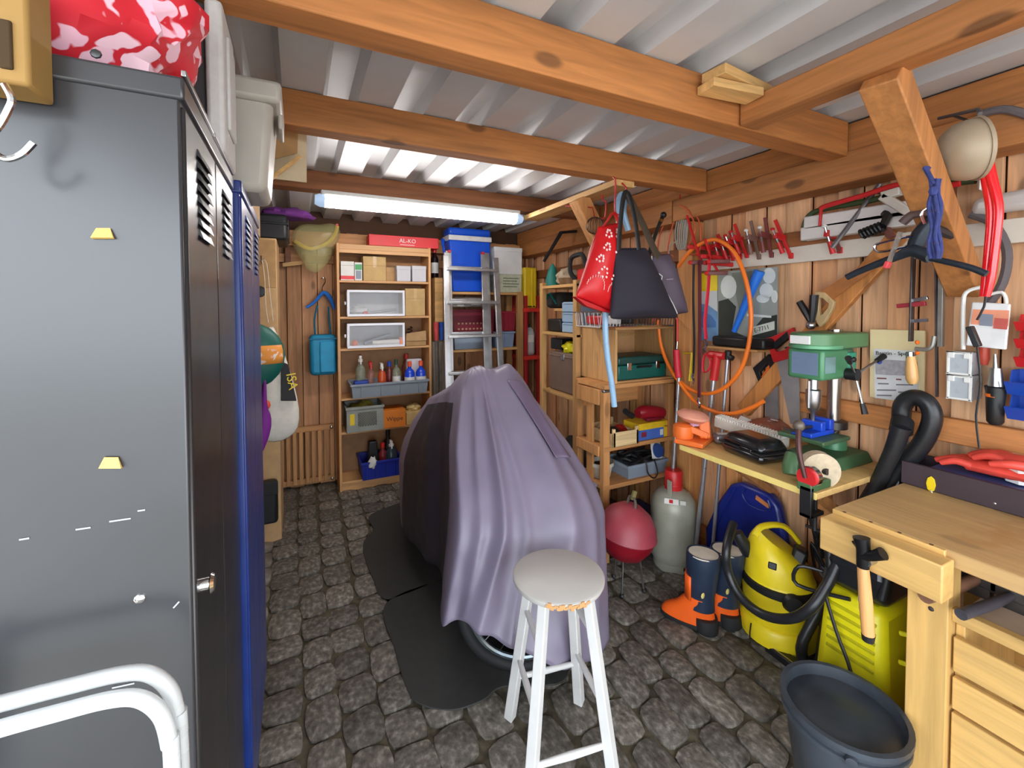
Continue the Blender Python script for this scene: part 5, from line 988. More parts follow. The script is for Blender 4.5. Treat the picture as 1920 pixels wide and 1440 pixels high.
q = P(1713, 484, X=2.05); MB().tube([q, q+V((.1, 0, 0.01))], .005, 6).build('nail', STEEL, o)
o = thing('iron_bar', 'tall iron sash bar hanging right of the wooden handled clamp', 'bar', P(1762, 740, X=2.07)); MB().beam(P(1755, 488, X=2.07), P(1757, 744, X=2.07), .006, .012, (1, 0, 0)).build('thin_bar', IR2, o); MB().beam(P(1766, 488, X=2.07), P(1764, 650, X=2.07), .014, .022, (1, 0, 0)).build('wide_bar', mat((150, 146, 138), .4, .7, .2), o, bevel=.001); q = P(1760, 494, X=2.07); MB().tube([q, q+V((.09, 0, .01))], .005, 6).build('nail', STEEL, o)
# bow saws, white conduits
o = thing('bow_saw', 'red framed bow saw hanging along the upper right wall', 'saw', P(1640, 380, X=2.03)); MB().tube(pp([(1538, 392), (1550, 386), (1620, 366), (1690, 345), (1750, 352), (1800, 344)], X=2.03), .010, 10, sub=3).build('bow', RED, o); q = P(1545, 405, X=2.03); MB().beam(P(1540, 392, X=2.03), P(1537, 424, X=2.03), .008, .014, (1, 0, 0)).build('end_bracket', RED, o, bevel=.002); MB().tube([P(1690, 345, X=2.03), P(1690, 345, X=2.03)+V((.09, 0, .02))], .005, 6).build('nail', STEEL, o)
o = thing('bow_saw', 'dark green framed bow saw under the red bow saw', 'saw', P(1640, 400, X=2.06)); MB().tube(pp([(1508, 452), (1508, 425), (1518, 404), (1545, 392), (1640, 374), (1720, 352), (1830, 338)], X=2.07), .012, 10, sub=4).build('bow', mat((58, 74, 40), .5), o); MB().tube([P(1640, 374, X=2.07), P(1640, 374, X=2.07)+V((.06, 0, .02))], .005, 6).build('nail', STEEL, o)
WP2 = mat((214, 208, 204), .5, 0, .05)
zc = P(1560, 455, X=2.085).z
for lab, a, c in (('lower white plastic conduit resting on the white board', (1506, 440), (1735, 404)), ('upper white plastic conduit above the lower one', (1512, 420), (1735, 388))):
    MBo = MB().beam(P(*a, X=2.075), P(*c, X=2.075), .06, .05, (1, 0, 0)); o = tag(MBo.build('conduit', WP2, bevel=.006), lab, 'conduit', 'white conduits')
o = thing('conduit', 'white angled duct piece leaning on the white conduits', 'duct', P(1690, 400, X=2.04)); MB().beam(P(1655, 368, X=2.04), P(1712, 402, X=2.04), .03, .035, (1, 0, 0)).build('duct', mat((206, 198, 186), .5), o, bevel=.004); MB().beam(P(1655, 368, X=2.04), P(1690, 358, X=2.04), .03, .035, (1, 0, 0)).build('duct_end', mat((206, 198, 186), .5), o, bevel=.004)
m = MB(); m.hexa([*pp([(1815, 405), (2000, 380)], X=2.06), *[p+V((.06, 0, 0)) for p in pp([(2000, 380), (1815, 405)], X=2.06)], *pp([(1822, 372), (2000, 335)], X=2.06), *[p+V((.06, 0, 0)) for p in pp([(2000, 335), (1822, 372)], X=2.06)]]); one(m, 'foam_block', mat((196, 188, 184), .6, 0, .08), 'grey white bundle on the white board right of the helmet', 'bundle', bevel=.02)
m = MB(); m.tube([P(1560, 465, X=2.02)+V((0, 0, 0)), P(1650, 345, X=2.08)], .009, 8); m.tube([P(1640, 360, X=2.075), P(1640, 360, X=2.075)+V((.06, 0, 0))], .005, 6); one(m, 'rod', mat((120, 116, 118), .4, .6), 'grey rod slanting behind the red bow saw', 'rod')
# coiled spiral cable, bike hooks, blue rope, helmet, red loop
o = thing('spiral_cable', 'black spiral cable hanging in front of the white conduits', 'cable', P(1640, 450, X=2.0)); 
a, c = P(1614, 440, X=1.99), P(1655, 424, X=1.99); ax_, bx_, dx_ = frame(c-a); L_ = (c-a).length
MB().tube([a+dx_*(L_*k/48)+.018*(ax_*math.cos(k*math.pi/4)+bx_*math.sin(k*math.pi/4)) for k in range(49)], .005, 6).build('coil', BLACK, o)
MB().tube([c, P(1664, 406, X=2.02), P(1655, 398, X=2.02)], [.012, .016, .01], 8, sub=2).build('plug', BLACK, o); MB().beam(P(1662, 428, X=2.02), P(1672, 446, X=2.02), .02, .03, (1, 0, 0)).build('brown_tag', mat((110, 60, 50), .6), o, bevel=.002)
BS = mat((40, 48, 58), .4, .3, .1)
o = thing('bike_holder', 'black steel two armed bike holder on the wall', 'holder', P(1740, 500, X=1.75))
MB().tube(pp([(1588, 520), (1620, 505), (1680, 482), (1712, 470), (1745, 484)], X=1.73), [.011, .011, .013, .02, .018], 10, sub=3).build('arm', BS, o); MB().tube(pp([(1745, 484), (1780, 492), (1820, 502), (1850, 514)], X=1.68), .009, 10, sub=3).build('arm', BS, o)
MB().tube([P(1745, 484, X=1.73), P(1745, 484, X=1.68)], .012, 8).build('cross_link', BS, o); m = MB(); m.tube(pp([(1716, 465), (1728, 440), (1752, 410)], X=1.75), [.022, .026, .02], 10, sub=2); m.build('body', BS, o); MB().tube([P(1745, 425, X=1.75), V((1.86, P(1745, 425, X=1.75).y-.01, P(1745, 425, X=1.75).z-.02))], .014, 8).build('mount', BS, o)
MB().tube(pp([(1700, 462), (1650, 472), (1640, 464), (1650, 456), (1710, 442)], X=1.72), .0045, 8, sub=4).build('safety_loop', CHROME, o); MB().tube(pp([(1738, 390), (1730, 396), (1728, 405), (1734, 420)], X=1.72), .004, 8, sub=3).build('wire_hook', CHROME, o)
m = MB(); m.beam(P(1688, 435, X=1.71), P(1664, 500, X=1.71), .006, .02, (1, 0, 0)); m.build('lever', mat((170, 160, 150), .4, .6), o); MB().beam(P(1667, 490, X=1.71), P(1661, 503, X=1.71), .012, .026, (1, 0, 0)).build('red_tip', mat((214, 70, 76), .5), o, bevel=.003); MB().tube(pp([(1692, 418), (1712, 402), (1742, 398)], X=1.75), .014, 8, sub=3).build('brown_arm', mat((90, 70, 66), .6), o)
o = thing('rope', 'dark blue braided rope hanging beside the brace', 'rope', P(1755, 490, X=1.56)); RO = mat((52, 62, 122), .8, 0, .3, 60, .4)
for k in range(4): MB().tube([P(1744+k*6+3*math.sin(s*1.3+k), 335+s*15, X=1.56+.006*(k % 2)) for s in range(11)], [.0042+.0009*(s % 2) for s in range(11)], 8, sub=2).build('strand', RO, o)
MB().ball(P(1750, 358, X=1.555), (.011, .011, .015), 8).build('knot', RO, o); q = P(1752, 332, X=1.56); MB().tube([q+V((-.0, 0, -.02)), q+V((.0, .02, .03)), V((1.66, .61, q.z+.05))], .006, 6).build('hanger', RO, o)
hc = P(1790, 275, X=1.82)
o = thing('helmet', 'beige domed helmet hanging on its side from the brace', 'helmet', hc-V((0, 0, .1))); HB_ = mat((170, 152, 128), .5, .1, .06)
hd = V((-.62, .72, -.1)).normalized(); hq = P(1836, 278, X=1.80)
MB().lathe([(.082, 0), (.087, .01), (.087, .03), (.081, .055), (.062, .078), (.032, .092), (0, .096)], hq, hd, n=32).build('shell', HB_, o); MB().lathe([(.082, -.002), (.092, .004), (.09, .012), (.082, .008)], hq, hd, n=32).build('rim', HB_, o); MB().lathe([(.081, 0), (.03, .04), (0, .045)], hq, hd, n=24).build('lining', mat((206, 200, 190), .8), o)
MB().tube(pp([(1836, 220), (1846, 232), (1838, 242), (1844, 258)], X=1.84), .004, 8, sub=3).build('buckle_wire', CHROME, o); MB().tube([hq+V((.0, 0, .10)), hq+V((.05, .02, .13)), V((1.95, .7, 2.13))], .006, 6).build('strap', mat((96, 90, 90), .6), o); m = puff([(1838, 330), (1858, 325), (1862, 350), (1850, 362), (1836, 355)], .62, .012); m.build('white_pad', mat((216, 212, 204), .7), o)
o = thing('tube_lock', 'long red glossy loop hanging right of the helmet', 'loop', P(1850, 555, X=1.8)); RG = mat((232, 22, 34), .2, 0, .03, coat=.6)
MB().tube(pp([(1846, 265), (1858, 330), (1871, 385), (1868, 440), (1858, 520), (1850, 556)], X=1.80), [.012, .013, .012, .011, .011, .008], 10, sub=4).build('strand', RG, o); MB().tube(pp([(1848, 270), (1850, 330), (1858, 400), (1852, 480), (1844, 556)], X=1.805), [.013, .014, .011, .01, .009], 10, sub=4).build('strand', RG, o)
MB().tube(pp([(1846, 266), (1843, 258)], X=1.80)+[hq+V((.02, 0, .07)), V((1.92, .66, 2.12))], .004, 6).build('hanger', IRON, o)
MB().tube(pp([(1848, 556), (1845, 575), (1832, 600)], X=1.80), .003, 6, sub=2).build('cord', BLACK, o); MB().beam(P(1818, 612, X=1.80), P(1834, 650, X=1.80), .016, .022, (1, 0, 0)).build('plug', BLACK, o, bevel=.003); MB().tube(pp([(1832, 650), (1838, 720), (1830, 780), (1836, 840)], X=1.82), .0028, 6, sub=3).build('cord', BLACK, o)
m = MB(); m.tube(pp([(1835, 215), (1880, 205), (1925, 215), (1990, 240)], X=2.0), .013, 8, sub=3); m.tube([P(1880, 205, X=2.0), P(1880, 205, X=2.0)+V((.1, 0, 0))], .006, 6); one(m, 'pipe', mat((104, 96, 98), .5), 'grey pipe high on the wall right of the helmet', 'pipe')
m = MB(); m.tube(pp([(1820, 402), (1862, 420), (1888, 470), (1880, 530), (1850, 575)], X=2.08), .013, 8, sub=4); m.tube([P(1862, 420, X=2.08), P(1862, 420, X=2.08)+V((.06, 0, 0))], .006, 6); one(m, 'hose', mat((92, 84, 86), .6), 'grey hose curving behind the red glossy loop', 'hose')
# small boxes, blister, bins on the right edge
TB_ = mat((176, 182, 188), .3, 0, .04); 
for lab, y0, y1 in (('upper small grey wall box with white frame', 660, 703), ('lower small grey wall box with white frame', 704, 750)):
    b = fs(1775, y0, 1822, y1, 2.06, .085); o = rootbox('wall_box', lab, 'box', b, 'small grey wall boxes'); addbox(o, 'body', TB_, *b, bevel=.006)
    f_ = MB(); w_ = .008; x_ = b[0]-.003
    f_.box(x_, b[1], b[2], x_+.006, b[4], b[2]+w_); f_.box(x_, b[1], b[5]-w_, x_+.006, b[4], b[5]); f_.box(x_, b[1], b[2], x_+.006, b[1]+w_, b[5]); f_.box(x_, b[4]-w_, b[2], x_+.006, b[4], b[5]); f_.build('front_frame', WHITE, o, bevel=.002)
    for yy in (b[1]+.003, b[4]-.02): addbox(o, 'corner_tab', WHITE, b[0]-.005, yy, b[5]-.022, b[0]+.004, yy+.017, b[5]-.002)
o = thing('blister_pack', 'white and orange blister pack hanging on the right wall', 'package', P(1850, 655, X=2.03)); slab([(1822, 566), (1894, 570), (1886, 656), (1810, 648)], 2.03, .012).build('card', mat((226, 226, 226), .4), o, bevel=.004); slab([(1824, 580), (1892, 582), (1890, 612), (1820, 608)], 2.028, .002).build('orange_print', mat((232, 150, 116), .5, 0, .15), o); slab([(1838, 588), (1862, 590), (1860, 612), (1836, 610)], 2.0265, .002).build('grey_print', mat((130, 136, 150), .5), o); slab([(1865, 596), (1890, 598), (1888, 618), (1862, 616)], 2.0265, .002).build('red_print', mat((196, 90, 80), .5), o)
MB().tube(pp([(1806, 655), (1806, 575), (1812, 548), (1840, 538)], X=2.05), .006, 8, sub=4).build('wire_loop', WHITE, o); MB().tube(pp([(1856, 552), (1878, 548), (1886, 560), (1886, 572)], X=2.05), .005, 8, sub=3).build('wire_loop', WHITE, o); q = P(1830, 540, X=2.05); MB().tube([q, q+V((.1, 0, .0))], .005, 6).build('nail', STEEL, o)
o = thing('screwdriver', 'red handled tool hanging behind the blister pack', 'tool', P(1845, 690, X=2.10)); MB().tube(pp([(1845, 650), (1845, 672), (1845, 684)], X=2.10), [.014, .015, .01], 10).build('handle', mat((190, 70, 50), .4), o); MB().tube([P(1845, 650, X=2.10), P(1845, 640, X=2.10), V((2.15, P(1845, 640, X=2.10).y, P(1845, 640, X=2.10).z))], .006, 6).build('hook', STEEL, o)
o = thing('rotary_tool', 'black torch shaped tool with steel tip on right wall', 'tool', P(1867, 795, X=2.05)); MB().tube(pp([(1868, 726), (1866, 760), (1866, 790), (1866, 796)], X=2.05), [.025, .022, .021, .014], 14).build('handle', BLACK, o); MB().tube(pp([(1867, 690), (1867, 724)], X=2.05), [.014, .019], 14).build('steel_body', STEEL, o); MB().tube(pp([(1866, 664), (1867, 690)], X=2.05), [.004, .007], 8).build('tip', STEEL, o); MB().tube(pp([(1866, 738), (1866, 744)], X=2.05), .0235, 14).build('orange_ring', ORANGE, o); q = P(1856, 728, X=2.06); MB().beam(P(1848, 730, X=2.06), P(1885, 730, X=2.06), .03, .02, (1, 0, 0)).build('clip', BLACK, o, bevel=.003); MB().tube([q, q+V((.1, 0, 0))], .008, 6).build('clip_mount', BLACK, o)
def bin_(lab, px0, py0, px1, py1, X, m_, grp):
    b = fs(px0, py0, px1, py1, X, .11); o = rootbox('stacking_bin', lab, 'bin', b, grp); x0, y0, z0, x1, y1, z1 = b; q = MB(); h = z1-z0
    q.box(x0+.02, y0, z0, x1, y1, z0+.004); q.box(x1-.004, y0, z0, x1, y1, z1)
    for yy in (y0, y1-.004): q.hexa([(x0+.02, yy, z0), (x1, yy, z0), (x1, yy+.004, z0), (x0+.02, yy+.004, z0), (x0+.05, yy, z1), (x1, yy, z1), (x1, yy+.004, z1), (x0+.05, yy+.004, z1)])
    q.build('body', m_, o); MB().hexa([(x0+.02, y0, z0), (x0+.024, y0, z0), (x0+.024, y1, z0), (x0+.02, y1, z0), (x0-.012, y0, z0+h*.55), (x0-.006, y0, z0+h*.58), (x0-.006, y1, z0+h*.58), (x0-.012, y1, z0+h*.55)]).build('front_lip', m_, o)
for lab, py0, py1 in (('top red stacking bin at the right edge', 590, 622), ('middle red stacking bin at the right edge', 622, 656), ('bottom red stacking bin at the right edge', 656, 692)): bin_(lab, 1902, py0, 1990, py1, 2.03, RED, 'red stacking bins')
for lab, py0, py1 in (('upper blue stacking bin at the right edge', 700, 746), ('lower blue stacking bin at the right edge', 748, 794)): bin_(lab, 1884, py0, 1985, py1, 2.02, mat((28, 72, 170), .4, 0, .06), 'blue stacking bins')
# ------------------------------------------------------------------ fluorescent lamp under the third rafter
lx0, lx1, ly, lz = .095, 1.375, 2.645, 2.068
t = thing('strip_lamp', 'long white fluorescent lamp glowing under the rear rafter', 'lamp', ((lx0+lx1)/2, ly, lz))
EM = mat((255, 250, 246), .4, 0, 0, emit=LAMP)
addbox(t, 'housing', WHITE, lx0+.03, ly-.045, lz+.045, lx1-.03, ly+.045, 2.139, bevel=.006)
m = MB(); m.tube([(lx0+.05, ly, lz+.02), (lx1-.05, ly, lz+.02)], .042, 14, flat=.85); m.build('diffuser', EM, t)
for a, b_ in ((lx0, lx0+.05), (lx1-.05, lx1)): MB().tube([(a, ly, lz+.022), ((a+b_)/2, ly, lz+.021), (b_, ly, lz+.02)], [.03, .042, .043] if a == lx0 else [.043, .042, .03], 14, flat=.85).build('end_cap', mat((170, 196, 226), .2, 0, 0, emit=.25), t)
# ------------------------------------------------------------------ worktop and what stands on it
PIN = wood((226, 186, 118), 1, .3, .6, .75, .05)
t = thing('worktop', 'pale wooden worktop board fixed to the right wall', 'worktop', (1.87, 1.17, .83))
addbox(t, 'board', PIN, 1.602, .87, .828, 2.15, 1.472, .85); addbox(t, 'front_edge', mat((232, 206, 120), .5, 0, .1), 1.597, .87, .827, 1.602, 1.472, .851); addbox(t, 'wall_batten', WY, 2.11, .9, .76, 2.15, 1.45, .827)
for y_ in (1.0, 1.36): MB().beam((1.72, y_, .825), (2.14, y_, .55), .03, .04, (0, 1, 0)).build('strut', WZ, t)
WT = .8515
ORT = mat((232, 112, 44), .4, 0, .08)
c = P(1296, 830, Z=WT); t = thing('bench_tool', 'orange hand tool with pale pink disc at worktop end', 'tool', c); cx, cy = c.x, c.y
MB().obox((cx+.02, cy, WT+.012), (.17, .13, .022), (0, 0, .4)).build('base', ORT, t, bevel=.005); MB().lathe([(.045, 0), (.048, .02), (.045, .055), (.03, .065)], (cx-.02, cy+.03, WT+.023), n=18).build('motor', ORT, t)
MB().beam((cx+.05, cy-.03, WT+.02), (cx+.07, cy+.0, WT+.12), .05, .07).build('bracket', ORT, t, bevel=.008); MB().beam((cx-.01, cy+.0, WT+.07), (cx+.05, cy-.05, WT+.04), .03, .03).build('arm', ORT, t, bevel=.004)
d_ = P(1298, 776, Z=WT+.12); MB().lathe([(.0, -.03), (.045, -.026), (.072, -.006), (.074, .004), (.055, .02), (0, .028)], (cx+.015, cy+.005, WT+.125), (.1, -.1, 1), n=24).build('disc', mat((222, 150, 126), .45, 0, .12), t); MB().cyl((cx+.01, cy, WT+.06), (cx+.014, cy+.003, WT+.115), .012).build('spindle', STEEL, t); MB().lathe([(.02, 0), (.026, .01), (.02, .02)], (cx+.01, cy-.01, WT+.085), n=12).build('collar', mat((214, 170, 200), .4), t)
# long toothed bar
a, c = P(1345, 790, Z=WT+.07), P(1474, 832, Z=WT+.05)
t = thing('toothed_bar', 'long pale toothed plastic bar lying across the worktop', 'bar', (a+c)/2); IV = mat((206, 196, 182), .5, 0, .06)
MB().beam(a, c, .05, .045).build('bar', IV, t, bevel=.003); ax_, bx_, dx_ = frame(c-a); L_ = (c-a).length
tm = MB()
for k in range(26): q = a+dx_*(L_*(k+.5)/26)+bx_*.022; tm.beam(q-ax_*.024+bx_*.003, q+ax_*.026+bx_*.006, .0058, .016)
tag(tm.build('teeth', mat((236, 232, 224), .5), t), kind='stuff')
for y_ in (.3, .75): q = a.lerp(c, y_); MB().box(q.x-.02, q.y-.02, WT, q.x+.02, q.y+.02, q.z-.015).build('rest', IV, t)
q = P(1358, 822, Z=WT+.02); o = tag(MB().obox((q.x, q.y, WT+.022), (.10, .06, .042), (0, 0, -.5)).build('packet', mat((150, 146, 150), .25, .5, .3, 40), bevel=.012), 'silver printed packet beside the orange tool', 'packet'); MB().obox((q.x-.012, q.y-.0, WT+.0445), (.05, .02, .002), (0, 0, -.5)).build('print', WHITE, o)
q = P(1440, 796, Z=WT+.06); t = thing('meat_packet', 'brown red printed plastic packet behind the toothed bar', 'packet', (q.x, q.y, WT))
m = blob((q.x, q.y, WT+.045), (.12, .085, .045), 21, .18, 14, 2.2, .96); m.build('packet_body', spotted((150, 84, 66), (214, 176, 150), (60, 40, 40), 24, .34, .3), t); MB().obox((q.x-.08, q.y+.06, WT+.07), (.05, .07, .01), (.3, -.3, .3)).build('white_label', WHITE, t); MB().obox((q.x+.0, q.y-.03, WT+.093), (.06, .03, .004), (.1, .1, .6)).build('grey_print', mat((190, 160, 160), .4), t)
q = P(1405, 858, Z=WT); t = thing('black_case', 'glossy black soft case at the front of the worktop', 'case', (q.x+.03, q.y, WT)); GBK = mat((22, 24, 26), .22, 0, .1, coat=.4)
m = MB(); m.taper((q.x+.03, q.y, WT), .15, .21, .165, .225, .045, -.15); m.taper((q.x+.03, q.y, WT+.047), .165, .225, .12, .17, .05, -.15); m.build('body', GBK, t, bevel=.022); m = MB(); m.taper((q.x+.03, q.y, WT+.043), .168, .228, .168, .228, .006, -.15); m.build('zip', RUBBER, t, bevel=.002); MB().obox((q.x-.052, q.y-.02, WT+.05), (.012, .06, .014), (0, 0, -.15)).build('latch', GBK, t, bevel=.003)
# hand grinder clamped on the front edge
t = thing('hand_grinder', 'green hand crank grinder with pale stone wheel clamped on worktop', 'grinder', (1.66, .93, .77)); GRN = mat((70, 104, 66), .45, .1, .15)
wc = P(1535, 880, X=1.70); MB().cyl(wc+V((.012, .016, 0)), wc+V((-.012, -.016, 0)), .064, n=28).build('stone_wheel', mat((196, 178, 150), .85, 0, .15, 50), t)
MB().cyl(wc+V((0, .05, 0)), wc+V((0, -.03, 0)), .012, n=12).build('axle', IRON, t); m = MB(); m.tube([wc+V((0, .05, 0)), (1.665, wc.y+.07, WT+.07), (1.64, wc.y+.06, WT+.02)], [.035, .036, .03], 12, sub=2); m.build('gear_case', GRN, t)
cz = P(1512, 895, X=1.585); MB().cyl(cz+V((.03, 0, 0)), cz+V((-.004, 0, 0)), .032, n=20).build('red_knob', RED, t); MB().cyl(cz+V((.034, 0, 0)), cz+V((.012, 0, 0)), .036, n=20).build('knob_ring', CHROME, t)
MB().tube([cz+V((-.008, 0, 0)), cz+V((-.012, .02, .09)), cz+V((.02, .04, .17))], [.007, .009, .01], 8, sub=3).build('crank', mat((84, 56, 54), .5, .5), t); MB().ball(cz+V((.02, .04, .17)), .02, 10).build('crank_knob', mat((110, 100, 90), .5, .4), t)
MB().box(1.58, cz.y-.02, .76, 1.596, cz.y+.02, .87).build('clamp_jaw', BLACK, t, bevel=.003); MB().box(1.58, cz.y-.02, .76, 1.66, cz.y+.02, .775).build('clamp_foot', BLACK, t, bevel=.003); MB().box(1.58, cz.y-.02, WT+.001, 1.70, cz.y+.03, WT+.03).build('clamp_body', GRN, t, bevel=.004); MB().cyl((1.64, cz.y, .70), (1.64, cz.y, .826), .007).build('clamp_screw', BLACK, t); MB().beam((1.64, cz.y-.03, .705), (1.64, cz.y+.03, .705), .008, .008).build('clamp_bar', BLACK, t)
# small red pliers
q = P(1462, 862, Z=WT); t = thing('pliers', 'small pliers with red grips between black case and grinder', 'pliers', (q.x, q.y, WT)); 
for s in (-1, 1): MB().tube([(q.x+.07, q.y-.03, WT+.012), (q.x+.02, q.y+.014*s, WT+.012), (q.x-.04, q.y+.02*s+.02, WT+.012)], [.007, .009, .007], 8, sub=2).build('grip', mat((176, 60, 56), .4), t)
MB().tube([(q.x+.07, q.y-.03, WT+.012), (q.x+.12, q.y-.06, WT+.012)], [.012, .005], 8).build('jaws', STEEL, t)
# drill press
DG = mat((78, 136, 96), .4, .1, .08); DGL = mat((96, 158, 118), .4, .1, .06)
DY = 1.05; dc = P(1563, 780, Y=DY).x; t = thing('drill_press', 'green bench drill press with steel column on worktop', 'drill press', (dc-.04, DY, WT))
m = MB(); m.taper((dc-.06, DY-.01, WT), .30, .2, .27, .17, .045); m.build('base', mat((66, 100, 66), .5, .1, .15), t, bevel=.008); MB().lathe([(.05, 0), (.048, .03), (.034, .05)], (dc, DY, WT+.045), n=20).build('column_socket', DG, t)
MB().cyl((dc, DY, WT+.05), (dc, DY, 1.40), .0255, n=20).build('column', mat((186, 178, 168), .25, .95, .1), t)
zt, zm, zb_ = P(1560, 622, Y=DY).z, P(1530, 652, Y=DY).z, P(1530, 708, Y=DY).z
xf, xr = P(1500, 640, Y=DY).x+.012, 2.125
def stad(m, x0, x1, hw, z0, z1, n=10):          # rounded nose towards the room
    o_ = [(x1, DY-hw), (x1, DY+hw)]+[(x0+hw-hw*math.sin(math.pi*k/n)*1.0, DY+hw*math.cos(math.pi*k/n)) for k in range(n+1)]
    m.prism([(a, b_, z0) for a, b_ in o_], (0, 0, z1-z0)); return m
stad(MB(), xf, xr, .085, zm, zt+.0).build('belt_cover', mat((84, 128, 86), .4, .1, .08), t, bevel=.006, smooth=True); stad(MB(), xf-.004, xf+.12, .089, zm+.0, zm+.016).build('cover_rim', DGL, t, bevel=.003)
m = MB(); m.box(xf+.02, DY-.07, zb_, xf+.20, DY+.07, zm-.001); m.build('head', DG, t, bevel=.012); MB().box(xf+.24, DY-.05, zb_+.02, xr-.03, DY+.05, zm-.002).build('motor', mat((80, 110, 84), .5), t, bevel=.015)
MB().box(xf+.018, DY-.05, zb_+.02, xf+.021, DY+.05, zm-.015).build('blue_plate', mat((112, 130, 156), .4, 0, .1), t); MB().box(xf+.03, DY-.0725, zb_+.03, xf+.10, DY-.07, zm-.03).build('type_plate', mat((120, 150, 150), .4), t)
MB().box(xf-.004, DY-.03, (zm+zt)/2-.012, xf+.006, DY+.045, zt-.01).build('white_label', WHITE, t, bevel=.001)
MB().box(xf+.215, DY-.062, zb_+.01, xf+.275, DY-.05, zm-.02).build('switch_box', mat((62, 160, 128), .4), t, bevel=.006); MB().ball((xf+.245, DY-.066, zm-.05), (.012, .008, .012), 10).build('switch', BLACK, t)
kx = P(1525, 740, Y=DY).x
MB().lathe([(.0, -.19), (.007, -.188), (.010, -.14), (.022, -.125), (.028, -.09), (.028, -.05), (.018, -.045), (.018, 0)], (kx, DY, zb_), n=18).build('chuck', STEEL, t)
MB().cyl((kx, DY, zb_-.185), (kx, DY, zb_-.25), .004, n=8).build('drill_bit', STEEL, t); MB().cyl((kx-.03, DY, zb_-.01), (kx-.03, DY, zb_-.12), .005, n=8).build('depth_rod', STEEL, t)
hx = kx+.10; MB().cyl((hx, DY-.07, zb_+.02), (hx, DY-.11, zb_+.02), .024, n=16).build('feed_hub', BLACK, t)
for a_ in (.5, 2.6, 4.7):
    d_ = V((math.cos(a_), -.25, math.sin(a_))); e = V((hx, DY-.10, zb_+.02)); MB().cyl(e, e+d_*.13, .0045, n=8).build('feed_spoke', STEEL, t); MB().tube([e+d_*.11, e+d_*.15], [.009, .012], 8).build('feed_knob', BLACK, t)
MB().lathe([(.05, 0), (.05, .03), (.04, .034)], (dc, DY, WT+.13), n=18).build('table_collar', IRON, t); 
MB().box(kx-.09, DY-.09, WT+.105, kx+.10, DY+.09, WT+.122).build('table', mat((74, 104, 74), .5, .2), t, bevel=.005); MB().beam((kx+.08, DY, WT+.115), (dc, DY, WT+.145), .04, .03).build('table_arm', IRON, t)
t = thing('machine_vise', 'small blue machine vise on the drill press table', 'vise', (kx, DY, WT+.1225)); VB = mat((24, 70, 190), .4, 0, .08); z_ = WT+.1225
MB().box(kx-.08, DY-.04, z_, kx+.08, DY+.04, z_+.018).build('bed', VB, t, bevel=.003); MB().box(kx-.01, DY-.04, z_+.018, kx+.02, DY+.04, z_+.055).build('moving_jaw', VB, t, bevel=.004); MB().box(kx+.05, DY-.04, z_+.018, kx+.078, DY+.04, z_+.06).build('fixed_jaw', VB, t, bevel=.004); MB().cyl((kx-.14, DY, z_+.03), (kx, DY, z_+.03), .007).build('screw', IRON, t); MB().cyl((kx-.135, DY-.03, z_+.03), (kx-.135, DY+.03, z_+.03), .004, n=8).build('tommy_bar', IRON, t)
q = P(1512, 592, X=2.0); t = thing('lever_clamp', 'black lever handles of clamp behind the drill press head', 'clamp', P(1520, 606, X=2.06)); MB().tube(pp([(1519, 602), (1510, 584), (1499, 566)], X=2.06), [.011, .016, .015], 8).build('lever', BLACK, t); MB().tube(pp([(1522, 604), (1525, 580), (1527, 553)], X=2.06), [.011, .017, .018], 8).build('lever', BLACK, t); MB().ball(P(1520, 610, X=2.06), .02, 10).build('joint', STEEL, t); MB().tube([P(1520, 610, X=2.06), V((2.15, P(1520, 610, X=2.06).y, P(1520, 610, X=2.06).z))], .008, 6).build('mount', IRON, t)
# ------------------------------------------------------------------ work bench
BT = wood((188, 152, 100), 1, .5, .55, .8, .05, (176, 136, 84)); BL_ = wood((208, 166, 98), 2, .5, .55, .7, .08); BLY = wood((210, 168, 100), 1, .5, .55, .7, .1)
t = thing('work_bench', 'solid pale wooden work bench with drawers at the right', 'bench', (1.8, .2, 0))
addbox(t, 'bench_top', BT, 1.545, -.5, .805, 2.06, .787, .85, bevel=.004)
for y_ in (.52, -.42):
    for x_ in (1.58, 1.96): addbox(t, 'leg', BL_, x_, y_, .05, x_+.075, y_+.09, .804, bevel=.003)
    addbox(t, 'foot_rail', wood((216, 176, 112), 0, .5), 1.56, y_, 0, 2.05, y_+.09, .05, bevel=.003)
addbox(t, 'back_panel', BLY, 1.99, -.33, .06, 2.005, .52, .62); addbox(t, 'shelf_rail', BLY, 1.60, -.33, .633, 1.625, .52, .668, bevel=.002); addbox(t, 'shelf_board', mat((200, 176, 150), .7, 0, .08), 1.625, -.33, .63, 1.99, .52, .642)
addbox(t, 'side_panel', BL_, 1.625, .50, .06, 1.99, .519, .62); addbox(t, 'bottom_rail', BLY, 1.60, -.33, .1, 1.625, .52, .185, bevel=.002)
for z0, z1 in ((.497, .597), (.392, .485), (.205, .385)):
    d = addbox(t, 'drawer', BLY, 1.598, -.33, z0, 1.618, .515, z1-.004, bevel=.003); MB().lathe([(.01, 0), (.016, .012), (.014, .022), (0, .024)], (1.598, .09, (z0+z1)/2), (-1, 0, 0), n=14).build('knob', BL_, d)
for z_ in (.65, .69): MB().lathe([(.007, 0), (.006, .002), (0, .003)], (1.58, .556, z_), (-1, 0, 0), n=8).build('screw_head', IRON, t)
t = thing('front_vise', 'pale wooden front vise jaw on the corner of the work bench', 'vise', (1.5, .66, .74)); vy0, vy1 = P(1768, 1060, X=1.465).y, P(1537, 975, X=1.465).y
addbox(t, 'jaw', wood((212, 170, 102), 1, .4, .5, .7), 1.465, vy0, .735, 1.532, vy1, .835, bevel=.004); addbox(t, 'fixed_face', BLY, 1.533, vy0+.02, .745, 1.5445, vy1, .848, bevel=.002)
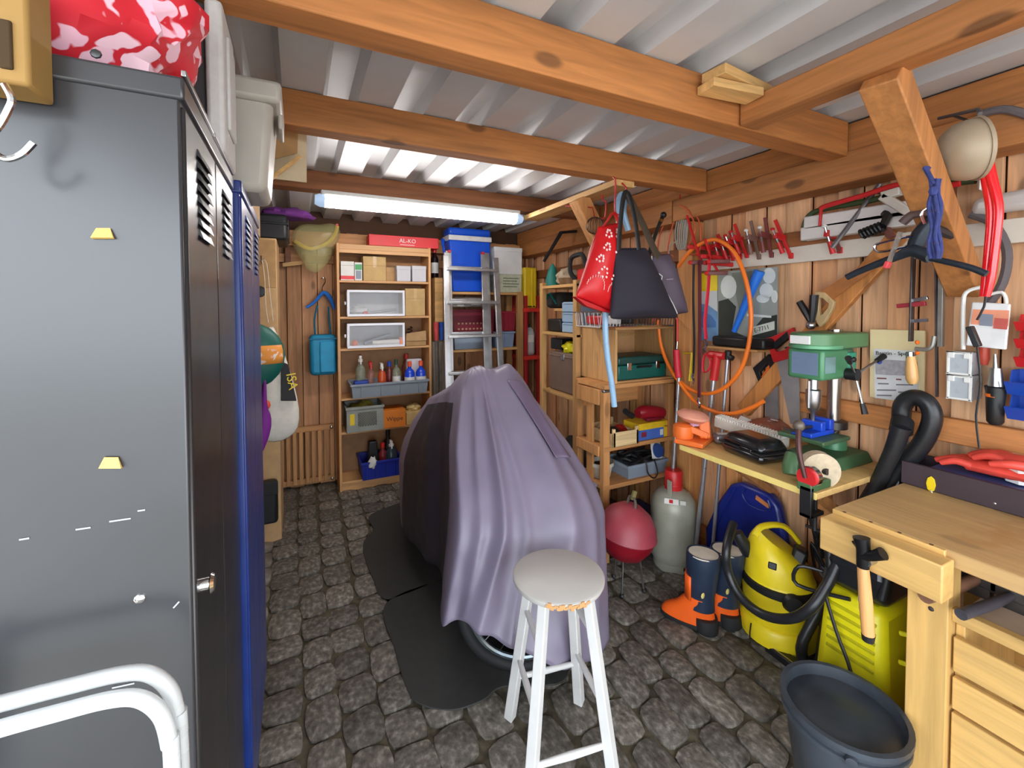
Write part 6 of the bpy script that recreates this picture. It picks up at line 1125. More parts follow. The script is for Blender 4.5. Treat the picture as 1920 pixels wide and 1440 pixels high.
for k in range(4): MB().cyl((1.54, vy0+.05+k*.07, .8482), (1.54, vy0+.05+k*.07, .849), .005, n=8).build('dog_hole', mat((100, 66, 40), .8), t)
hy = P(1628, 1045, X=1.44).y; hz = P(1628, 1030, X=1.44).z
MB().cyl((1.47, hy, .775), (1.43, hy, .775), .012, n=12).build('vise_screw', STEEL, t); 
t = thing('hammer', 'hammer hanging head up on the front vise jaw', 'hammer', (1.44, hy, P(1628, 1190, X=1.435).z)); HX = 1.435
hb0, hb1 = P(1628, 1190, X=HX), P(1618, 1060, X=HX)
MB().tube([hb1, hb0.lerp(hb1, .5), hb0], [.0135, .0165, .0155], 12, sub=3).build('handle', wood((222, 164, 104), 2, 0, .35), t); MB().tube([hb0, hb0+V((0, 0, -.018))], [.0165, .014], 12).build('end_cap', BLACK, t)
HDM = mat((36, 36, 38), .3, .7, .2); MB().tube([hb1+V((0, 0, -.005)), hb1+V((0, .0, .045)), P(1615, 1008, X=HX)], [.0155, .017, .021], 12).build('neck', HDM, t); e = P(1616, 1040, X=HX); MB().tube([e, P(1640, 1042, X=HX), P(1656, 1038, X=HX)], [.018, .014, .017], 12).build('head', HDM, t); MB().beam(P(1604, 1022, X=HX), P(1616, 1018, X=HX), .012, .024).build('claw', HDM, t)
# hammers on the shelf under the bench top
for lab, a_, c_, r_, m_ in (('thick brown hammer handle jutting from the bench shelf', (1752, 1146), (1850, 1088), .019, mat((126, 88, 66), .7, 0, .2)), ('dark iron hammer handle jutting from the bench shelf', (1820, 1170), (1960, 1118), .014, mat((76, 74, 82), .5, .3, .25))):
    p0 = P(*a_, X=1.585); p0.z = max(p0.z, .672+r_); p1 = V((1.80, p0.y-.02, p0.z-.0)); o = thing('hammer', lab, 'hammer', V((p0.x, p0.y, p0.z-r_)))
    MB().tube([p0+V((-.03, .01, 0)), p0.lerp(p1, .5), p1], [r_, r_*.95, r_*.7], 12, sub=2).build('handle', m_, o); MB().beam(p1+V((0, -.045, 0)), p1+V((0, .045, 0)), .034, .034).build('head', IRON, o, bevel=.004)
    MB().box(p1.x-.015, p1.y-.03, .643, p1.x+.015, p1.y+.03, p1.z-.016).build('rest', IRON, o)
# dark tray with gloves on the bench back
TB = mat((62, 48, 54), .6, 0, .1)
t = thing('tool_tray', 'dark brown wooden tray along the back of the bench', 'tray', (2.02, .3, .8515)); y0, y1 = -.35, .79; z0, z1 = .8515, .932
addbox(t, 'front_board', TB, 1.978, y0, z0, 1.992, y1, z1); addbox(t, 'back_board', TB, 2.128, y0, z0, 2.142, y1, z1); addbox(t, 'end_board', TB, 1.992, y1-.014, z0, 2.128, y1, z1); addbox(t, 'end_board', TB, 1.992, y0, z0, 2.128, y0+.014, z1); addbox(t, 'floor_board', mat((40, 34, 40), .7), 1.992, y0, z0, 2.128, y1, z0+.012)
for y_ in (.70, .55): MB().lathe([(.004, 0), (.003, .001), (0, .0015)], (1.978, y_, .87), (-1, 0, 0), n=8).build('screw_head', STEEL, t)
one(MB().box(2.0, .2, .866, 2.12, .72, .928), 'blue_box', mat((60, 74, 130), .5), 'flat blue box lying in the dark tray under gloves', 'box', bevel=.005)
GLV = mat((226, 76, 62), .5, 0, .1, 20, .1)
def glove(lab, cx, cy, z, a, mir):
    o = thing('glove', lab, 'glove', (cx, cy, z)); R_ = Matrix.Rotation(a, 3, 'Z'); T = lambda x, y, h: V((cx, cy, z))+R_ @ V((x*mir, y, h))
    m = MB(); m.tube([T(0, -.22, .028), T(0, -.1, .026), T(0, -.02, .028), T(0, .035, .026)], [.045, .042, .047, .043], 12, sub=3, flat=.5, up=(0, 0, 1)); m.build('palm', GLV, o)
    for k, (x_, l) in enumerate(((-.036, .075), (-.013, .095), (.012, .09), (.035, .07))): MB().tube([T(x_*.9, .02, .028), T(x_, .02+l*.5, .034), T(x_*1.1, .02+l, .016)], [.0135, .0125, .009], 10, sub=3).build('finger', GLV, o)
    MB().tube([T(.03, -.05, .026), T(.062, -.01, .03), T(.072, .035, .018)], [.016, .014, .009], 10, sub=3).build('thumb', GLV, o); return o
glove('lower orange red rubber glove on the dark tray', 2.055, .60, .934, .05, 1); glove('upper orange red rubber glove folded over the other', 2.045, .52, .975, -.12, -1)
b = [2.035, .33, .934, 2.12, .40, .99]
q = P(1925, 850, X=2.09); t = thing('foam_tub', 'small white octagonal tub behind the red gloves', 'tub', (2.09, q.y, .934)); MB().lathe([(.045, 0), (.06, .075), (.055, .075), (.042, .012), (0, .012)], (2.075, q.y, .934), n=8).build('tub', WHITE, t); MB().lathe([(.0605, .06), (.0625, .07), (.0605, .077)], (2.075, q.y, .934), n=8).build('rim', WHITE, t)
q = P(1745, 908, X=1.972); t = thing('key_tag', 'yellow plastic key tag hanging on the dark tray', 'key tag', (1.97, q.y, q.z-.03)); MB().prism([q+V((0, .013*math.cos(k*.785)*1.0, .028*math.sin(k*.785))) for k in range(8)], (.004, 0, 0)).build('tag', YELLOW, t, bevel=.001); MB().tube([q+V((-.001, 0, -.02)), q+V((-.004, -.012, -.034)), q+V((-.004, -.02, -.04))], .0025, 6).build('ring', CHROME, t); MB().cyl(q+V((.004, 0, .02)), q+V((.006, 0, .02)), .003, n=6).build('pin', STEEL, t)
q = P(1672, 900, X=2.0)
one(MB().cyl(q+V((0, 0, 0)), q+V((.15, 0.0, 0)), .022, n=18), 'drain_pipe', mat((166, 168, 172), .5), 'round grey pipe end at the back corner of the bench', 'pipe')
# ------------------------------------------------------------------ black hose with nozzle
HBK = mat((30, 31, 34), .38, 0, .1, 30, .1)
t = thing('vacuum_hose', 'thick black hose looped upright behind the work bench', 'hose', (1.93, .95, .3))
hp = pp([(1560, 1080), (1600, 1010), (1640, 950), (1688, 880), (1730, 830), (1748, 785), (1738, 755), (1712, 745), (1692, 762), (1690, 800)], X=2.02)
MB().tube(hp, .029, 14, sub=5).build('hose', HBK, t)
MB().tube(pp([(1690, 800), (1672, 850), (1640, 915), (1600, 975)], X=1.96), [.03, .026, .024, .023], 14, sub=3).build('nozzle', HBK, t); MB().tube([P(1692, 790, X=2.0), P(1689, 808, X=1.965)], [.034, .034], 14).build('collar', HBK, t); MB().beam(P(1694, 850, X=2.08), P(1712, 840, X=2.08), .06, .03, (1, 0, 0)).build('bracket', mat((110, 108, 108), .6), t); MB().tube([P(1700, 848, X=2.04), P(1700, 848, X=2.15)], .01, 6).build('hook', IRON, t)
MB().tube([hp[0], V((1.93, .98, .36)), V((1.9, 1.0, .05))], [.029, .028, .026], 12, sub=4).build('lower_tube', HBK, t)
# ------------------------------------------------------------------ pressure washer
PWX, PWY = 1.86, .83; t = thing('pressure_washer', 'yellow and black pressure washer standing beside the bench leg', 'pressure washer', (PWX, PWY, 0)); PY = mat((232, 220, 22), .38, 0, .06)
m = MB(); m.taper((PWX, PWY, .06), .26, .24, .22, .19, .40); m.build('body', PY, t, bevel=.03)
for k in range(6): z_ = .25+k*.032; MB().obox((PWX-.128+(z_-.06)*.05, PWY, z_), (.012, .15, .012), (0, .0, 0)).build('vent_rib', mat((190, 180, 14), .4), t, bevel=.003)
MB().lathe([(.03, 0), (.034, .008), (.02, .014)], (PWX-.132, PWY+.05, .16), (-1, 0, 0), n=16).build('switch', BLACK, t)
m = MB(); m.taper((PWX+.01, PWY, .46), .2, .19, .22, .2, .10); m.taper((PWX+.01, PWY, .56), .22, .2, .14, .16, .13); m.build('upper_housing', mat((28, 30, 34), .3, 0, .1, coat=.3), t, bevel=.03)
MB().tube([(PWX-.09, PWY-.08, .5), (PWX-.06, PWY-.09, .66), (PWX+.0, PWY-.02, .72), (PWX-.06, PWY+.09, .66), (PWX-.09, PWY+.08, .5)], .015, 10, sub=3).build('handle', BLACK, t)
for s in (-1, 1): MB().cyl((PWX+.06, PWY+s*.12, .075), (PWX+.06, PWY+s*.155, .075), .075, n=20).build('wheel', RUBBER, t)
MB().box(PWX-.12, PWY-.1, 0, PWX-.06, PWY+.1, .065).build('foot', BLACK, t, bevel=.01); MB().box(PWX-.112, PWY-.05, .465, PWX-.1, PWY-.02, .49).build('badge', GREYP, t); 
MB().tube([(PWX-.1, PWY+.09, .52), (PWX-.14, PWY+.07, .45), (PWX-.16, PWY+.02, .34), (PWX-.17, PWY-.03, .24), (PWX-.17, PWY-.04, .12), (PWX-.18, PWY-.06, .01)], .006, 8, sub=4).build('power_cable', BLACK, t); MB().tube([(PWX-.1, PWY+.1, .5), (PWX-.15, PWY+.16, .5), (PWX-.14, PWY+.17, .42), (PWX-.12, PWY+.0, .46)], .007, 8, sub=4).build('power_cable', BLACK, t)
for z_ in (.30, .40): MB().tube([(PWX-.06, PWY-.12, z_), (PWX-.06, PWY-.15, z_+.01), (PWX+.02, PWY-.15, z_+.01)], .008, 8).build('cable_hook', PY, t)
# bucket
bc = V((1.44, .70, 0)); t = thing('bucket', 'large empty black plastic bucket at the lower right', 'bucket', bc); BKM = mat((60, 66, 74), .34, 0, .4, 6, .05)
MB().lathe([(0, 0), (.105, 0), (.112, .01), (.152, .30), (.160, .30), (.160, .315), (.146, .315), (.106, .014), (0, .012)], bc, n=36).build('body', BKM, t); MB().lathe([(.1525, .265), (.157, .268), (.157, .28), (.1525, .282)], bc, n=36).build('rim_ring', BKM, t)
for s in (-1, 1): MB().lathe([(.014, 0), (.014, .012), (0, .014)], bc+V((s*.13, s*.085, .285)), (s*.84, s*.55, 0), n=10).build('handle_boss', BKM, t)
# ------------------------------------------------------------------ wet vacuum
VX, VY = 1.935, 1.205; t = thing('wet_vacuum', 'yellow wet and dry vacuum cleaner with black belt and hose', 'vacuum', (VX, VY, 0)); VYL = mat((232, 206, 30), .36, 0, .06)
MB().lathe([(.14, .012), (.165, .03), (.168, .10), (.158, .115), (.15, .12)], (VX, VY, 0), n=32).build('base_ring', VYL, t); 
for k in range(4): a_ = .6+k*1.57; MB().lathe([(.02, 0), (.02, .02), (0, .02)], (VX+.13*math.cos(a_), VY+.13*math.sin(a_), 0), n=10).build('caster', BLACK, t)
MB().lathe([(.145, .11), (.152, .14), (.16, .24), (.158, .30), (.15, .32)], (VX, VY, 0), n=32).build('tank', VYL, t); MB().lathe([(.153, .265), (.163, .27), (.163, .305), (.153, .31)], (VX, VY, 0), n=32).build('belt', BLACK, t)
q = V((-.62, -.78, 0)); MB().lathe([(.04, 0), (.044, .012), (.036, .03), (0, .034)], V((VX, VY, .275))+q*.152, q, n=22).build('latch_knob', BLACK, t)
m = MB()
def vh(u, v):
    a_ = 2*math.pi*u; r_ = .152*(1-.16*v-.3*v**4); z_ = .31+.17*v; sl = .05*v*math.cos(a_-2.3)
    return V((VX+r_*math.cos(a_)-.01*v, VY+r_*math.sin(a_)+.01*v, z_+sl))
m.grid(vh, 32, 9, cu=True); m.add([vh(k/32, 1) for k in range(32)], [list(range(32))]); m.build('motor_head', VYL, t)
MB().tube([(VX-.10, VY+.06, .50), (VX-.06, VY+.05, .54), (VX+.03, VY-.0, .545), (VX+.09, VY-.04, .47)], .018, 10, sub=4, flat=.7).build('handle', VYL, t); MB().obox((VX+.04, VY-.07, .43), (.1, .06, .08), (.3, .2, .5)).build('black_grille', BLACK, t, bevel=.012); MB().obox((VX-.12, VY-.045, .41), (.03, .035, .03), (0, .4, .4)).build('switch', BLACK, t, bevel=.004)
MB().tube([(VX-.10, VY+.09, .40), (VX-.14, VY+.11, .47), (VX-.15, VY+.12, .50)], [.034, .03, .026], 12).build('hose_port', BLACK, t)
VH = pp([(1374, 1000), (1362, 1030), (1366, 1075), (1390, 1120), (1430, 1152), (1480, 1160), (1520, 1140), (1552, 1095), (1580, 1040), (1610, 1010)], X=1.68); VH[0] = V((VX-.15, VY+.12, .50)); 
for k, dx in ((7, .06), (8, .12), (9, .2)): VH[k] = VH[k]+(VH[k]-EYE)*(dx/1.68)
MB().tube(VH, .0185, 12, sub=5).build('hose', HBK, t)
for z_, n_ in ((.04, 0),): MB().tube([(VX-.16, VY+.02, .10), (VX-.168, VY+.02, .06), (VX-.166, VY+.02, .03)], .003, 6).build('wire', BLACK, t)
for ch in t.children:
    for v in ch.data.vertices: 
        if ch.name.split('.')[0] not in ('hose', 'wire'): v.co *= .92
rnd = random.Random(11); m = MB(); m.tube([(2.075+.03*rnd.random(), 1.06+.10*rnd.random(), .30+.26*rnd.random()) for _ in range(22)], .006, 6, sub=4); m.tube([(2.09, 1.1, .54), (2.13, 1.1, .56), (2.152, 1.1, .56)], .006, 6)
one(m, 'cable', BLACK, 'tangled black cable hanging on the wall behind the vacuum', 'cable')
# black floor tool and rail on the floor
a, c = P(1440, 1210, Z=.02), P(1510, 1262, Z=.02); t = thing('floor_nozzle', 'black floor nozzle with steel edge lying before the vacuum', 'nozzle', (a+c)/2-V((0, 0, .02)))
MB().beam(a, c, .05, .034).build('body', BLACK, t, bevel=.006); ax_, bx_, dx_ = frame(c-a); MB().beam(a+V((0, 0, .019))-ax_*.018, c+V((0, 0, .019))-ax_*.018, .005, .003).build('steel_edge', STEEL, t)
MB().tube([c+V((.02, .02, .03)), V((1.80, 1.02, .16)), V((1.93, .99, .34))], [.024, .02, .018], 10, sub=3).build('pipe', HBK, t)
# blue flat case, gas bottle, kettle barbecue, boots
t = thing('flat_case', 'flat dark blue plastic case with handle slot by wall', 'case', (2.07, 1.62, 0)); BC = mat((22, 38, 122), .35, 0, .1)
out = pp([(1368, 908), (1388, 905), (1442, 928), (1458, 950), (1468, 1000), (1472, 1040), (1468, 1110), (1330, 1110), (1322, 1040), (1322, 990), (1342, 945)], X=2.05)
out = [V((p.x, p.y, max(p.z, .005))) for p in out]; MB().prism(out, (.055, 0, 0)).build('body', BC, t, bevel=.015); m = MB(); m.tube(pp([(1340, 1090), (1338, 1000), (1372, 930), (1380, 915)], X=2.048), .006, 6, sub=2); m.build('ridge', BC, t)
m = MB(); m.tube(pp([(1398, 918), (1392, 926), (1404, 946), (1432, 958), (1444, 954), (1440, 938)], X=2.046), .005, 6, sub=3); m.build('handle_ridge', BC, t); m = MB(); m.prism(pp([(1418, 928), (1440, 945), (1444, 953), (1440, 953), (1416, 936)], X=2.0495), (.006, 0, 0)); m.build('handle_slot', mat((196, 120, 66), .6), t)
gc = P(1270, 1078, Z=0)+V((.06, .09, 0)); gc.z = 0; t = thing('gas_bottle', 'grey gas bottle with bright red cap', 'gas bottle', gc); GG = mat((166, 166, 150), .4, .1, .1)
MB().lathe([(.10, 0), (.11, .0), (.11, .045), (.122, .06), (.125, .10), (.125, .34), (.118, .385), (.09, .425), (.05, .445), (0, .45)], gc, n=32).build('body', GG, t); MB().lathe([(.048, 0), (.05, .03), (.05, .105), (.044, .115), (0, .115)], gc+V((0, 0, .44)), n=24).build('cap', RED, t); MB().lathe([(.0505, .028), (.052, .032), (.0505, .036)], gc+V((0, 0, .44)), n=24).build('cap_rib', RED, t)
for s in (-1,): MB().beam(gc+V((.072*s, .04*s, .42)), gc+V((.078*s, .045*s, .52)), .03, .008).build('collar_strip', GG, t, bevel=.002)
MB().box(gc.x-.03, gc.y-.125, .02, gc.x+.01, gc.y-.105, .038).build('foot_slot', BLACK, t)
d_ = (EYE-gc); d_.z = 0; d_.normalize(); lq = gc+d_*.101+V((0, 0, .405)); u_ = V((-d_.y, d_.x, 0)); v_ = (V((0, 0, 1))-d_*-.9).normalized()
for off, w_, h_, m_ in ((-.01, .075, .03, WHITE), (-.012, .02, .018, RED), (.05, .03, .022, mat((206, 206, 200), .5))):
    n_ = u_.cross(V((0, 0, 1))); e1, e2 = u_*w_/2, (V((0, 0, 1))*.75-d_*.62)*h_/2; c_ = lq+u_*off+d_*(.010 if m_ is not RED else .012)+V((0, 0, .006 if m_ is not RED else .007)); MB().prism([c_-e1-e2, c_+e1-e2, c_+e1+e2, c_-e1+e2], -d_*.006).build('hazard_label', m_, t)
kc = V((1.535, 1.76, .315)); t = thing('kettle_barbecue', 'round red kettle barbecue on thin legs beside gas bottle', 'barbecue', V((kc.x, kc.y, 0))); KA = V((.12, -.1, 1)).normalized()
MB().lathe([(0, -.145), (.05, -.14), (.105, -.105), (.14, -.05), (.15, -.006), (.143, -.002)], kc, KA, n=32).build('bowl', mat((134, 16, 32), .35, 0, .1), t); MB().lathe([(.152, -.006), (.156, 0), (.152, .008), (.142, .05), (.112, .1), (.06, .138), (0, .15)], kc, KA, n=32).build('lid', mat((160, 62, 74), .5, 0, .12), t)
a_, b__, d__ = frame(KA)
MB().tube([kc+KA*.143+a_*.03, kc+KA*.18+a_*.02, kc+KA*.185-a_*.02, kc+KA*.143-a_*.03], .007, 8, sub=3).build('lid_handle', mat((90, 80, 70), .6), t); MB().beam(kc+KA*.185+V((0, 0, -.01)), kc+KA*.205+V((.012, 0, .015)), .014, .02).build('hook', mat((150, 140, 90), .5, .4), t)
for q in ((1.60, 1.70), (1.47, 1.72), (1.54, 1.87)): MB().tube([kc+V(((q[0]-kc.x)*.7, (q[1]-kc.y)*.7, -.10)), (q[0]+.02*(q[0]-kc.x), q[1], .012)], .005, 8).build('leg', STEEL, t); MB().ball((q[0], q[1], .014), .013, 8).build('foot', BLACK, t)
NAVY = mat((34, 46, 66), .4, 0, .15); ORB = mat((240, 98, 30), .4, 0, .06)
def boot(lab, hx, hy, ang):
    t = thing('rubber_boot', lab, 'boot', (hx, hy, 0), 'orange and navy rubber boots'); R_ = Matrix.Rotation(ang, 3, 'Z'); T = lambda x, y, z: V((hx, hy, 0))+R_ @ V((x, y, z))   # +x runs to the toe
    def ring(cx, z, rx, ry, n=20): return [T(cx+rx*math.cos(2*math.pi*k/n), ry*math.sin(2*math.pi*k/n), z) for k in range(n)]
    def loft(rs, nm, m_, capt=True):
        m = MB(); n = len(rs[0]); m.add([p for r_ in rs for p in r_], [(i*n+j, i*n+(j+1) % n, (i+1)*n+(j+1) % n, (i+1)*n+j) for i in range(len(rs)-1) for j in range(n)]+([list(range(n))[::-1], [(len(rs)-1)*n+j for j in range(n)]] if capt else [])); return m.build(nm, m_, t, ang=60)
    loft([ring(.0, .10, .062, .05), ring(.0, .16, .06, .05), ring(-.004, .22, .066, .055), ring(-.008, .30, .074, .062), ring(-.01, .345, .076, .064), ring(-.01, .36, .073, .062), ring(-.01, .357, .066, .055), ring(-.008, .28, .06, .05)], 'shaft', NAVY)
    MB().lathe([(.066, 0), (.064, .004)], T(-.01, 0, .353), n=20).build('lining', mat((206, 196, 180), .9), t)
    loft([ring(.055, .022, .124, .043), ring(.055, .045, .121, .043), ring(.048, .068, .110, .043), ring(.026, .095, .085, .045), ring(.008, .135, .0645, .05), ring(.002, .155, .061, .0505)], 'foot', ORB)
    m = MB(); st = []
    for s in (-1, 1):
        pl = [T(.0+.068*math.cos(a_), s*.057*math.sin(a_), z_) for z_ in (.14, .25) for a_ in (.15, .45, .8, 1.05)]
        m.add(pl, [(0, 1, 5, 4), (1, 2, 6, 5), (2, 3, 7, 6)])
    m.build('orange_front', ORB, t, solid=.006)
    loft([ring(.055, 0, .122, .042), ring(.055, .012, .129, .046), ring(.055, .026, .127, .046)], 'sole', RUBBER); loft([ring(-.025, .0, .052, .05), ring(-.025, .03, .054, .054), ring(-.022, .065, .05, .054)], 'heel', RUBBER)
    for s in (-1, 1): MB().ball(T(-.02, .058*s, .19), (.012, .004, .014), 8).build('badge', mat((220, 200, 120), .5), t)
    return t
ht = P(1325, 1172, Z=0); tt = P(1240, 1140, Z=0); an = math.atan2(tt.y-ht.y, tt.x-ht.x)
boot('orange and navy rubber boot with its side towards us', 1.665, 1.40, an); boot('second rubber boot half hidden beside the vacuum hose', 1.79, 1.37, an)
# ------------------------------------------------------------------ mats, bicycle, cover, stool
def matpoly(lab, pts, z): 
    k = len(pts); m = MB(); m.prism([(x, y, z) for x, y in smooth2(pts)], (0, 0, .006)); return one(m, 'rubber_mat', mat((54, 53, 51), .85, 0, .15, 25, .1), lab, 'mat', bevel=.002)
def smooth2(pts):
    out, _ = smooth_path([V((x, y, 0)) for x, y in pts], 0, 5, True); return [(p.x, p.y) for p in out]
g = [P(x, y, Z=.02) for x, y in ((724, 1130), (740, 1215), (765, 1295), (795, 1322), (850, 1330), (905, 1312), (945, 1286))]
matpoly('dark rubber mat nearest to the stool under the front wheel', [(p.x, p.y) for p in g]+[(.92, 1.42), (1.02, 1.6), (1.02, 2.2), (.7, 2.25)], .0135)
g = [P(x, y, Z=.02) for x, y in ((728, 1122), (700, 1085), (684, 1045), (682, 1015), (700, 992))]
matpoly('dark rubber mat farther back under the rear wheel', [(p.x, p.y) for p in g]+[(.45, 3.2), (.8, 3.3), (1.0, 3.1), (1.02, 2.3), (.7, 2.26)], .0135)
# bicycle under the cover: only its front wheel shows
t = thing('bicycle', 'bicycle under the grey cover with its front wheel showing', 'bicycle', (.85, 2.1, .02)); fcx = V((.82, 1.535, .30)); fd = V((-.95, .31, 0)).normalized()
def wheel(nm, c, d, R_):
    n = 40; dn = V((0, 0, 1)); ax = d.cross(dn)
    w_ = MB().tube([c+R_*(math.cos(2*math.pi*k/n)*d+math.sin(2*math.pi*k/n)*dn) for k in range(n)], .024, 10, closed=True).build(nm, RUBBER, t)
    MB().tube([c+(R_-.03)*(math.cos(2*math.pi*k/n)*d+math.sin(2*math.pi*k/n)*dn) for k in range(n)], .0115, 8, closed=True).build('rim', mat((170, 184, 194), .2, .9, .05), w_)
    MB().cyl(c-ax*.045, c+ax*.045, .02, n=12).build('hub', STEEL, w_)
    for k in range(18): a_ = 2*math.pi*k/18; MB().cyl(c+ax*.03*(-1)**k, c+(R_-.035)*(math.cos(a_)*d+math.sin(a_)*dn), .0014, n=4).build('spoke', STEEL, w_)
    return ax
ax = wheel('wheel', fcx, fd, .262); rc = V((.80, 2.72, .355)); wheel('wheel', rc, V((-.05, 1, 0)).normalized(), .305)
FRM = mat((40, 44, 52), .35, .2, .1); hd_ = V((.90, 1.98, .86))
for s in (-1, 1): MB().tube([fcx+ax*.05*s, V((.87, 1.68, .70))+ax*.045*s], .012, 8).build('fork_leg', FRM, t)
MB().tube([(.87, 1.68, .70), (.885, 1.84, .80), hd_, hd_+V((0.0, .05, .16))], .018, 8, sub=2).build('head_tube', FRM, t); MB().tube([hd_, (.84, 2.2, .45), rc], .02, 8).build('down_tube', FRM, t); MB().tube([(.84, 2.2, .45), (.83, 2.42, .9)], .016, 8).build('seat_tube', FRM, t); MB().tube([(.83, 2.36, .8), rc], .012, 8).build('seat_stay', FRM, t)
MB().tube([(.76, 2.08, 1.03), (.84, 2.06, 1.06), (.92, 2.06, 1.06), (1.0, 2.07, 1.04), (1.08, 2.1, .97)], .014, 8, sub=3).build('handlebar', FRM, t); m = blob((.83, 2.46, .93), (.08, .13, .05), 1, .05, 10); m.build('saddle', BLACK, t)
# cover: lofted from a ridge ring down to a hem ring, with folds running from the handlebar
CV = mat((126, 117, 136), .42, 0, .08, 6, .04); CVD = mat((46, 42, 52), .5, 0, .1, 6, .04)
top = [(.845, 1.95, 1.13), (.78, 1.97, 1.13), (.71, 2.03, 1.10), (.69, 2.16, 1.06), (.70, 2.4, .99), (.74, 2.7, .92), (.84, 2.86, .89), (.96, 2.7, .93), (1.08, 2.4, .96), (1.18, 2.16, .95), (1.15, 2.04, .98), (1.0, 1.97, 1.12)]
shd = [(.83, 1.745, .91), (.725, 1.77, .90), (.63, 1.88, .89), (.64, 2.10, .90), (.63, 2.4, .86), (.65, 2.74, .78), (.82, 3.0, .78), (1.03, 2.84, .80), (1.20, 2.44, .83), (1.26, 2.10, .80), (1.20, 1.84, .80), (1.03, 1.72, .90)]
mid = [(.80, 1.50, .60), (.66, 1.55, .60), (.56, 1.70, .60), (.615, 2.0, .62), (.55, 2.4, .60), (.575, 2.76, .54), (.8, 3.12, .55), (1.08, 2.95, .56), (1.27, 2.5, .58), (1.33, 2.05, .56), (1.265, 1.67, .56), (1.05, 1.46, .60)]
hem = [(.69, 1.405, .25), (.555, 1.52, .32), (.50, 1.66, .27), (.60, 2.0, .24), (.535, 2.38, .20), (.58, 2.78, .2), (.8, 3.22, .24), (1.12, 3.02, .22), (1.30, 2.5, .2), (1.34, 2.0, .2), (1.22, 1.56, .10), (.96, 1.355, .13)]
S3 = [smooth_path([V(p) for p in r_], 0, 18, True)[0] for r_ in (top, shd, mid, hem)]
N_ = len(S3[0]); cen = V((.87, 2.2, 0)); rows = 40
RIDGE = [(.858, .020, .05), (.905, .013, .035), (.950, .019, .055), (.005, .011, .025), (.045, .016, .05), (.098, .014, .03), (.150, .020, .06), (.22, .016, .03), (.29, .02, .035), (.39, .02, .03), (.60, .02, .03), (.70, .018, .03), (.78, .016, .035)]
def cvp(j, v):
    q = v*3; k = min(int(q), 2); f = q-k; pts = [S3[max(k-1, 0)][j], S3[k][j], S3[k+1][j], S3[min(k+2, 3)][j]]
    p0, p1, p2, p3 = pts; p = .5*((2*p1)+(p2-p0)*f+(2*p0-5*p1+4*p2-p3)*f*f+(p3-p0+3*(p1-p2))*f**3) if 0 < k < 2 else p1.lerp(p2, f)
    th = j/N_; n_ = p-cen; n_.z = 0; n_.normalize(); d_ = -.014
    for c_, w_, a_ in RIDGE:
        x_ = abs((th+.012*math.sin(v*3+c_*40)*v-c_+.5) % 1-.5)/(w_*(.7+.7*v)); d_ += a_*1.1*math.exp(-x_**1.6)
    vv = min(1, v*2.6)**.9*(1-.25*v)
    cr_ = .009*noise.noise(V((th*24, v*4, 1)))+.005*noise.noise(p*13)
    return p+n_*(d_*vv+cr_*(.4+v))+V((0, 0, .010*noise.noise(V((th*30, 0, 7)))*(v > .9)))
m = MB(); vs = [cvp(j, i/(rows-1)) for i in range(rows) for j in range(N_)]; fs_ = [(i*N_+j, i*N_+(j+1) % N_, (i+1)*N_+(j+1) % N_, (i+1)*N_+j) for i in range(rows-1) for j in range(N_)]
rg = []
for k in range(1, 7):                            # closing the top over handlebar and saddle
    t_ = k/6
    for j in range(N_):
        p = vs[j]
        if p.y < 2.2: x_ = max(.80, min(1.0, p.x)); r0_ = V((x_, 2.07, 1.185+.012*math.sin(x_*40)))
        else: yy = min(max(p.y, 2.2), 2.7); r0_ = V((.88, yy, 1.15-.24*(yy-2.2)/.5))
        rg.append(p.lerp(r0_, t_)+V((0, 0, .022*math.sin(math.pi*t_)+.006*noise.noise(V((j*.3, t_*3, 0))))))
o0 = len(vs); vs += rg
for k in range(6):
    for j in range(N_):
        a0 = j if k == 0 else o0+(k-1)*N_+j; a1 = (j+1) % N_ if k == 0 else o0+(k-1)*N_+(j+1) % N_; b0, b1 = o0+k*N_+j, o0+k*N_+(j+1) % N_; fs_.append((a1, a0, b0, b1))
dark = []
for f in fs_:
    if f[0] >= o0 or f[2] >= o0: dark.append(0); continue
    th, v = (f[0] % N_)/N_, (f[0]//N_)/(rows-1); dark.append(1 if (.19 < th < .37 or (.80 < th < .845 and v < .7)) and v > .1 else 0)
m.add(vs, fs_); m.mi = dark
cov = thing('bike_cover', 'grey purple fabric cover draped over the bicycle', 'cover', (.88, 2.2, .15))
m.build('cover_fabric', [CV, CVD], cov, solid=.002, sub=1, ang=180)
# stitched flap on the right side of the front
m = MB()
def flap(u, v):
    th_ = (.905+.05*u-.02*v) * N_; j = int(th_) % N_; fr2 = th_-int(th_)
    p = cvp(j, .0+.42*v).lerp(cvp((j+1) % N_, .0+.42*v), fr2); n_ = p-cen; n_.z = 0; n_.normalize(); return p+n_*(.016+.008*math.sin(u*math.pi))
m.grid(flap, 10, 18); m.build('stitched_flap', mat((112, 98, 122), .5, 0, .08, 6, .04), cov, solid=.002, sub=1, ang=180)
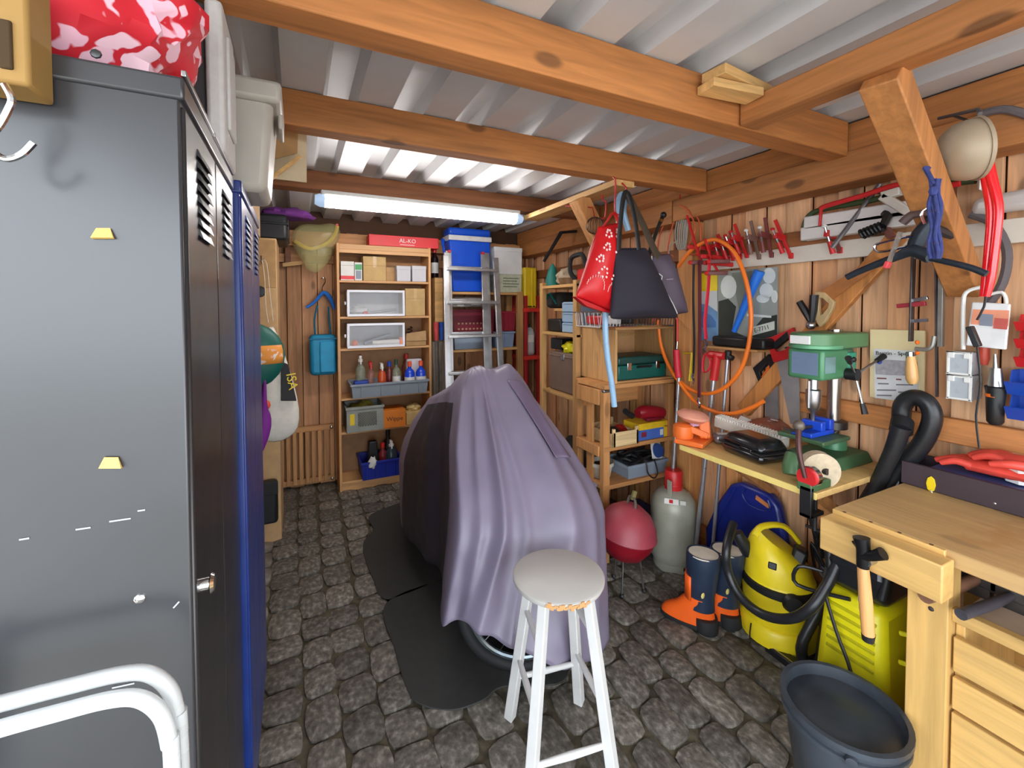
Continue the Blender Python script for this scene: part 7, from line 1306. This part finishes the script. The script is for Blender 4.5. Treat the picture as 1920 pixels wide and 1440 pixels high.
# stool
scx, scy = .768, 1.215; t = thing('bar_stool', 'white painted wooden bar stool with worn round seat', 'stool', (scx, scy, .015)); WPT = mat((206, 205, 203), .45, 0, .07, 9, .06)
SEAT = wood((226, 222, 214), 1, 0, .4, .93, .02)
sz = .61; MB().lathe([(0, -.03), (.13, -.03), (.147, -.022), (.152, -.012), (.152, -.004), (.146, 0), (0, .001)], (scx, scy, sz), n=48).build('seat', mat((184, 181, 176), .42, 0, .06, 6, .03), t)
m = MB()
for k in range(20):
    a_ = -2.35+k*.045; r_ = .1527
    m.box(0, 0, 0, 0, 0, 0) if False else m.obox((scx+r_*math.cos(a_), scy+r_*math.sin(a_), sz-.012+.004*math.sin(k*2.1)), (.004, .012, .010+.005*math.sin(k*1.3)), (0, 0, a_))
tag(m.build('worn_edge', mat((196, 146, 92), .7, 0, .2), t, bevel=.001), kind='stuff')
th0 = math.atan2(1.352-scy, .795-scx)
feet = [V((.668, 1.383, .012)), V((.928, 1.322, .012)), V((.868, 1.047, .012)), V((.60, 1.108, .012))]; tops = []
for f in feet: d_ = f-V((scx, scy, f.z)); tops.append(V((scx, scy, sz-.03))+d_.normalized()*.105)
for a, b_ in zip(feet, tops): MB().beam(a, b_, .034, .034, (b_-V((scx, scy, sz))).normalized(), .03, .03).build('leg', WPT, t, bevel=.003)
def rung(i, j, z0, z1): 
    pa, pb = feet[i].lerp(tops[i], z0/.57), feet[j].lerp(tops[j], z1/.57); MB().tube([pa, pa.lerp(pb, .5), pb], [.008, .0115, .008], 10, sub=3).build('rung', WPT, t)
rung(0, 3, .43, .43); rung(0, 3, .24, .24); rung(1, 2, .44, .44); rung(1, 2, .22, .22); rung(0, 1, .16, .17); rung(3, 2, .10, .11)
# small pale crumbs and grit on the cobbles
# things seen only dimly under the tool shelf
t = thing('rag_sack', 'white and yellow sack low behind the bike cover', 'sack', (1.45, 2.45, 0)); m = blob((1.45, 2.45, .24), (.12, .12, .24), 31, .2, 14, 2.3, .99); m.build('sack', mat((206, 206, 196), .8, 0, .1), t); MB().ball((1.42, 2.36, .40), .05, 10).build('red_knob', RED, t)
